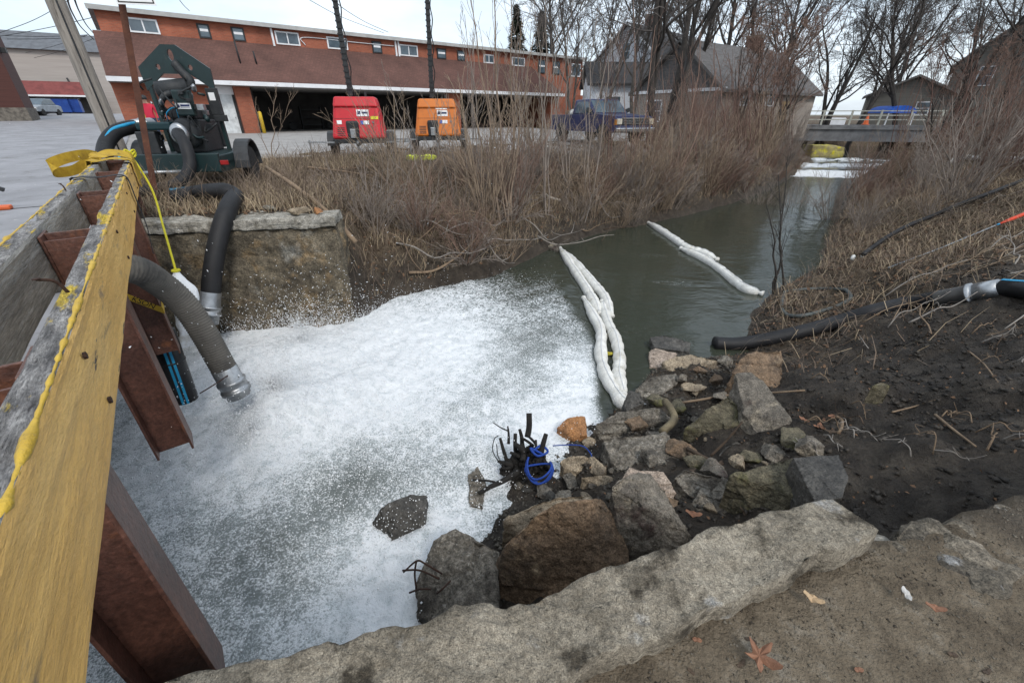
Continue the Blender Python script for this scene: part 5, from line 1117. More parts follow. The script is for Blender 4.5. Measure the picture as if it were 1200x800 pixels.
# shingle courses standing proud so the roof has real steps
for k in range(15):
    t0 = (k + .0) / 15; z = 3.24 + 2.42 * t0; y = -.02 + 2.018 * t0
    xr = 30.6 - 3.0 * t0; xl = -7.05 + .15 * t0
    MB().add([(xl, y - .02, z + .005), (xr, y - .02, z + .005), (xr - .19, y + .125, z + .175), (xl + .01, y + .125, z + .175), (xl, y + .01, z - .01), (xr, y + .01, z - .01)], [(0, 1, 2, 3), (4, 5, 1, 0)]).build('shingle_course', shingle, ga)
MB().box(-7.1, -.10, 2.98, 30.75, -.022, 3.232).build('fascia', white_trim, ga)
MB().box(-7.05, .0, 2.95, 30.6, 8.0, 3.0).build('soffit', mat('grey_soffit', (.34, .33, .32), None, 2, .8, .1, 20), ga)
# lower storey: brick piers, walls, door, dark bays
MB().box(-7.0, .9, -.3, -1.95, 1.2, 2.948).build('front_wall', brick_o, ga)
for (u0, u1) in ((-.55, .45), (16.5, 17.75), (29.3, 30.3)): MB().box(u0, .55, -.3, u1, 1.3, 2.947).build('brick_pier', brick_o, ga)
dr = MB().box(-1.94, .95, 0, -.72, 1.05, 2.45).build('door', mat('white_door', (.66, .69, .70), None, 3, .5, .05, 20), ga)
MB().box(-1.94, .94, 2.45, -.56, 1.06, 2.946).build('door_header', white_trim, ga); MB().cyl((-.85, .95, 1.05), (-.85, .88, 1.05), .04, 10).build('handle', galv, dr)
MB().box(-.715, .93, -.1, -.56, 1.1, 2.45).build('door_jamb', engine_m, ga)
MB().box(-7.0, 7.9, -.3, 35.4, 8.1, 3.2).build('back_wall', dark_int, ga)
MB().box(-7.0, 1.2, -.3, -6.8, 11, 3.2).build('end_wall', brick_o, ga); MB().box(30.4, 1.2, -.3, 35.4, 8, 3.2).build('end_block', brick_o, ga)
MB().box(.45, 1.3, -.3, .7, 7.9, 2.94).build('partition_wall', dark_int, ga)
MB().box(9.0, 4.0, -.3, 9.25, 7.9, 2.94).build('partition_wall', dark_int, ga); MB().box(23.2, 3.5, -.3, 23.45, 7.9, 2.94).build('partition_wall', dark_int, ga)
for k, (u0, u1, z0, z1, wf_, n_) in enumerate([(-5.07, -3.64, 5.78, 6.42, 1, 2), (-1.43, -.85, 5.78, 6.45, 0, 1), (.53, 1.19, 5.78, 6.45, 0, 1), (3.27, 4.79, 5.8, 6.48, 1, 2), (6.91, 8.37, 5.8, 6.45, 1, 1), (10.51, 11.21, 5.76, 6.45, 0, 1), (12.9, 14.49, 5.74, 6.42, 1, 2), (16.51, 17.33, 5.74, 6.4, 0, 1), (18.65, 19.35, 5.72, 6.4, 0, 1), (21.62, 22.73, 5.71, 6.3, 1, 2), (25.09, 26.67, 5.68, 6.3, 1, 2), (28.65, 29.56, 5.2, 6.3, 0, 1), (30.75, 31.73, 5.2, 6.28, 0, 1), (33.64, 35.0, 5.12, 6.24, 1, 2)]):
    fm = white_trim if wf_ else engine_m
    w = MB().box(u0 - .06, 1.93, z0 - .06, u1 + .06, 1.998, z1 + .06).build('window', fm, ga)
    for j in range(n_):
        a0 = u0 + (u1 - u0) * j / n_ + .04; a1 = u0 + (u1 - u0) * (j + 1) / n_ - .04
        MB().box(a0, 1.922, z0 + .03, a1, 1.9285, z1 - .03).build('pane', glass_m, w)
    if not wf_: MB().box(u0 + .06, 1.912, (z0 + z1) / 2 - .02, u1 - .06, 1.9215, (z0 + z1) / 2 + .12).build('blind', white_trim, w)
for u in (2.95, 12.45, 12.7): MB().box(u, 1.86, 5.6, u + .12, 1.99, 6.66).build('downspout', white_trim, ga)
for u, h in ((.35, 1.25), (1.35, .75)): MB().cyl((u, .9, 4.3), (u - .05, .85, 4.35 + h), .05, 10).build('vent_pipe', engine_m, ga, True)
MB().tube(smooth_path([(5.2, 1.93, 5.8), (5.2, 1.93, 6.3), (9, 1.93, 6.3), (12.4, 1.93, 6.3)], 20), .03, 6).build('conduit', white_trim, ga, True)
def loc2w(o, x, y, z):
    c, s = math.cos(o.rotation_euler[2]), math.sin(o.rotation_euler[2]); return (o.location[0] + x * c - y * s, o.location[1] + x * s + y * c, o.location[2] + z)
yb = mat('yellow_bollard_paint', (.62, .42, .03), (.5, .33, .03), 3, .6, .1, 20)
for (u, vv, lab) in ((.62, .2, 'yellow bollard guarding the brick pier beside the white door'), (-5.9, -3.2, 'yellow bollard standing before the garage front wall behind the rusty post')):
    c = loc2w(ga, u, vv, 0); tag(MB().lathe([(-.2, .12), (1.35, .12), (1.42, .09), (1.45, .02)], c, (0, 0, 1), 16).build('bollard', yb, None, True), lab, 'bollard')
# dim clutter inside the bays
for k, (u, vv, r, lab) in enumerate(((4.2, 6.6, .34, 'spare tyre leaning on the back wall of the first bay'), (7.6, 6.9, .4, 'large tyre leaning on the bay back wall near its divider'))):
    c = loc2w(ga, u, vv, r); tag(MB().lathe([(-.1, r * .55), (-.1, r * .9), (-.06, r), (.06, r), (.1, r * .9), (.1, r * .55), (0, r * .5)], c, (-.62, .78, .12), 24).build('tyre', tyre_m, None, True), lab, 'tyre')
c = loc2w(ga, 6, 7.1, 0)
sh_ = thing('shelf_unit', 'dim grey shelf unit inside the first garage bay', 'shelf', c, GRZ)
for z in (.4, 1.0, 1.6): MB().box(-.9, -.25, z, .9, .25, z + .05).build('shelf_board', grey_pl, sh_)
for x in (-.9, .86): MB().box(x, -.25, 0, x + .05, .25, 1.9).build('upright', grey_pl, sh_)

# ================================================================== LIGHT TOWERS
def light_tower(label, base_px, zb, body_m, yaw, lean, decal2):
    c = P(base_px[0], base_px[1], 2.03)
    t = thing('light_tower', label, 'light tower', (c[0], c[1], 2.03), yaw)
    bd = MB(); pts = [(-.80, -.55, .52), (.80, -.55, .52), (.80, .8, .52), (-.80, .8, .52), (-.62, -.28, 1.62), (.62, -.28, 1.62), (.62, .7, 1.62), (-.62, .7, 1.62)]
    bd.add(pts, [(0, 1, 2, 3), (4, 5, 6, 7), (0, 1, 5, 4), (1, 2, 6, 5), (2, 3, 7, 6), (3, 0, 4, 7)]); body = bd.build('body', body_m, t, bevel=.09, seg=3)
    hd = MB(); hd.add([(-.66, -.40, 1.38), (.66, -.40, 1.38), (.60, -.30, 1.66), (-.60, -.30, 1.66), (-.66, .72, 1.38), (.66, .72, 1.38), (.60, .66, 1.66), (-.60, .66, 1.66)], [(0, 1, 2, 3), (5, 4, 7, 6), (3, 2, 6, 7), (0, 4, 5, 1), (1, 5, 6, 2), (0, 3, 7, 4)]); hd.build('hood', body_m, t, bevel=.06, seg=3)
    MB().box(-.34, -.56, .5, .02, -.40, 1.02).build('control_recess', engine_m, t, bevel=.05); MB().box(-.24, -.60, .55, -.08, -.55, .8).build('battery_box', galv, t, bevel=.01)
    def front(x0, x1, z0, z1, m, nm, lift=.012):
        f = lambda z: -.55 + .27 * (z - .52) / 1.1 - lift
        return MB().add([(x0, f(z0), z0), (x1, f(z0), z0), (x1, f(z1), z1), (x0, f(z1), z1), (x0, f(z0) + .008, z0), (x1, f(z0) + .008, z0), (x1, f(z1) + .008, z1), (x0, f(z1) + .008, z1)], [(0, 1, 2, 3), (4, 5, 6, 7), (0, 1, 5, 4), (2, 3, 7, 6), (1, 2, 6, 5), (3, 0, 4, 7)]).build(nm, m, t)
    d = front(.0, .36, 1.14, 1.32, white_p, 'maker_decal'); front(.03, .12, 1.19, 1.28, print_m, 'mark', .016); front(.15, .33, 1.21, 1.26, print_m, 'mark', .016)
    front(.08, .34, .92, 1.02, white_p, 'small_decal'); front(.08, .16, .92, 1.02, mat('blue_print', (.03, .10, .45), None, 4, .5, 0), 'mark', .016)
    if decal2: front(.40, .62, 1.06, 1.14, yel_dec, 'yellow_decal'); front(-.6, -.46, .93, 1.03, white_p, 'side_decal')
    else: front(-.02, .36, 1.345, 1.375, white_p, 'top_decal', .16)
    for k in range(5): front(-.62, -.40, .62 + k * .05, .64 + k * .05, engine_m, 'vent_slat')
    front(.66, .675, .56, 1.3, engine_m, 'door_seam', .006); front(-.66, .66, 1.075, 1.083, engine_m, 'door_seam', .005)
    MB().cyl((.45, -.47, .98), (.45, -.44, .98), .03, 10).build('latch', galv, t); MB().cyl((.3, .1, 1.6), (.3, .1, 1.8), .035, 10).build('exhaust_stack', engine_m, t)
    for s in (-1, 1):
        wheel(t, (s * .86, .1, .33), (1, 0, 0), .33, .2)
        fdr = MB(); arc = [(.1 + .42 * math.cos(a), .33 + .40 * math.sin(a)) for a in np.linspace(0, math.pi, 10)]; inn = [(.1 + .37 * math.cos(a), .33 + .35 * math.sin(a)) for a in np.linspace(math.pi, 0, 10)]
        fdr.prism(arc + inn, 'x', s * .86 - .14, s * .86 + .14); fdr.build('fender', engine_m, t)
        MB().bar((s * .7, -.3, .42), (s * 1.55, -.38, .44), .05, .05).build('outrigger', galv, t); MB().cyl((s * 1.5, -.38, .02), (s * 1.5, -.38, .5), .025, 8).build('jack', galv, t)
    MB().box(-.75, -.55, .40, .75, .8, .52).build('chassis', engine_m, t, bevel=.01)
    MB().bar((0, -.5, .42), (0, -1.25, .40), .09, .07).build('drawbar', engine_m, t); MB().cyl((0, -1.2, .0), (0, -1.2, .5), .03, 8).build('jockey_jack', galv, t)
    # telescopic mast with cable and rungs
    top = np.array([-.18 + lean * 7, .45, 8.6]); bot = np.array([-.18, .45, 1.5])
    m0 = MB().bar(bot, bot * .35 + top * .65, .13, .13, (0, 1, 0)).build('mast', engine_m, t)
    MB().bar(bot * .36 + top * .64, top, .10, .10, (0, 1, 0)).build('mast_section', engine_m, t)
    for k in range(30):
        q = bot + (top - bot) * (k + .5) / 46; MB().bar(q + np.array([-.085, -.07, 0]), q + np.array([.085, -.07, 0]), .03, .04).build('mast_bracket', engine_m, m0)
    a = np.linspace(0, 1, 60); MB().tube(np.array([bot + (top - bot) * x + np.array([.11 + .03 * math.sin(60 * x), -.06 + .03 * math.cos(60 * x), 0]) for x in a]), .018, 5).build('coiled_cable', tyre_m, t, True)
    for s in (-1, 1): MB().box(top[0] + s * .5 - .25, .3, 8.3, top[0] + s * .5 + .25, .6, 8.65).build('floodlight', engine_m, t, bevel=.03)
    MB().bar(top + np.array([-.6, 0, .05]), top + np.array([.6, 0, .05]), .06, .06).build('lamp_bar', galv, t)
red_p = mat('red_paint', (.52, .018, .028), (.44, .014, .022), 2, .42, .05, 20, stain=((.30, .02, .02), 3, .6, .75))
or_p = mat('orange_paint', (.58, .17, .025), (.50, .14, .02), 2, .45, .05, 20, stain=((.34, .11, .03), 3, .6, .75))
light_tower('red mobile light tower trailer with black mast on the lot', (427, 183), 2, red_p, math.radians(12), -.006, True)
light_tower('orange mobile light tower trailer with black mast on the lot', (516, 178), 2, or_p, math.radians(6), .035, False)
# lime yellow cable ramp mats lying between the towers
for k, (x, y, w, lab) in enumerate(((488, 186.5, .62, 'lime yellow flattened cover lying on the verge before the orange tower'), (502, 186, .5, 'smaller lime yellow cover lying beside the flattened one'))):
    c = P(x, y, 2.03); tag(bm_obj('yellow_cover', rough_hull([(c[0] + w / 2 * math.cos(a) , c[1] + .22 * math.sin(a), z) for a in np.linspace(0, 6.28, 9)[:-1] for z in (2.0, 2.13)], .06, .03, .03, 5, 90 + k), mat('lime_vinyl', (.62, .68, .04), (.5, .56, .03), 4, .5, .3, 20)), lab, 'cover')

# ================================================================== PICKUP TRUCK
blue_car = mat('blue_car_paint', (.012, .020, .085), (.009, .015, .062), 2, .3, 0, spec=.6, stain=((.05, .055, .12), 4, .62, .8))
chrome = mat('chrome', (.62, .63, .64), (.45, .46, .47), 6, .2, 0, metal=.9)
def pickup():
    c = P(742, 171, 2.04); yaw = math.radians(-64); hx, hy = math.cos(yaw), math.sin(yaw)
    t = thing('pickup_truck', 'blue pickup truck with chrome grille and loaded bed parked on the lot', 'truck', (c[0] - hx * 2.7, c[1] - hy * 2.7, 2.04), yaw)
    w = .98
    side = [(-2.65, .55), (-2.65, 1.18), (-.75, 1.18), (-.75, 1.20), (1.15, 1.22), (2.45, 1.12), (2.6, 1.05), (2.65, .62), (2.4, .5), (-2.4, .5)]
    MB().prism(side, 'y', -w, w).build('body', blue_car, t, bevel=.05)
    cabp = [(-.78, 1.20), (-.68, 1.78), (.35, 1.80), (1.02, 1.22)]
    cab = MB(); v = [(x, s * (w - .05 - (z - 1.2) * .16), z) for s in (-1, 1) for x, z in cabp]; cab.add(v, [(3, 2, 1, 0), (4, 5, 6, 7), (0, 1, 5, 4), (1, 2, 6, 5), (2, 3, 7, 6), (3, 0, 4, 7)]); cb_ = cab.build('cab', blue_car, t, bevel=.05)
    def pane(pts, nm='window'): MB().add(pts + [(x * .995, y * .985, z - .003) for x, y, z in pts], [(0, 1, 2, 3), (7, 6, 5, 4), (0, 1, 5, 4), (1, 2, 6, 5), (2, 3, 7, 6), (3, 0, 4, 7)]).build(nm, glass_m, cb_)
    pane([(.99, -.83, 1.27), (.99, .83, 1.27), (.42, .78, 1.75), (.42, -.78, 1.75)], 'windscreen')
    for s in (-1, 1): pane([(-.55, s * .935, 1.25), (.85, s * .935, 1.25), (.35, s * .86, 1.70), (-.5, s * .86, 1.70)])
    MB().box(2.62, -.75, .80, 2.68, .75, 1.05).build('grille', engine_m, t, bevel=.01)
    for z in (.83, .89, .95, 1.01): MB().box(2.675, -.68, z, 2.70, .68, z + .02).build('grille_bar', chrome, t)
    MB().box(2.66, -.76, 1.04, 2.70, .76, 1.075).build('grille_frame', chrome, t)
    for s in (-1, 1):
        MB().box(2.6, s * .84 - .12, .82, 2.69, s * .84 + .12, 1.03).build('headlight', mat('lamp_lens', (.55, .55, .5), (.45, .36, .24), 5, .15, 0), t, bevel=.015)
        MB().box(2.5, s * .95 - .05, .8, 2.64, s * .95 + .045, 1.0).build('turn_signal', mat('amber_lens', (.5, .2, .04), None, 5, .2, 0), t)
        for x in (-1.65, 1.75): wheel(t, (x, s * .86, .38), (0, 1, 0), .38, .26)
        for x in (-1.65, 1.75): MB().prism([(x + .46 * math.cos(a), .40 + .45 * math.sin(a)) for a in np.linspace(-.2, math.pi + .2, 12)], 'y', s * .975 - .012, s * .975 + .012).build('wheel_arch', engine_m, t)
        MB().bar((.75, s * .95, 1.3), (.75, s * 1.18, 1.38), .1, .16).build('mirror', engine_m, t)
        MB().box(-.62, s * .985 - .008, .62, .55, s * .985 + .008, 1.16).build('door_panel', blue_car, t, bevel=.005)
    MB().box(2.62, -.98, .52, 2.82, .98, .70).build('bumper', chrome, t, bevel=.04)
    MB().box(-2.8, -.95, .5, -2.65, .95, .66).build('rear_bumper', chrome, t, bevel=.03)
    r = np.random.RandomState(3)
    ld = [mat('load_white', (.55, .54, .52), None, 4, .8, .2, 10), mat('load_brown', (.22, .13, .08), None, 4, .8, .2, 10), engine_m]
    lab = ['white bundle piled at the front of the truck bed', 'brown sack heaped in the truck bed', 'black bag slumped in the truck bed', 'pale crumpled sheet over the truck bed load', 'dull brown bundle near the truck tailgate']
    for k in range(5):
        x = -1.15 - k * .32; q = (c[0] - hx * 2.7 + hx * x, c[1] - hy * 2.7 + hy * x, 2.04 + 1.22)
        stone_at(q, (.26, .5, .22), ld[(0, 1, 2, 0, 1)[k]], 200 + k, 'bundle', lab[k], cat='bundle')
pickup()
# ================================================================== HOUSES, LEFT STREET BUILDINGS, FAR BRIDGE
siding_w = mat('white_siding', (.66, .68, .72), (.56, .58, .62), 1.5, .7, .3, 4, stretch=(.2, .2, 9), stain=((.45, .45, .46), 2, .62, .75))
siding_b = mat('beige_siding', (.40, .36, .33), (.34, .305, .28), 1.2, .8, .3, 4, stretch=(.2, .2, 9))
siding_g = mat('grey_siding', (.155, .15, .135), (.12, .115, .105), 1.2, .8, .3, 4, stretch=(.2, .2, 9))
siding_r = mat('brown_red_siding', (.085, .032, .026), (.065, .026, .021), 1.2, .75, .3, 4, stretch=(.2, .2, 9), stain=((.13, .045, .03), 2, .6, .72))
roof_d = mat('dark_shingle_roof', (.062, .060, .062), (.040, .039, .041), 2.5, .9, .5, 12, stretch=(1, 1, 4))
roof_g = mat('grey_shingle_roof', (.135, .13, .13), (.09, .088, .088), 2.5, .9, .5, 12, stretch=(1, 1, 4))
brick_g = bpy.data.materials.new('grey_brick'); brick_g.use_nodes = True; brick_material(brick_g, (.30, .255, .22), (.23, .195, .17), (.36, .33, .30), 2.0)
brick_c = bpy.data.materials.new('chimney_brick'); brick_c.use_nodes = True; brick_material(brick_c, (.17, .075, .055), (.12, .055, .042), (.2, .15, .12), 2.0)
def house(name, label, loc, yaw, w, d, h, rise, wall_m, roof_m, wins=(), chimney=None, porch=None, over=.35):
    """gable front faces local -y: ridge runs along y"""
    t = thing(name, label, 'house', loc, yaw)
    MB().prism([(-w / 2, -.3), (w / 2, -.3), (w / 2, h), (0, h + rise), (-w / 2, h)], 'y', 0, d).build('wall', wall_m, t)
    s = rise / (w / 2); ro = None
    for sg_ in (-1, 1):
        q = MB(); x1 = sg_ * (w / 2 + over); z1 = h - s * over
        q.add([(0, -over, h + rise + .03), (x1, -over, z1 + .03), (x1, d + over, z1 + .03), (0, d + over, h + rise + .03), (0, -over, h + rise + .2), (x1, -over, z1 + .2), (x1, d + over, z1 + .2), (0, d + over, h + rise + .2)], [(0, 1, 2, 3), (4, 5, 6, 7), (0, 1, 5, 4), (1, 2, 6, 5), (2, 3, 7, 6), (3, 0, 4, 7)])
        ro = q.build('roof', roof_m, t)
        f = MB(); f.add([(0, -over - .05, h + rise + .02), (x1, -over - .05, z1 + .02), (x1, -over - .05, z1 + .22), (0, -over - .05, h + rise + .22), (0, -over - .003, h + rise + .02), (x1, -over - .003, z1 + .02), (x1, -over - .003, z1 + .22), (0, -over - .003, h + rise + .22)], [(0, 1, 2, 3), (4, 5, 6, 7), (0, 1, 5, 4), (1, 2, 6, 5), (2, 3, 7, 6), (3, 0, 4, 7)]); f.build('bargeboard', white_trim if wall_m is siding_w else mat('dull_bargeboard', (.16, .155, .15), None, 2, .7, .1, 20), ro)
    for (face, x, z, ww, hh) in wins:
        if face == 'f': a = MB().box(x - ww / 2 - .08, -.05, z - .08, x + ww / 2 + .08, -.003, z + hh + .08).build('window', white_trim, t); MB().box(x - ww / 2, -.062, z, x + ww / 2, -.0505, z + hh).build('pane', glass_m, a); MB().box(x - ww / 2, -.075, z + hh / 2 - .03, x + ww / 2, -.063, z + hh / 2 + .03).build('rail', white_trim, a)
        else:
            sx = -w / 2 if face == 'l' else w / 2; k = -1 if face == 'l' else 1
            xs = sorted((sx + k * .003, sx + k * .05)); xp = sorted((sx + k * .0505, sx + k * .062))
            a = MB().box(xs[0], x - ww / 2 - .08, z - .08, xs[1], x + ww / 2 + .08, z + hh + .08).build('window', white_trim, t); MB().box(xp[0], x - ww / 2, z, xp[1], x + ww / 2, z + hh).build('pane', glass_m, a)
    if chimney: x, y, hh = chimney; MB().box(x - .4, y - .4, h, x + .4, y + .4, h + rise + hh).build('chimney', brick_c, t); MB().box(x - .46, y - .46, h + rise + hh, x + .46, y + .46, h + rise + hh + .15).build('chimney_cap', conc, t)
    if porch:
        x0, x1, z0, z1, dep, pm_ = porch
        MB().box(x0, -dep, -.3, x1, -.01, z0).build('porch_wall', pm_, t)
        MB().add([(x0 - .2, -dep - .3, z0), (x1 + .2, -dep - .3, z0), (x1 + .2, -.01, z1), (x0 - .2, -.01, z1), (x0 - .2, -dep - .3, z0 + .15), (x1 + .2, -dep - .3, z0 + .15), (x1 + .2, -.01, z1 + .15), (x0 - .2, -.01, z1 + .15)], [(0, 1, 2, 3), (4, 5, 6, 7), (0, 1, 5, 4), (1, 2, 6, 5), (2, 3, 7, 6), (3, 0, 4, 7)]).build('porch_roof', roof_m, t)
        MB().box(x0 - .25, -dep - .36, z0 - .1, x1 + .25, -dep - .305, z0 + .16).build('porch_fascia', white_trim, t)
        for k in range(3):
            x = x0 + (x1 - x0) * (k + .5) / 3; wv = MB().box(x - .5, -dep - .05, z0 - 1.7, x + .5, -dep - .003, z0 - .5).build('porch_window', white_trim, t); MB().box(x - .42, -dep - .062, z0 - 1.62, x + .42, -dep - .051, z0 - .58).build('pane', glass_m, wv)
    return t
house('white_house', 'white two storey house with dark roof and brick chimney behind bare trees', (10.6, 47, 2.2), math.radians(-48), 8.5, 11, 4.9, 3.3, siding_w, roof_d, [('f', -2, 3.2, 1, 1.5), ('f', 2, 3.2, 1, 1.5), ('f', 0, 5.6, .9, 1.2), ('r', 3, 3.2, 1, 1.4), ('r', 7, 3.2, 1, 1.4), ('l', 3, 2.8, 1, 1.4)], (0, 3.5, 1.0))
house('white_annex', 'low white annex with dark roof between garage and white house', (13.0, 41.5, 2.1), math.radians(88), 5.5, 6.6, 3.3, 1.5, siding_w, roof_d, [('l', 1.5, 1.1, 1.2, 1.3), ('l', 4.8, 1.1, 1.2, 1.3)])
_gy = math.radians(-56); _gc = PY(838, 150, 29.5)
house('grey_house', 'grey brick house with wide shingled gable behind the thicket', (_gc[0] - 3.4 * math.cos(_gy), _gc[1] - 3.4 * math.sin(_gy), 1.95), _gy, 6.8, 12, 2.7, 2.6, brick_g, roof_g, [('f', -1.6, .9, 1.2, 1.2), ('r', 2.6, 1.85, .9, .6), ('r', 5.6, 1.85, .9, .6)], (0, 8, .8))
gable = bpy.data.objects['grey_house']
MB().prism([(-3.3, 2.72), (3.3, 2.72), (0, 5.2)], 'y', -.06, -.004).build('gable_shingles', roof_g, gable); MB().box(-3.7, -.16, 2.56, 3.7, -.065, 2.74).build('gable_trim', white_trim, gable)
dd = MB().box(3.403, 7.2, 0, 3.46, 8.3, 2.1).build('door', mat('tan_door', (.26, .18, .09), None, 3, .6, .1, 20), gable)
house('grey_gable_house', 'tall dark grey gabled house among bare trees across the creek', (47.5, 47, 2.4), math.radians(-42), 8.5, 12, 5.2, 4.0, siding_g, roof_d, [('f', -1.8, 3.4, 1, 1.5), ('f', 1.8, 3.4, 1, 1.5), ('r', 3, 3.6, 2.4, 1.2)], (0, 1.0, 1.0))
house('grey_shed', 'low grey outbuilding with hipped dark roof beside the far bridge', (40.0, 48.5, 2.3), math.radians(-35), 7, 6, 2.6, 1.6, siding_g, roof_g, [('f', 1.2, 1, 1, 1)])
house('pale_house', 'pale house with dark roof at the end of the right bank', (60, 50, 2.4), math.radians(-50), 8, 10, 4.6, 2.4, siding_w, roof_d, [('f', 0, 3, 1.4, 1.3)])
# left side of the street
bbx = PT(36, 140, 30.0); bz = gz(bbx[0], bbx[1])
bb = thing('brown_building', 'dark brown red sided building at the street edge on stone footing', 'building', (bbx[0], bbx[1], bz), math.atan2(DV[1], DV[0]))
MB().box(0, 0, .9, 3.5, 11, 9.2).build('wall', siding_r, bb); MB().box(-.06, -.06, -1.0, 3.56, 11, .9).build('stone_footing', mat('stone_footing', (.20, .18, .15), (.09, .08, .07), 5, .9, .8, 12), bb)
MB().box(-.5, -.5, 9.2, 4.0, 11.5, 9.5).build('roof', roof_d, bb)
for x, z, h in ((-.05, 3.2, 2.6), (-.05, 1.6, 2.4)):
    w_ = MB().box(-.06, 1.2 if h > 2.5 else 2.6, z, -.003, 1.75 if h > 2.5 else 3.1, z + h).build('red_panel', mat('red_panel', (.33, .045, .03), None, 3, .6, .1, 20), bb)
MB().box(.6, -.32, 4.2, 1.1, -.003, 4.5).build('wall_lamp', engine_m, bb)
bgx = PT(118, 134, 62.0)
bg = thing('beige_building', 'large beige sided building with dark roof at the end of the street', 'building', (bgx[0], bgx[1], 3.0), math.radians(32))
MB().box(-17, 0, -1, 3, 12, 8.0).build('wall', siding_b, bg)
MB().add([(-17.5, -.5, 8.0), (3.4, -.5, 8.0), (3.4, 4, 10.4), (-17.5, 4, 10.4), (-17.5, 12.5, 8.0), (3.4, 12.5, 8.0)], [(0, 1, 2, 3), (3, 2, 5, 4), (0, 3, 4), (1, 5, 2), (0, 4, 5, 1)]).build('roof', mat('blue_grey_roof', (.14, .15, .165), (.10, .105, .115), 2, .8, .3, 8), bg)
wv = MB().box(-9.8, -.06, 4.6, -8.2, -.003, 6.8).build('window', white_trim, bg); MB().box(-9.6, -.075, 4.8, -8.4, -.061, 5.7).build('pane', glass_m, wv); MB().box(-9.6, -.075, 5.75, -8.4, -.061, 6.6).build('pane', glass_m, wv)
MB().tube([(-2, -.3, 4.8), (-1.2, -.5, .3)], .12, 8).build('drain_pipe', grey_pl, bg, True)
an = thing('awning_shop', 'low building front with dull red awning roof below the beige building', 'building', tuple(PT(60, 137, 56)[:2]) + (2.9,), math.radians(32))
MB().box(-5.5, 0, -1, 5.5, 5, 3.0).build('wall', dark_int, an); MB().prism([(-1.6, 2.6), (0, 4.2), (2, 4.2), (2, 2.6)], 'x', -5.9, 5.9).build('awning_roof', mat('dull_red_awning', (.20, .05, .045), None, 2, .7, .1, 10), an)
MB().box(-5.9, -1.68, 2.42, 5.9, -1.603, 2.62).build('fascia', white_trim, an)
wh = house('small_white_house', 'small white house glimpsed behind the utility pole', tuple(PT(133, 136, 75)[:2]) + (2.6,), math.radians(35), 7, 8, 3.4, 2.0, siding_w, roof_d, [('f', 0, 1.4, 2.6, 1.2)])
blue_d = mat('dumpster_blue', (.02, .07, .30), (.015, .05, .23), 3, .5, .1, 20)
for k, (x, w, lab) in enumerate(((72, 2.4, 'blue metal dumpster with white sticker by the street end'), (86, 2.2, 'second blue dumpster standing tight beside the first'))):
    c = PT(x, 137, 48 + k); zc = gz(c[0], c[1])
    t = thing('dumpster', lab, 'dumpster', (c[0], c[1], zc), math.radians(35))
    MB().prism([(-.8, .2), (.8, .2), (.9, 1.3), (-.9, 1.6)], 'x', -w / 2, w / 2).build('bin', blue_d, t, bevel=.03); MB().box(-w / 2 - .03, -.95, 1.55, w / 2 + .03, .95, 1.62).build('lid', engine_m, t)
    MB().box(-.35, -.90, .7, .05, -.86, 1.1).build('sticker', white_p, t)
    for s in (-1, 1): MB().lathe([(-.05, .1), (.05, .1)], (s * w * .4, -.6, .1), (1, 0, 0), 12).build('caster', tyre_m, t)
def small_car(px, py, dist, yaw, paint, label):
    c = PT(px, py, dist); t = thing('parked_car', label, 'car', (c[0], c[1], gz(c[0], c[1])), yaw)
    MB().prism([(-2.1, .35), (-2.1, .85), (-1.7, .95), (1.0, .95), (2.0, .78), (2.1, .4)], 'y', -.85, .85).build('body', paint, t, bevel=.06)
    MB().prism([(-1.6, .95), (-1.15, 1.42), (.25, 1.45), (1.0, .95)], 'y', -.74, .74).build('cabin', glass_m, t, bevel=.06); MB().box(-1.1, -.7, 1.40, .25, .7, 1.47).build('roof', paint, t, bevel=.02)
    for x in (-1.3, 1.3):
        for s in (-1, 1): wheel(t, (x, s * .78, .31), (0, 1, 0), .31, .2)
    for s in (-1, 1): MB().box(2.02, s * .6 - .18, .6, 2.1, s * .6 + .18, .74).build('headlight', white_p, t)
small_car(50, 137, 40, math.radians(-70), mat('silver_paint', (.32, .35, .38), None, 3, .3, 0), 'silver car parked facing down the street by the brown building')
small_car(37, 136, 46, math.radians(-70), mat('white_paint', (.6, .6, .6), None, 3, .3, 0), 'white car half hidden behind the silver one')
# cone and bar at the street edge
oc = P(3, 246, 2.014)
wb = thing('road_barricade', 'orange and black road work stand lying on the street', 'barricade', oc, .6)
MB().box(-.75, -.05, .0, .1, .09, .06).build('orange_foot', mat('safety_orange', (.7, .14, .04), None, 3, .5, .1, 20), wb, bevel=.02); MB().bar((-.5, .05, .62), (.12, .0, .26), .05, .05).build('black_leg', engine_m, wb); MB().bar((-.7, .05, .0), (-.5, .05, .62), .05, .05).build('black_leg', engine_m, wb)
# far road bridge over the creek
bc = PY(1012, 147, 37.0)
fb = thing('road_bridge', 'small concrete road bridge with white pipe railing over the rapids', 'bridge', (bc[0], bc[1], 0), math.radians(-18))
MB().box(-5.2, 0, 1.35, 5.2, 5, 2.45).build('deck_beam', mat('bridge_concrete', (.24, .24, .245), (.14, .14, .145), 1.5, .9, .4, 10, stain=((.08, .08, .085), 1, .55, .7)), fb)
MB().box(-5.3, -.12, 2.2, 5.3, -.003, 2.5).build('edge_beam', mat('bridge_concrete', (.24, .24, .245)), fb)
rail_m = mat('pale_rail_paint', (.50, .50, .44), (.38, .38, .33), 3, .6, .1, 20)
for z in (2.85, 3.15, 3.45): MB().box(-5.0, .1, z, 5.0, .17, z + .07).build('rail', rail_m, fb)
for k in range(6): MB().box(-4.9 + k * 1.93, .08, 2.45, -4.78 + k * 1.93, .19, 3.55).build('rail_post', rail_m, fb)
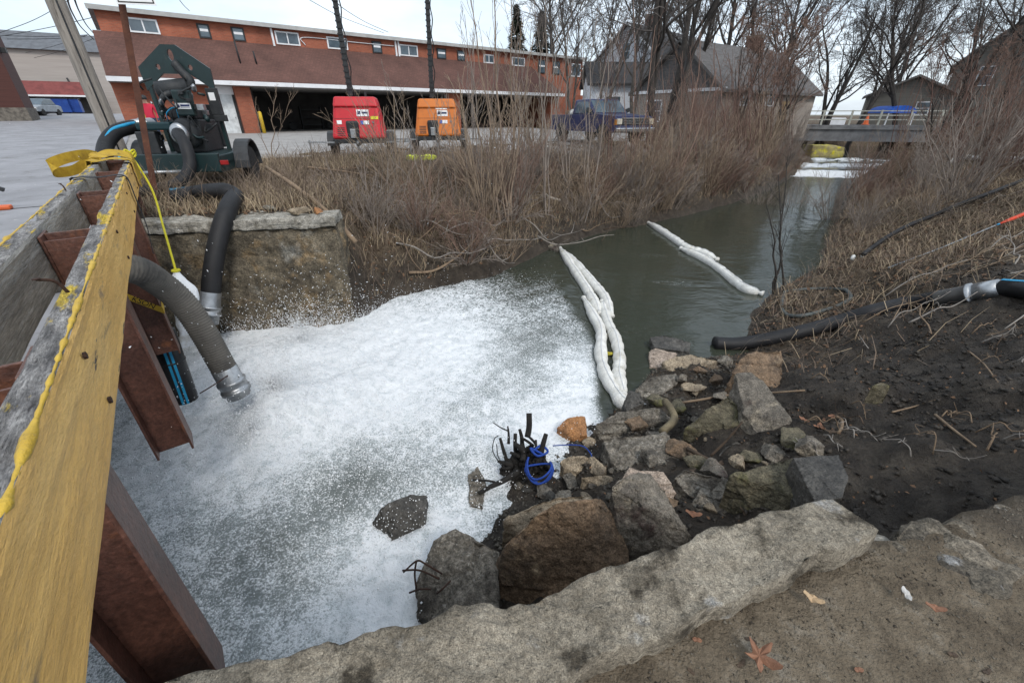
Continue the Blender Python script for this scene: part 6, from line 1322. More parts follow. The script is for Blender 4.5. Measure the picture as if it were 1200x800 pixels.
MB().box(-7.0, .4, -.6, -3.4, 4.6, 1.349).build('abutment', conc_dark, fb); MB().box(3.2, .4, -.6, 7.0, 4.6, 1.349).build('abutment', conc_dark, fb)
yl = rough_hull([PY(x, y, 34.5) + np.array([0, dy, 0]) for x, y in ((953, 170), (992, 172), (990, 187), (950, 186)) for dy in (0, 1.4)], .3, .08, .1, .7, 61, .05, 4)
tag(bm_obj('mossy_block', yl, mat('yellow_lichen_stone', (.40, .36, .10), (.22, .18, .11), 3, .9, .6, 10, stain=((.55, .48, .03), 2.5, .52, .62))), 'yellow lichened masonry block under the far bridge', 'stone block')
tag(bm_obj('boulder', rough_hull([PY(x, y, 31) + np.array([0, dy, 0]) for x, y in ((935, 196), (940, 186), (950, 184), (955, 192), (948, 199)) for dy in (0, 1.0)], .2, .06, .06, .9, 62, .03, 4), r_grey), 'grey boulder beside the rapids', 'rock')
blt = PY(1047, 126, 41); tv = []
tp = thing('blue_canopy', 'bright blue tarpaulin canopy beyond the far bridge', 'canopy', (blt[0], blt[1], 2.4))
cn = MB(); seg = 14
for i in range(seg + 1):
    a = math.pi * i / seg; cn_x = -1.15 * math.cos(a); cn_z = .95 + .55 * math.sin(a)
    tv += [(cn_x, -1.2, cn_z), (cn_x, 1.2, cn_z)]
cn.add(tv, [(2 * i, 2 * i + 2, 2 * i + 3, 2 * i + 1) for i in range(seg)] + [tuple(range(0, 2 * seg + 2, 2)), tuple(range(1, 2 * seg + 2, 2))]); cn.build('tarp', mat('blue_tarp', (.012, .11, .55), (.01, .08, .42), 2, .5, .3, 6), tp)
for s in (-1, 1): MB().cyl((s * 1.08, -1.1, 0), (s * 1.08, -1.1, 1.0), .05, 8).build('leg', white_trim, tp)
orc = PY(1015, 143, 38.5); tag(MB().lathe([(0, .28), (.05, .28), (.06, .2), (.75, .05), (.76, .01)], (orc[0], orc[1], 2.5), (0, 0, 1), 14).build('traffic_cone', mat('safety_orange', (.7, .14, .04)), None, True), 'orange traffic cone on the far bridge', 'cone')
tag(MB().box(blt[0] - 5.2, blt[1] - .2, 2.4, blt[0] - 3.8, blt[1] + .6, 3.0).build('white_box', white_trim, None, bevel=.08), 'white rounded box standing left of the blue canopy', 'box')

# ================================================================== PERSON BEHIND THE PUMP
def person():
    c = PT(171, 122, 17.0); gz0 = gz(c[0], c[1]) + .03
    t = thing('person', 'person in red shirt and dark cap walking beyond the pump', 'person', (c[0], c[1], gz0), math.radians(20))
    me = bpy.data.meshes.new('body')
    J = {'pel': (0, 0, .95), 'spi': (0, -.01, 1.15), 'chs': (0, -.02, 1.36), 'nek': (0, -.02, 1.5), 'hed': (0, -.04, 1.6), 'top': (0, -.03, 1.74),
         'lh': (.1, 0, .9), 'lk': (.12, -.08, .5), 'la': (.12, .06, .09), 'lt': (.12, -.12, .04), 'rh': (-.1, 0, .9), 'rk': (-.11, -.02, .5), 'ra': (-.11, .12, .1), 'rt': (-.11, -.05, .03),
         'ls': (.2, 0, 1.42), 'le': (.27, .04, 1.15), 'lw': (.28, -.12, .93), 'rs': (-.2, 0, 1.42), 're': (-.27, .05, 1.15), 'rw': (-.26, -.1, .94),
         'lf': (.28, -.17, .86), 'rf': (-.26, -.15, .86)}
    Rr = dict(pel=(.16, .12), spi=(.15, .11), chs=(.17, .12), nek=(.06, .06), hed=(.085, .10), top=(.07, .08), lh=(.09, .09), lk=(.06, .06), la=(.045, .05), lt=(.045, .035), rh=(.09, .09), rk=(.06, .06), ra=(.045, .05), rt=(.045, .035), ls=(.07, .07), le=(.05, .05), lw=(.035, .035), rs=(.07, .07), re=(.05, .05), rw=(.035, .035), lf=(.035, .022), rf=(.035, .022))
    k = list(J); E = [('pel', 'spi'), ('spi', 'chs'), ('chs', 'nek'), ('nek', 'hed'), ('hed', 'top'), ('pel', 'lh'), ('lh', 'lk'), ('lk', 'la'), ('la', 'lt'), ('pel', 'rh'), ('rh', 'rk'), ('rk', 'ra'), ('ra', 'rt'), ('chs', 'ls'), ('ls', 'le'), ('le', 'lw'), ('lw', 'lf'), ('chs', 'rs'), ('rs', 're'), ('re', 'rw'), ('rw', 'rf')]
    me.from_pydata([J[q] for q in k], [(k.index(a), k.index(b)) for a, b in E], [])
    o = mesh_obj('body', me, None, t); o.modifiers.new('skin', 'SKIN')
    for i, q in enumerate(k): me.skin_vertices[0].data[i].radius = Rr[q]
    me.skin_vertices[0].data[0].use_root = True
    sb_ = o.modifiers.new('sub', 'SUBSURF'); sb_.levels = 2; sb_.render_levels = 2
    # clothing colours by height on one continuous body
    m = bpy.data.materials.new('person_clothes'); m.use_nodes = True; n, l = m.node_tree.nodes, m.node_tree.links; b = n['Principled BSDF']; b.inputs['Roughness'].default_value = .85
    tc = n.new('ShaderNodeTexCoord'); sx = n.new('ShaderNodeSeparateXYZ'); l.new(tc.outputs['Object'], sx.inputs[0]); mr = n.new('ShaderNodeMapRange'); mr.inputs[2].default_value = 2; l.new(sx.outputs[2], mr.inputs[0])
    r = n.new('ShaderNodeValToRGB'); r.color_ramp.interpolation = 'CONSTANT'; e = r.color_ramp.elements
    while len(e) < 4: e.new(.5)
    for q, (p, cc) in zip(e, ((0, (.02, .017, .014)), (.05, (.03, .045, .08)), (.485, (.50, .02, .05)), (.745, (.48, .27, .19)))): q.position = p; q.color = (*cc, 1)
    l.new(mr.outputs[0], r.inputs[0]); l.new(r.outputs[0], b.inputs['Base Color']); me.materials.append(m)
    MB().lathe([(1.63, .105), (1.70, .11), (1.76, .085), (1.79, .03)], (0, -.035, 0), (0, 0, 1), 16).build('cap', engine_m, t, True); MB().box(-.07, -.24, 1.655, .07, -.12, 1.668).build('cap_brim', engine_m, t)
person()

# ================================================================== TREES, SHRUBS, GRASS
def tubes(P_, R_, k):
    """P_ (N,n,3) polylines, R_ (N,n) radii -> verts, quads"""
    N, n, _ = P_.shape; T = np.gradient(P_, axis=1); T /= np.linalg.norm(T, axis=2, keepdims=True) + 1e-9
    ref = np.where(np.abs(T[..., 2:3]) > .9, np.array([1., 0, 0]), np.array([0, 0, 1.])); S = np.cross(T, ref); S /= np.linalg.norm(S, axis=2, keepdims=True) + 1e-9; Uu = np.cross(T, S)
    a = np.arange(k) * 2 * math.pi / k
    V = P_[:, :, None] + R_[:, :, None, None] * (S[:, :, None] * np.cos(a)[None, None, :, None] + Uu[:, :, None] * np.sin(a)[None, None, :, None])
    i = np.arange(N * n * k).reshape(N, n, k); j = np.roll(i, -1, 2)
    Fq = np.stack([i[:, :-1], j[:, :-1], j[:, 1:], i[:, 1:]], -1).reshape(-1, 4)
    return V.reshape(-1, 3), Fq
def grow_level(r, parents, pr, nchild, ratio, ang, npts, up, tmin=.25, rr=.55, wob=.12, spread=1.0):
    """children spread along every parent line"""
    N, n, _ = parents.shape; idx = np.repeat(np.arange(N), nchild); M = len(idx)
    t = (tmin + (1 - tmin) * (np.tile(np.arange(nchild), N) + r.rand(M)) / nchild) * (n - 1)
    i = np.minimum(t.astype(int), n - 2); f_ = (t - i)[:, None]
    base = parents[idx, i] * (1 - f_) + parents[idx, i + 1] * f_; d = parents[idx, i + 1] - parents[idx, i]; d /= np.linalg.norm(d, axis=1, keepdims=True) + 1e-9
    rad = (pr[idx, i] * (1 - f_[:, 0]) + pr[idx, i + 1] * f_[:, 0])
    ln = np.linalg.norm(parents[idx, -1] - parents[idx, 0], axis=1) * ratio * r.uniform(.6, 1.25, M) * (1.15 - .5 * t / (n - 1))
    rv = r.normal(size=(M, 3)); rv -= d * (rv * d).sum(1, keepdims=True); rv /= np.linalg.norm(rv, axis=1, keepdims=True) + 1e-9
    an = np.radians(ang) * r.uniform(.6, 1.3, M)[:, None]; d = d * np.cos(an) + rv * np.sin(an)
    pts = [base]; cur = d
    for q in range(npts - 1):
        cur = cur + np.array([0, 0, up]) + r.normal(size=(M, 3)) * wob; cur /= np.linalg.norm(cur, axis=1, keepdims=True)
        pts.append(pts[-1] + cur * (ln / (npts - 1))[:, None])
    Pn = np.stack(pts, 1); r0 = rad * rr; Rn = r0[:, None] * np.linspace(1, .35, npts)[None]
    return Pn, np.maximum(Rn, 0)
def join(parts):
    V, Fq, o = [], [], 0
    for v, f in parts: V.append(v); Fq.append(f + o); o += len(v)
    return np.concatenate(V), np.concatenate(Fq)
def bare_tree(seed, stems, height_, rad, lean=.12, detail=1.0, spread=38, up=.10, minr=.011):
    r = np.random.RandomState(seed); n = 10; tr, trr = [], []
    for s in range(stems):
        az = r.rand() * 6.28; tilt = lean * (r.rand() + .4) * (1 if stems > 1 else .5); d = np.array([math.cos(az) * tilt, math.sin(az) * tilt, 1.]); p = [np.array([math.cos(az), math.sin(az), 0]) * rad * (0 if stems == 1 else 1.1)]
        hh = height_ * r.uniform(.78, 1.05)
        for q in range(n - 1): d = d + r.normal(size=3) * .07 + np.array([0, 0, .03]); d /= np.linalg.norm(d); p.append(p[-1] + d * hh / (n - 1))
        tr.append(p); trr.append(rad * r.uniform(.7, 1.0) * np.linspace(1, .18, n) * (1 + .35 * (np.arange(n) == 0)))
    L0, R0 = np.array(tr), np.array(trr)
    L1, R1 = grow_level(r, L0, R0, max(4, int(13 / max(1, stems * .55))), .48, spread, 7, up, .28, .6, .12)
    L2, R2 = grow_level(r, L1, R1, int(7 * detail), .5, spread + 4, 6, up * .8, .15, .6, .14)
    L3, R3 = grow_level(r, L2, R2, int(6 * detail), .5, spread + 6, 4, up * .6, .15, .62, .16)
    L4, R4 = grow_level(r, L3, R3, 5, .55, 40, 3, .05, .15, .7, .18); L4b, R4b = grow_level(r, L4, R4, 2, .6, 40, 3, .04, .15, .7, .18)
    mx = lambda R_, m_: np.maximum(R_, m_)
    trunk = join([tubes(L0, R0, 9), tubes(L1, mx(R1, minr * 1.6), 6)]); crown = join([tubes(L2, mx(R2, minr * 1.2), 4), tubes(L3, mx(R3, minr), 3), tubes(L4, mx(R4, minr * .8), 3), tubes(L4b, mx(R4b, minr * .7), 3)])
    return trunk, crown
bark_d = mat('dark_bark', (.062, .054, .048), (.035, .031, .028), 6, .9, .6, 20)
bark_l = mat('grey_bark', (.12, .105, .092), (.07, .062, .055), 6, .9, .6, 20)
twig_d = mat('dark_twigs', (.14, .122, .112), (.085, .074, .068), 3, .9, 0)
twig_r = mat('reddish_twigs', (.26, .165, .125), (.15, .10, .08), 2, .9, 0)
def mesh_np(name, V, Fq, m):
    o = np_mesh(name, V, Fq, m, smooth=True); me = o.data; bpy.data.objects.remove(o); return me
def make_tree_meshes(seed, bark, twig, **kw):
    tr, cr = bare_tree(seed, **kw); return mesh_np('trunk', *tr, bark), mesh_np('crown', *cr, twig)
TREES = {}
def place_tree(key, loc, s, rz, label, tilt=(0, 0)):
    t = thing('bare_tree', label, 'tree', loc, rz, 'bare trees around the creek'); t.scale = (s, s, s); t.rotation_euler = (tilt[0], tilt[1], rz)
    for nm, me in zip(('trunk', 'crown'), TREES[key]):
        o = bpy.data.objects.new(nm, me); COL.objects.link(o); o.parent = t
    return t
TREES['multi'] = make_tree_meshes(3, bark_d, twig_d, stems=4, height_=11, rad=.20, lean=.30, detail=.8, minr=.010)
TREES['single'] = make_tree_meshes(8, bark_d, twig_d, stems=1, height_=12, rad=.24, lean=.2, detail=1.0, minr=.010)
TREES['slim'] = make_tree_meshes(14, bark_l, twig_d, stems=2, height_=10, rad=.13, lean=.18, detail=.85, minr=.010)
TREES['bushy'] = make_tree_meshes(21, bark_d, twig_r, stems=4, height_=6.5, rad=.09, lean=.42, detail=.72, spread=34, minr=.008)
def on_ground(px, Y):
    q = PY(px, 140, Y); return (q[0], q[1], gz(q[0], q[1]) - .1)
place_tree('multi', on_ground(772, 23.5), 1.05, .4, 'dark multi stemmed tree right behind the blue pickup')
place_tree('single', on_ground(793, 27), 1.0, 2.0, 'stout single trunk tree beside the multi stemmed one by the pickup')
place_tree('slim', on_ground(742, 30), 1.0, 1.0, 'slim pale tree between pickup and white house', (0, .06))
place_tree('slim', on_ground(700, 38), 1.15, 3.3, 'slim tree standing by the white annex wall')
place_tree('single', on_ground(650, 57), 1.35, 4.0, 'tall dark tree rising behind the right end of the garage')
place_tree('single', on_ground(838, 40), 1.15, 5.0, 'bare tree behind the grey brick house gable')
place_tree('multi', on_ground(880, 41), 1.15, 2.4, 'spreading bare tree behind the grey brick house roof')
place_tree('bushy', on_ground(925, 33), .95, 1.0, 'reddish twiggy tree overhanging the left end of the far bridge')
place_tree('multi', on_ground(968, 41), 1.1, 1.2, 'dark branching tree just beyond the far bridge railing', (0, .18))
place_tree('single', on_ground(1000, 44), 1.15, .6, 'bare tree leaning over the road past the far bridge', (0, .30))
place_tree('single', on_ground(1062, 40), 1.1, 2.9, 'leaning bare tree in front of the grey outbuilding', (0, .28))
place_tree('multi', on_ground(1120, 38), 1.0, 4.1, 'bare tree before the tall grey gabled house', (0, .15))
place_tree('slim', on_ground(1180, 30), 1.1, 2.2, 'slim bare tree on the right bank top beyond the fallen log')
place_tree('multi', on_ground(1215, 24), .95, 5.2, 'spreading tree at the upper right bank beside the pale house')
place_tree('bushy', on_ground(900, 29), .85, 3.0, 'reddish twiggy tree by the grey brick house wall')
place_tree('multi', on_ground(815, 33), .95, 3.9, 'dark spreading tree close behind the grey brick gable corner')
place_tree('bushy', on_ground(1110, 27), .75, 2.2, 'reddish twiggy tree on the right bank top before the outbuilding')
place_tree('bushy', on_ground(1175, 22), .6, 1.2, 'reddish twiggy tree right of the outbuilding on the bank')
place_tree('single', on_ground(910, 48), 1.2, 3.0, 'large bare tree beyond the road behind the grey house')
place_tree('single', on_ground(1160, 46), 1.25, 1.9, 'large bare tree rising behind the tall grey gabled house')
place_tree('multi', on_ground(1030, 52), 1.2, .3, 'spreading bare tree behind the grey outbuilding roof')
place_tree('slim', on_ground(672, 47), 1.2, .8, 'slim tree between garage end and white annex')
place_tree('bushy', on_ground(858, 27), .8, 4.4, 'twiggy tree growing before the grey brick wall')
# evergreen behind the garage
def spruce(loc, h, label):
    t = thing('spruce_tree', label, 'tree', loc)
    MB().tube([(0, 0, 0), (0, 0, h)], [.25, .04], 8).build('trunk', bark_d, t, True)
    r = np.random.RandomState(4); N = 5200; z = h * (.12 + .88 * r.rand(N) ** 1.3); rad = (h - z) / h * h * .24 * np.sqrt(r.rand(N)) * (1 + .3 * np.sin(z * 5)); a = r.rand(N) * 6.28
    c = np.stack([rad * np.cos(a), rad * np.sin(a), z - rad * .3], -1); d = np.stack([np.cos(a), np.sin(a), -.35 + 0 * a], -1) * r.uniform(.3, .7, N)[:, None]; w = np.stack([-np.sin(a), np.cos(a), r.normal(size=N) * .3], -1) * .13
    V = np.stack([c - w, c + w, c + d], 1).reshape(-1, 3); o = np_mesh('crown', V, np.arange(N * 3).reshape(-1, 3), mat('spruce_needles', (.030, .040, .022), (.016, .024, .014), 3, .8, 0), t)
q = on_ground(605, 66); spruce(q, 13.5, 'dark green spruce rising behind the garage roof')
q = on_ground(632, 64); spruce(q, 12.5, 'second spruce with browned foliage behind the garage end')
bpy.data.objects['spruce_tree.001'].children[1].data.materials[0] = mat('browned_needles', (.085, .05, .036), (.05, .03, .024), 3, .8, 0)

# shrubs: thickets of thin stems
def shrub_mesh(seed, stems, h, spread, twigs, m, minr=.0055, droop=0.0):
    r = np.random.RandomState(seed); n = 7; az = r.rand(stems) * 6.28; tl = spread * np.sqrt(r.rand(stems)); d = np.stack([np.cos(az) * tl, np.sin(az) * tl, np.ones(stems)], -1); d /= np.linalg.norm(d, axis=1, keepdims=True)
    p = [np.stack([np.cos(az) * r.rand(stems) * .25, np.sin(az) * r.rand(stems) * .25, np.full(stems, -.1)], -1)]; ln = h * r.uniform(.5, 1.1, stems)
    for q in range(n - 1):
        d = d + r.normal(size=(stems, 3)) * .09 + np.array([0, 0, -droop]); d /= np.linalg.norm(d, axis=1, keepdims=True); p.append(p[-1] + d * (ln / (n - 1))[:, None])
    L0 = np.stack(p, 1); R0 = (r.uniform(.006, .014, stems) * h / 1.8)[:, None] * np.linspace(1, .35, n)[None]
    L1, R1 = grow_level(r, L0, R0, max(3, int(twigs * .72)), .32, 32, 4, .05, .25, .6, .14); L2, R2 = grow_level(r, L1, R1, 2, .5, 34, 3, .03, .2, .7, .15)
    V, Fq = join([tubes(L0, np.maximum(R0, minr), 4), tubes(L1, np.maximum(R1, minr * .8), 3), tubes(L2, np.maximum(R2, minr * .65), 3)])
    return mesh_np('shrub', V, Fq, m)
tan_tw = mat('tan_stems', (.34, .26, .185), (.22, .165, .12), 2, .9, 0)
gr_tw = mat('grey_brown_stems', (.28, .235, .20), (.17, .14, .12), 2, .9, 0)
SHX = [shrub_mesh(100, 34, 2.2, .55, 6, twig_r), shrub_mesh(101, 30, 1.9, .75, 6, gr_tw), shrub_mesh(102, 40, 1.6, .9, 5, twig_r), shrub_mesh(103, 36, 1.5, .8, 5, tan_tw), shrub_mesh(104, 26, 3.0, .42, 8, twig_r), shrub_mesh(105, 30, 1.3, 1.3, 5, gr_tw, droop=.09)]
SH = SHX + [shrub_mesh(106, 30, 2.8, .40, 7, tan_tw), shrub_mesh(107, 30, 2.6, .5, 8, gr_tw)]
def put_shrub(k, x, y, s, r, label, group, lean=(0, 0), zoff=0):
    o = bpy.data.objects.new('shrub', SH[k]); COL.objects.link(o); o.location = (x, y, gz(x, y) - .03 + zoff); o.scale = (s, s, s * r.uniform(.85, 1.15)); o.rotation_euler = (lean[0], lean[1], r.rand() * 6.28)
    return tag(o, label, 'shrub', group)
rs = np.random.RandomState(77)
FB = np.array(FAR_BANK[2:14]); NB = np.array(NEAR_BANK[8:17])
def along_line(poly, t):
    d = np.r_[0, np.cumsum(np.hypot(*np.diff(poly, axis=0).T))]; s = t * d[-1]; x, y = np.interp(s, d, poly[:, 0]), np.interp(s, d, poly[:, 1])
    e = 1e-2 * d[-1]; tx, ty = np.interp(s + e, d, poly[:, 0]) - x, np.interp(s + e, d, poly[:, 1]) - y; L_ = math.hypot(tx, ty) + 1e-9
    return x, y, -ty / L_, tx / L_
# far bank: foot and slope
for i in range(72):
    t = rs.rand() ** 1.15; x, y, nx, ny = along_line(FB, .03 + .95 * t); off = rs.choice([rs.uniform(.1, 1.0), rs.uniform(.6, 4.5)]); X, Y = x + nx * off, y + ny * off
    if Y > 30: continue
    k = rs.choice([2, 5, 1, 3, 0]) if off < 1.2 else rs.choice([0, 1, 2, 3, 3])
    near_lot = (X < 3.5 and off > 2.2); s = rs.uniform(.5, .75) if near_lot else rs.uniform(.65, 1.1)
    if off < 1.1: put_shrub(k, X, Y, s * .9, rs, 'bare tangled shrub hanging at the foot of the far bank', 'shrubs along the foot of the far bank', (-ny * .0, .0))
    else: put_shrub(k, X, Y, s, rs, 'bare thin stemmed shrub on the slope of the far bank', 'shrubs on the far bank slope')
# denser tangle on the near part of the far bank, spilling down to the foam
for i in range(58):
    t = rs.uniform(.0, .42); x, y, nx, ny = along_line(FB, .04 + .95 * t); off = rs.uniform(.15, 3.6); X, Y = x + nx * off, y + ny * off; k = rs.choice([2, 1, 5, 3, 3, 6])
    if -(X * NV[0] + Y * NV[1]) > -.5 or (X < -2.6 and off < 1.0): continue
    put_shrub(k, X, Y, rs.uniform(.55, .85) if X < -1 else rs.uniform(.7, 1.05), rs, 'tangled bramble bush on the bank between the wall and the light towers' if X < .5 else 'tangled bramble bush on the bank below the blue pickup', 'brambles on the far bank' if X < .5 else 'brambles below the pickup')
# upstream thicket before the grey house and bridge
for i in range(34):
    t = rs.uniform(.42, 1.0); x, y, nx, ny = along_line(FB, t); off = rs.uniform(.3, 5.0); put_shrub(rs.choice([0, 4, 4, 7, 6]), x + nx * off, y + ny * off, rs.uniform(.75, 1.15), rs, 'tall reddish shrub in the upstream thicket below the grey house', 'upstream thicket shrubs')
# near (right) bank upstream
for i in range(64):
    t = rs.uniform(.2, 1.0); x, y, nx, ny = along_line(NB, t); off = rs.uniform(.2, 7.5)
    if t < .45 and off < 1.2 and rs.rand() < .5: continue
    if t > .6 and off < 1.8: continue
    k = rs.choice([1, 2, 5, 3]) if t < .5 else rs.choice([0, 4, 7, 6, 1]); s = rs.uniform(.45, .75) if t < .5 else rs.uniform(.7, 1.15)
    put_shrub(k, x - nx * off, y - ny * off, s, rs, 'bare brown shrub in the thicket on the right bank', 'right bank thicket shrubs', (0, rs.uniform(0, .25)))
for i in range(30):
    x, y = rs.uniform(9.5, 26), rs.uniform(8, 18); put_shrub(rs.choice([0, 4, 1, 7, 7]), x, y, rs.uniform(.7, 1.15), rs, 'tall dry shrub on top of the right bank', 'shrubs on the right bank top', (0, rs.uniform(.05, .3)))
for (px, py, k, s, lab) in ((345, 225, 3, .5, 'small dry weed clump on the abutment wall top'), (425, 250, 5, .85, 'drooping bramble beside the end of the abutment wall'), (440, 270, 1, .8, 'tangled bush just past the abutment wall end'), (220, 232, 3, .38, 'weedy tuft growing beside the pump hose'), (190, 238, 3, .42, 'weedy tuft at the barrier end below the yellow strap'), (470, 215, 1, .62, 'grey branching bush on the bank before the light towers')):
    q = PG(px, py); put_shrub(k, q[0], q[1], s, rs, lab, None)
# saplings
def sapling(px, py, tops, r0, m, label, zoff=0):
    q = PG(px, py); t = thing('sapling', label, 'tree', q); r = np.random.RandomState(int(px)); Ls, Rs = [], []
    for (tx, ty, dY) in tops:
        top = PY(tx, ty, q[1] + dY); b0 = q + np.array([r.uniform(-.15, .15), r.uniform(-.1, .1), -.08]); p = np.linspace(b0, top, 9)
        p[1:-1] += r.normal(size=(7, 3)) * .03; bow = np.sin(np.linspace(0, math.pi, 9))[:, None] * r.normal(size=3)[None] * .08; Ls.append(p + bow); Rs.append(np.linspace(1, .3, 9) * r0 * r.uniform(.7, 1.2))
    L0, R0 = np.array(Ls), np.array(Rs); L1, R1 = grow_level(r, L0, R0, 7, .22, 30, 5, .12, .3, .45, .1); L2, R2 = grow_level(r, L1, R1, 3, .45, 32, 3, .06, .3, .6, .12)
    for nm, (V, Fq) in (('stems', tubes(L0, R0, 7)), ('twigs', join([tubes(L1, np.maximum(R1, .004), 4), tubes(L2, np.maximum(R2, .003), 3)]))):
        o = np_mesh(nm, V, Fq, m, None, True); under(o, t)
sap_t = mat('tan_sapling_bark', (.27, .20, .145), (.18, .135, .10), 4, .85, .3, 30)
sapling(592, 262, [(552, 0, .3), (578, -30, .1), (598, -20, .4), (612, 15, .0), (568, 60, .2), (626, 40, .3)], .028, sap_t, 'clump of tall tan saplings rising from the middle of the far bank')
sapling(640, 250, [(640, -20, .2), (655, 20, .3), (672, 0, .5), (625, -10, .2)], .024, gr_tw, 'clump of grey saplings right of the tan ones on the far bank')
sapling(540, 250, [(548, 90, .2), (525, 110, .1), (500, 120, .4)], .018, gr_tw, 'low grey sapling left of the tan clump')
sapling(690, 235, [(700, 10, .3), (716, 40, .4), (684, 30, .1), (732, 20, .5)], .026, gr_tw, 'slender saplings across the bank from the blue pickup')
sapling(735, 225, [(742, 0, .4), (768, 30, .6), (728, 50, .1)], .026, twig_r, 'reddish saplings on the bank above the upstream boom')
sapling(500, 235, [(450, 95, .1), (478, 130, .2), (520, 120, .1), (432, 150, 0)], .016, gr_tw, 'crooked grey bush stems on the bank between the light towers')
sapling(790, 225, [(800, 60, .3), (820, 40, .5), (775, 70, .2), (840, 80, .6)], .026, twig_r, 'reddish saplings above the far bend of the creek')
sapling(318, 190, [(322, 100, .1), (347, 105, .2), (300, 120, .1)], .014, sap_t, 'thin tan weed stalks arching up beside the pump wheel')
sapling(913, 345, [(912, 205, .1), (898, 240, .0), (922, 190, .3)], .022, bark_d, 'thin dark sapling on the right bank beside the looped hose')

rt = np.random.RandomState(31)
sap_r = mat('red_brown_sapling_bark', (.17, .10, .078), (.11, .068, .055), 4, .85, .3, 30)
sp_list = [(560, 240, 'thin saplings before the orange light tower'), (615, 228, 'thin saplings behind the tan clump'), (665, 228, 'thin saplings left of the pickup tailgate'), (712, 215, 'thin saplings across the pickup door'), (760, 215, 'thin saplings across the pickup grille'), (815, 210, 'thin reddish saplings before the grey gable'), (845, 205, 'thin reddish saplings before the grey brick wall'), (875, 200, 'thin reddish saplings before the tan door'), (900, 195, 'thin reddish saplings at the upstream bend'), (925, 190, 'thin reddish saplings left of the rapids'), (1040, 205, 'thin leaning saplings right of the far bridge'), (1085, 200, 'thin leaning saplings before the grey outbuilding'), (1120, 196, 'thin leaning saplings behind the fallen log end'), (1160, 200, 'thin leaning saplings behind the pale fallen log'), (1190, 205, 'thin leaning saplings above the dark hose')]
for (px, py, lab) in sp_list:
    right = px > 1000; n_ = rt.randint(4, 8); top = rt.uniform(10, 70) if px > 780 or right else rt.uniform(0, 60)
    sapling(px, py, [(px + rt.uniform(-22, 28) + (38 if right else 0), top + rt.uniform(0, 70), rt.uniform(-.3, .8)) for _ in range(n_)], rt.uniform(.014, .022) * (1.6 if px > 780 else 1), sap_r if px > 700 else gr_tw, lab)
# ---- dead grass and litter
def blades(name, X, Y, ln, lean, w, m, label, seed, zoff=0.0):
    r = np.random.RandomState(seed); N = len(X); Z = height(X, Y) - .02 + zoff; az = r.rand(N) * 6.28; ln = ln * r.uniform(.5, 1.3, N); le = np.clip(lean * r.uniform(.4, 1.5, N), 0, 1.5)
    d0 = np.stack([np.cos(az) * np.sin(le * .6), np.sin(az) * np.sin(le * .6), np.cos(le * .6)], -1); d1 = np.stack([np.cos(az) * np.sin(le * 1.5), np.sin(az) * np.sin(le * 1.5), np.cos(le * 1.5)], -1)
    b0 = np.stack([X, Y, Z], -1); m_ = b0 + d0 * (ln * .5)[:, None]; t_ = m_ + d1 * (ln * .5)[:, None]; a2 = r.rand(N) * 6.28; s = np.stack([np.cos(a2), np.sin(a2), 0 * a2], -1) * w * .5 * r.uniform(.6, 1.5, N)[:, None]
    V = np.stack([b0 - s, b0 + s, m_ + s * .8, m_ - s * .8, t_ + s * .2, t_ - s * .2], 1).reshape(-1, 3); i = np.arange(N) * 6
    Fq = np.concatenate([np.stack([i, i + 1, i + 2, i + 3], -1), np.stack([i + 3, i + 2, i + 4, i + 5], -1)])
    tag(np_mesh(name, V, Fq, m), label, 'grass', kind='stuff')
def scatter(n, x0, x1, y0, y1, cond, seed):
    r = np.random.RandomState(seed); X = r.uniform(x0, x1, n); Y = r.uniform(y0, y1, n); k = cond(X, Y, r); return X[k], Y[k]
def cond_far(X, Y, r):
    df, dn = _segdist(X, Y, FAR_BANK), _segdist(X, Y, NEAR_BANK); lt = (X - LOT_A[0]) * _l2[0] + (Y - LOT_A[1]) * _l2[1]
    latn = -(X * NV[0] + Y * NV[1]); return (~_inside(X, Y, WPOLY)) & (df < dn) & (df > .15) & (lt < .15) & (latn < .75) & (height(X, Y) > .15) & (r.rand(len(X)) < np.clip(1.2 - Y / 30, .1, 1) * (.35 + fbm(X * .8, Y * .8, 3)))
def cond_near(X, Y, r):
    df, dn = _segdist(X, Y, FAR_BANK), _segdist(X, Y, NEAR_BANK); return (~_inside(X, Y, WPOLY)) & (dn < df) & (dn > .2) & (Y + (fbm(X, Y, 3) - .5) * 2.5 - X * .18 > 3.2) & (r.rand(len(X)) < np.clip(1.2 - Y / 28, .08, 1) * (.06 + .94 * sstep(4.2, 6.6, Y - X * .18 + (fbm(X * 1.3, Y * 1.3, 3) - .5) * 1.8)) * (.35 + .65 * ((X - 6.1) ** 2 + (Y - 8.0) ** 2 > 1.2)))
grass_t = mat('dry_grass', (.40, .315, .21), (.22, .17, .115), .9, .95, 0); grass_b = mat('brown_stalks', (.20, .15, .112), (.115, .087, .068), .9, .95, 0)
X, Y = scatter(120000, -9, 14, 6, 24, cond_far, 1); blades('dead_grass', X, Y, .32, .75, .010, grass_t, 'dry tan grass covering the far bank', 2)
X, Y = scatter(60000, -6, 16, 7, 26, cond_far, 3); blades('dead_stalks', X, Y, .6, .55, .010, grass_b, 'brown dead stalks and brambles on the far bank', 4)
X, Y = scatter(90000, 3, 24, 4, 24, cond_near, 5); blades('dead_grass', X, Y, .38, 1.05, .010, grass_b, 'matted brown grass covering the right bank', 6)
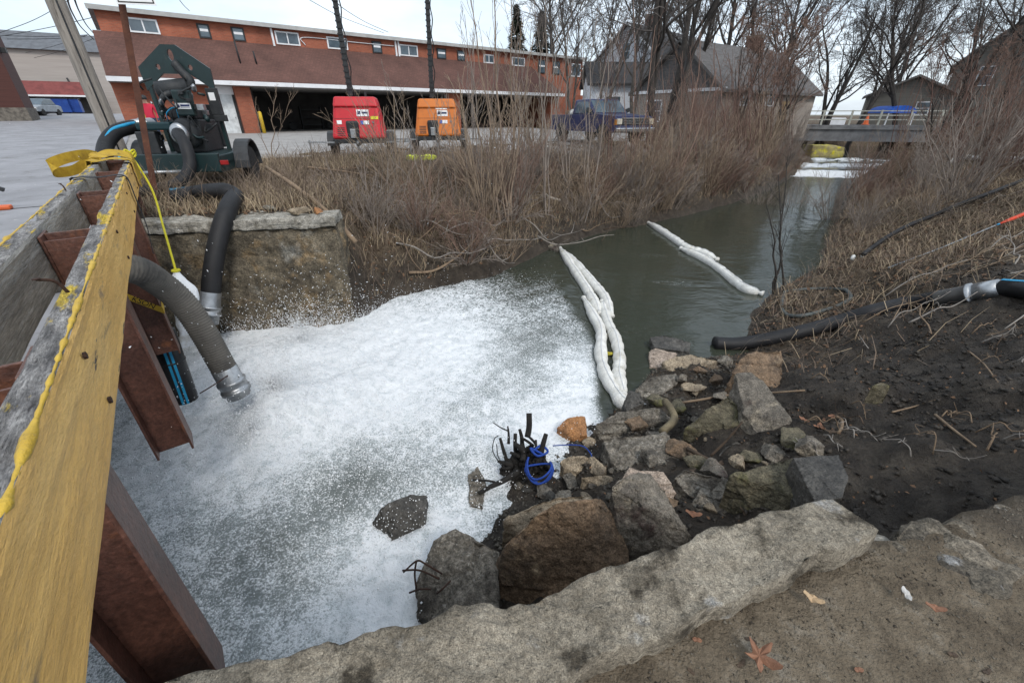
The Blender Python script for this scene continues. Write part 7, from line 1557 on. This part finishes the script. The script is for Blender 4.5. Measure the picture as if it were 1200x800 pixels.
X, Y = scatter(42000, 3, 24, 4, 24, cond_near, 7); blades('dead_stalks', X, Y, .5, 1.15, .008, grass_t, 'pale dry stalks lying over the right bank', 8)
X, Y = scatter(26000, -5.6, -3.0, 13.4, 15.4, lambda X, Y, r: (np.exp(-((X + 4.4) ** 2 / 1.2 + (Y - 14.3) ** 2 / .6)) > r.rand(len(X))), 9); blades('green_grass', X, Y, .12, .6, .008, mat('green_grass', (.085, .11, .03), (.06, .075, .025), 2, .9, 0), 'patch of green grass on the verge before the red light tower', 10)
# leaf litter
def litter(name, X, Y, size, m, label, seed):
    r = np.random.RandomState(seed); N = len(X); Z = height(X, Y) + .012; a = r.rand(N) * 6.28; s = size * r.uniform(.5, 1.4, N); u = np.stack([np.cos(a), np.sin(a), r.normal(size=N) * .35], -1) * s[:, None]; v = np.stack([-np.sin(a), np.cos(a), r.normal(size=N) * .35], -1) * (s * .55)[:, None]; c = np.stack([X, Y, Z], -1)
    V = np.stack([c - u, c - v * .8, c + u, c + v * .8 + np.array([0, 0, .01])], 1).reshape(-1, 3); tag(np_mesh(name, V, np.arange(N * 4).reshape(-1, 4), m), label, 'litter', kind='stuff')
lit1 = mat('leaf_litter_brown', (.20, .115, .065), (.10, .062, .040), .7, .9, 0); lit2 = mat('leaf_litter_pale', (.32, .25, .17), (.2, .15, .10), .7, .9, 0)
X, Y = scatter(40000, -9, 12, 6, 20, cond_far, 11); litter('leaf_litter', X, Y, .04, lit1, 'brown dead leaves strewn over the far bank', 12)
X, Y = scatter(40000, 3, 20, 3.5, 20, cond_near, 13); litter('leaf_litter', X, Y, .04, lit1, 'brown dead leaves strewn over the right bank', 14)
X, Y = scatter(9000, .2, 6, 1.6, 8, lambda X, Y, r: (_segdist(X, Y, NEAR_BANK) > .15) & (~_inside(X, Y, WPOLY)) & (height(X, Y) < 1.75) & (r.rand(len(X)) < .16 + .35 * (Y > 4.2)), 15); litter('mud_litter', X, Y, .013, lit1, 'scattered bits of leaf and wood on the dark mud', 16)
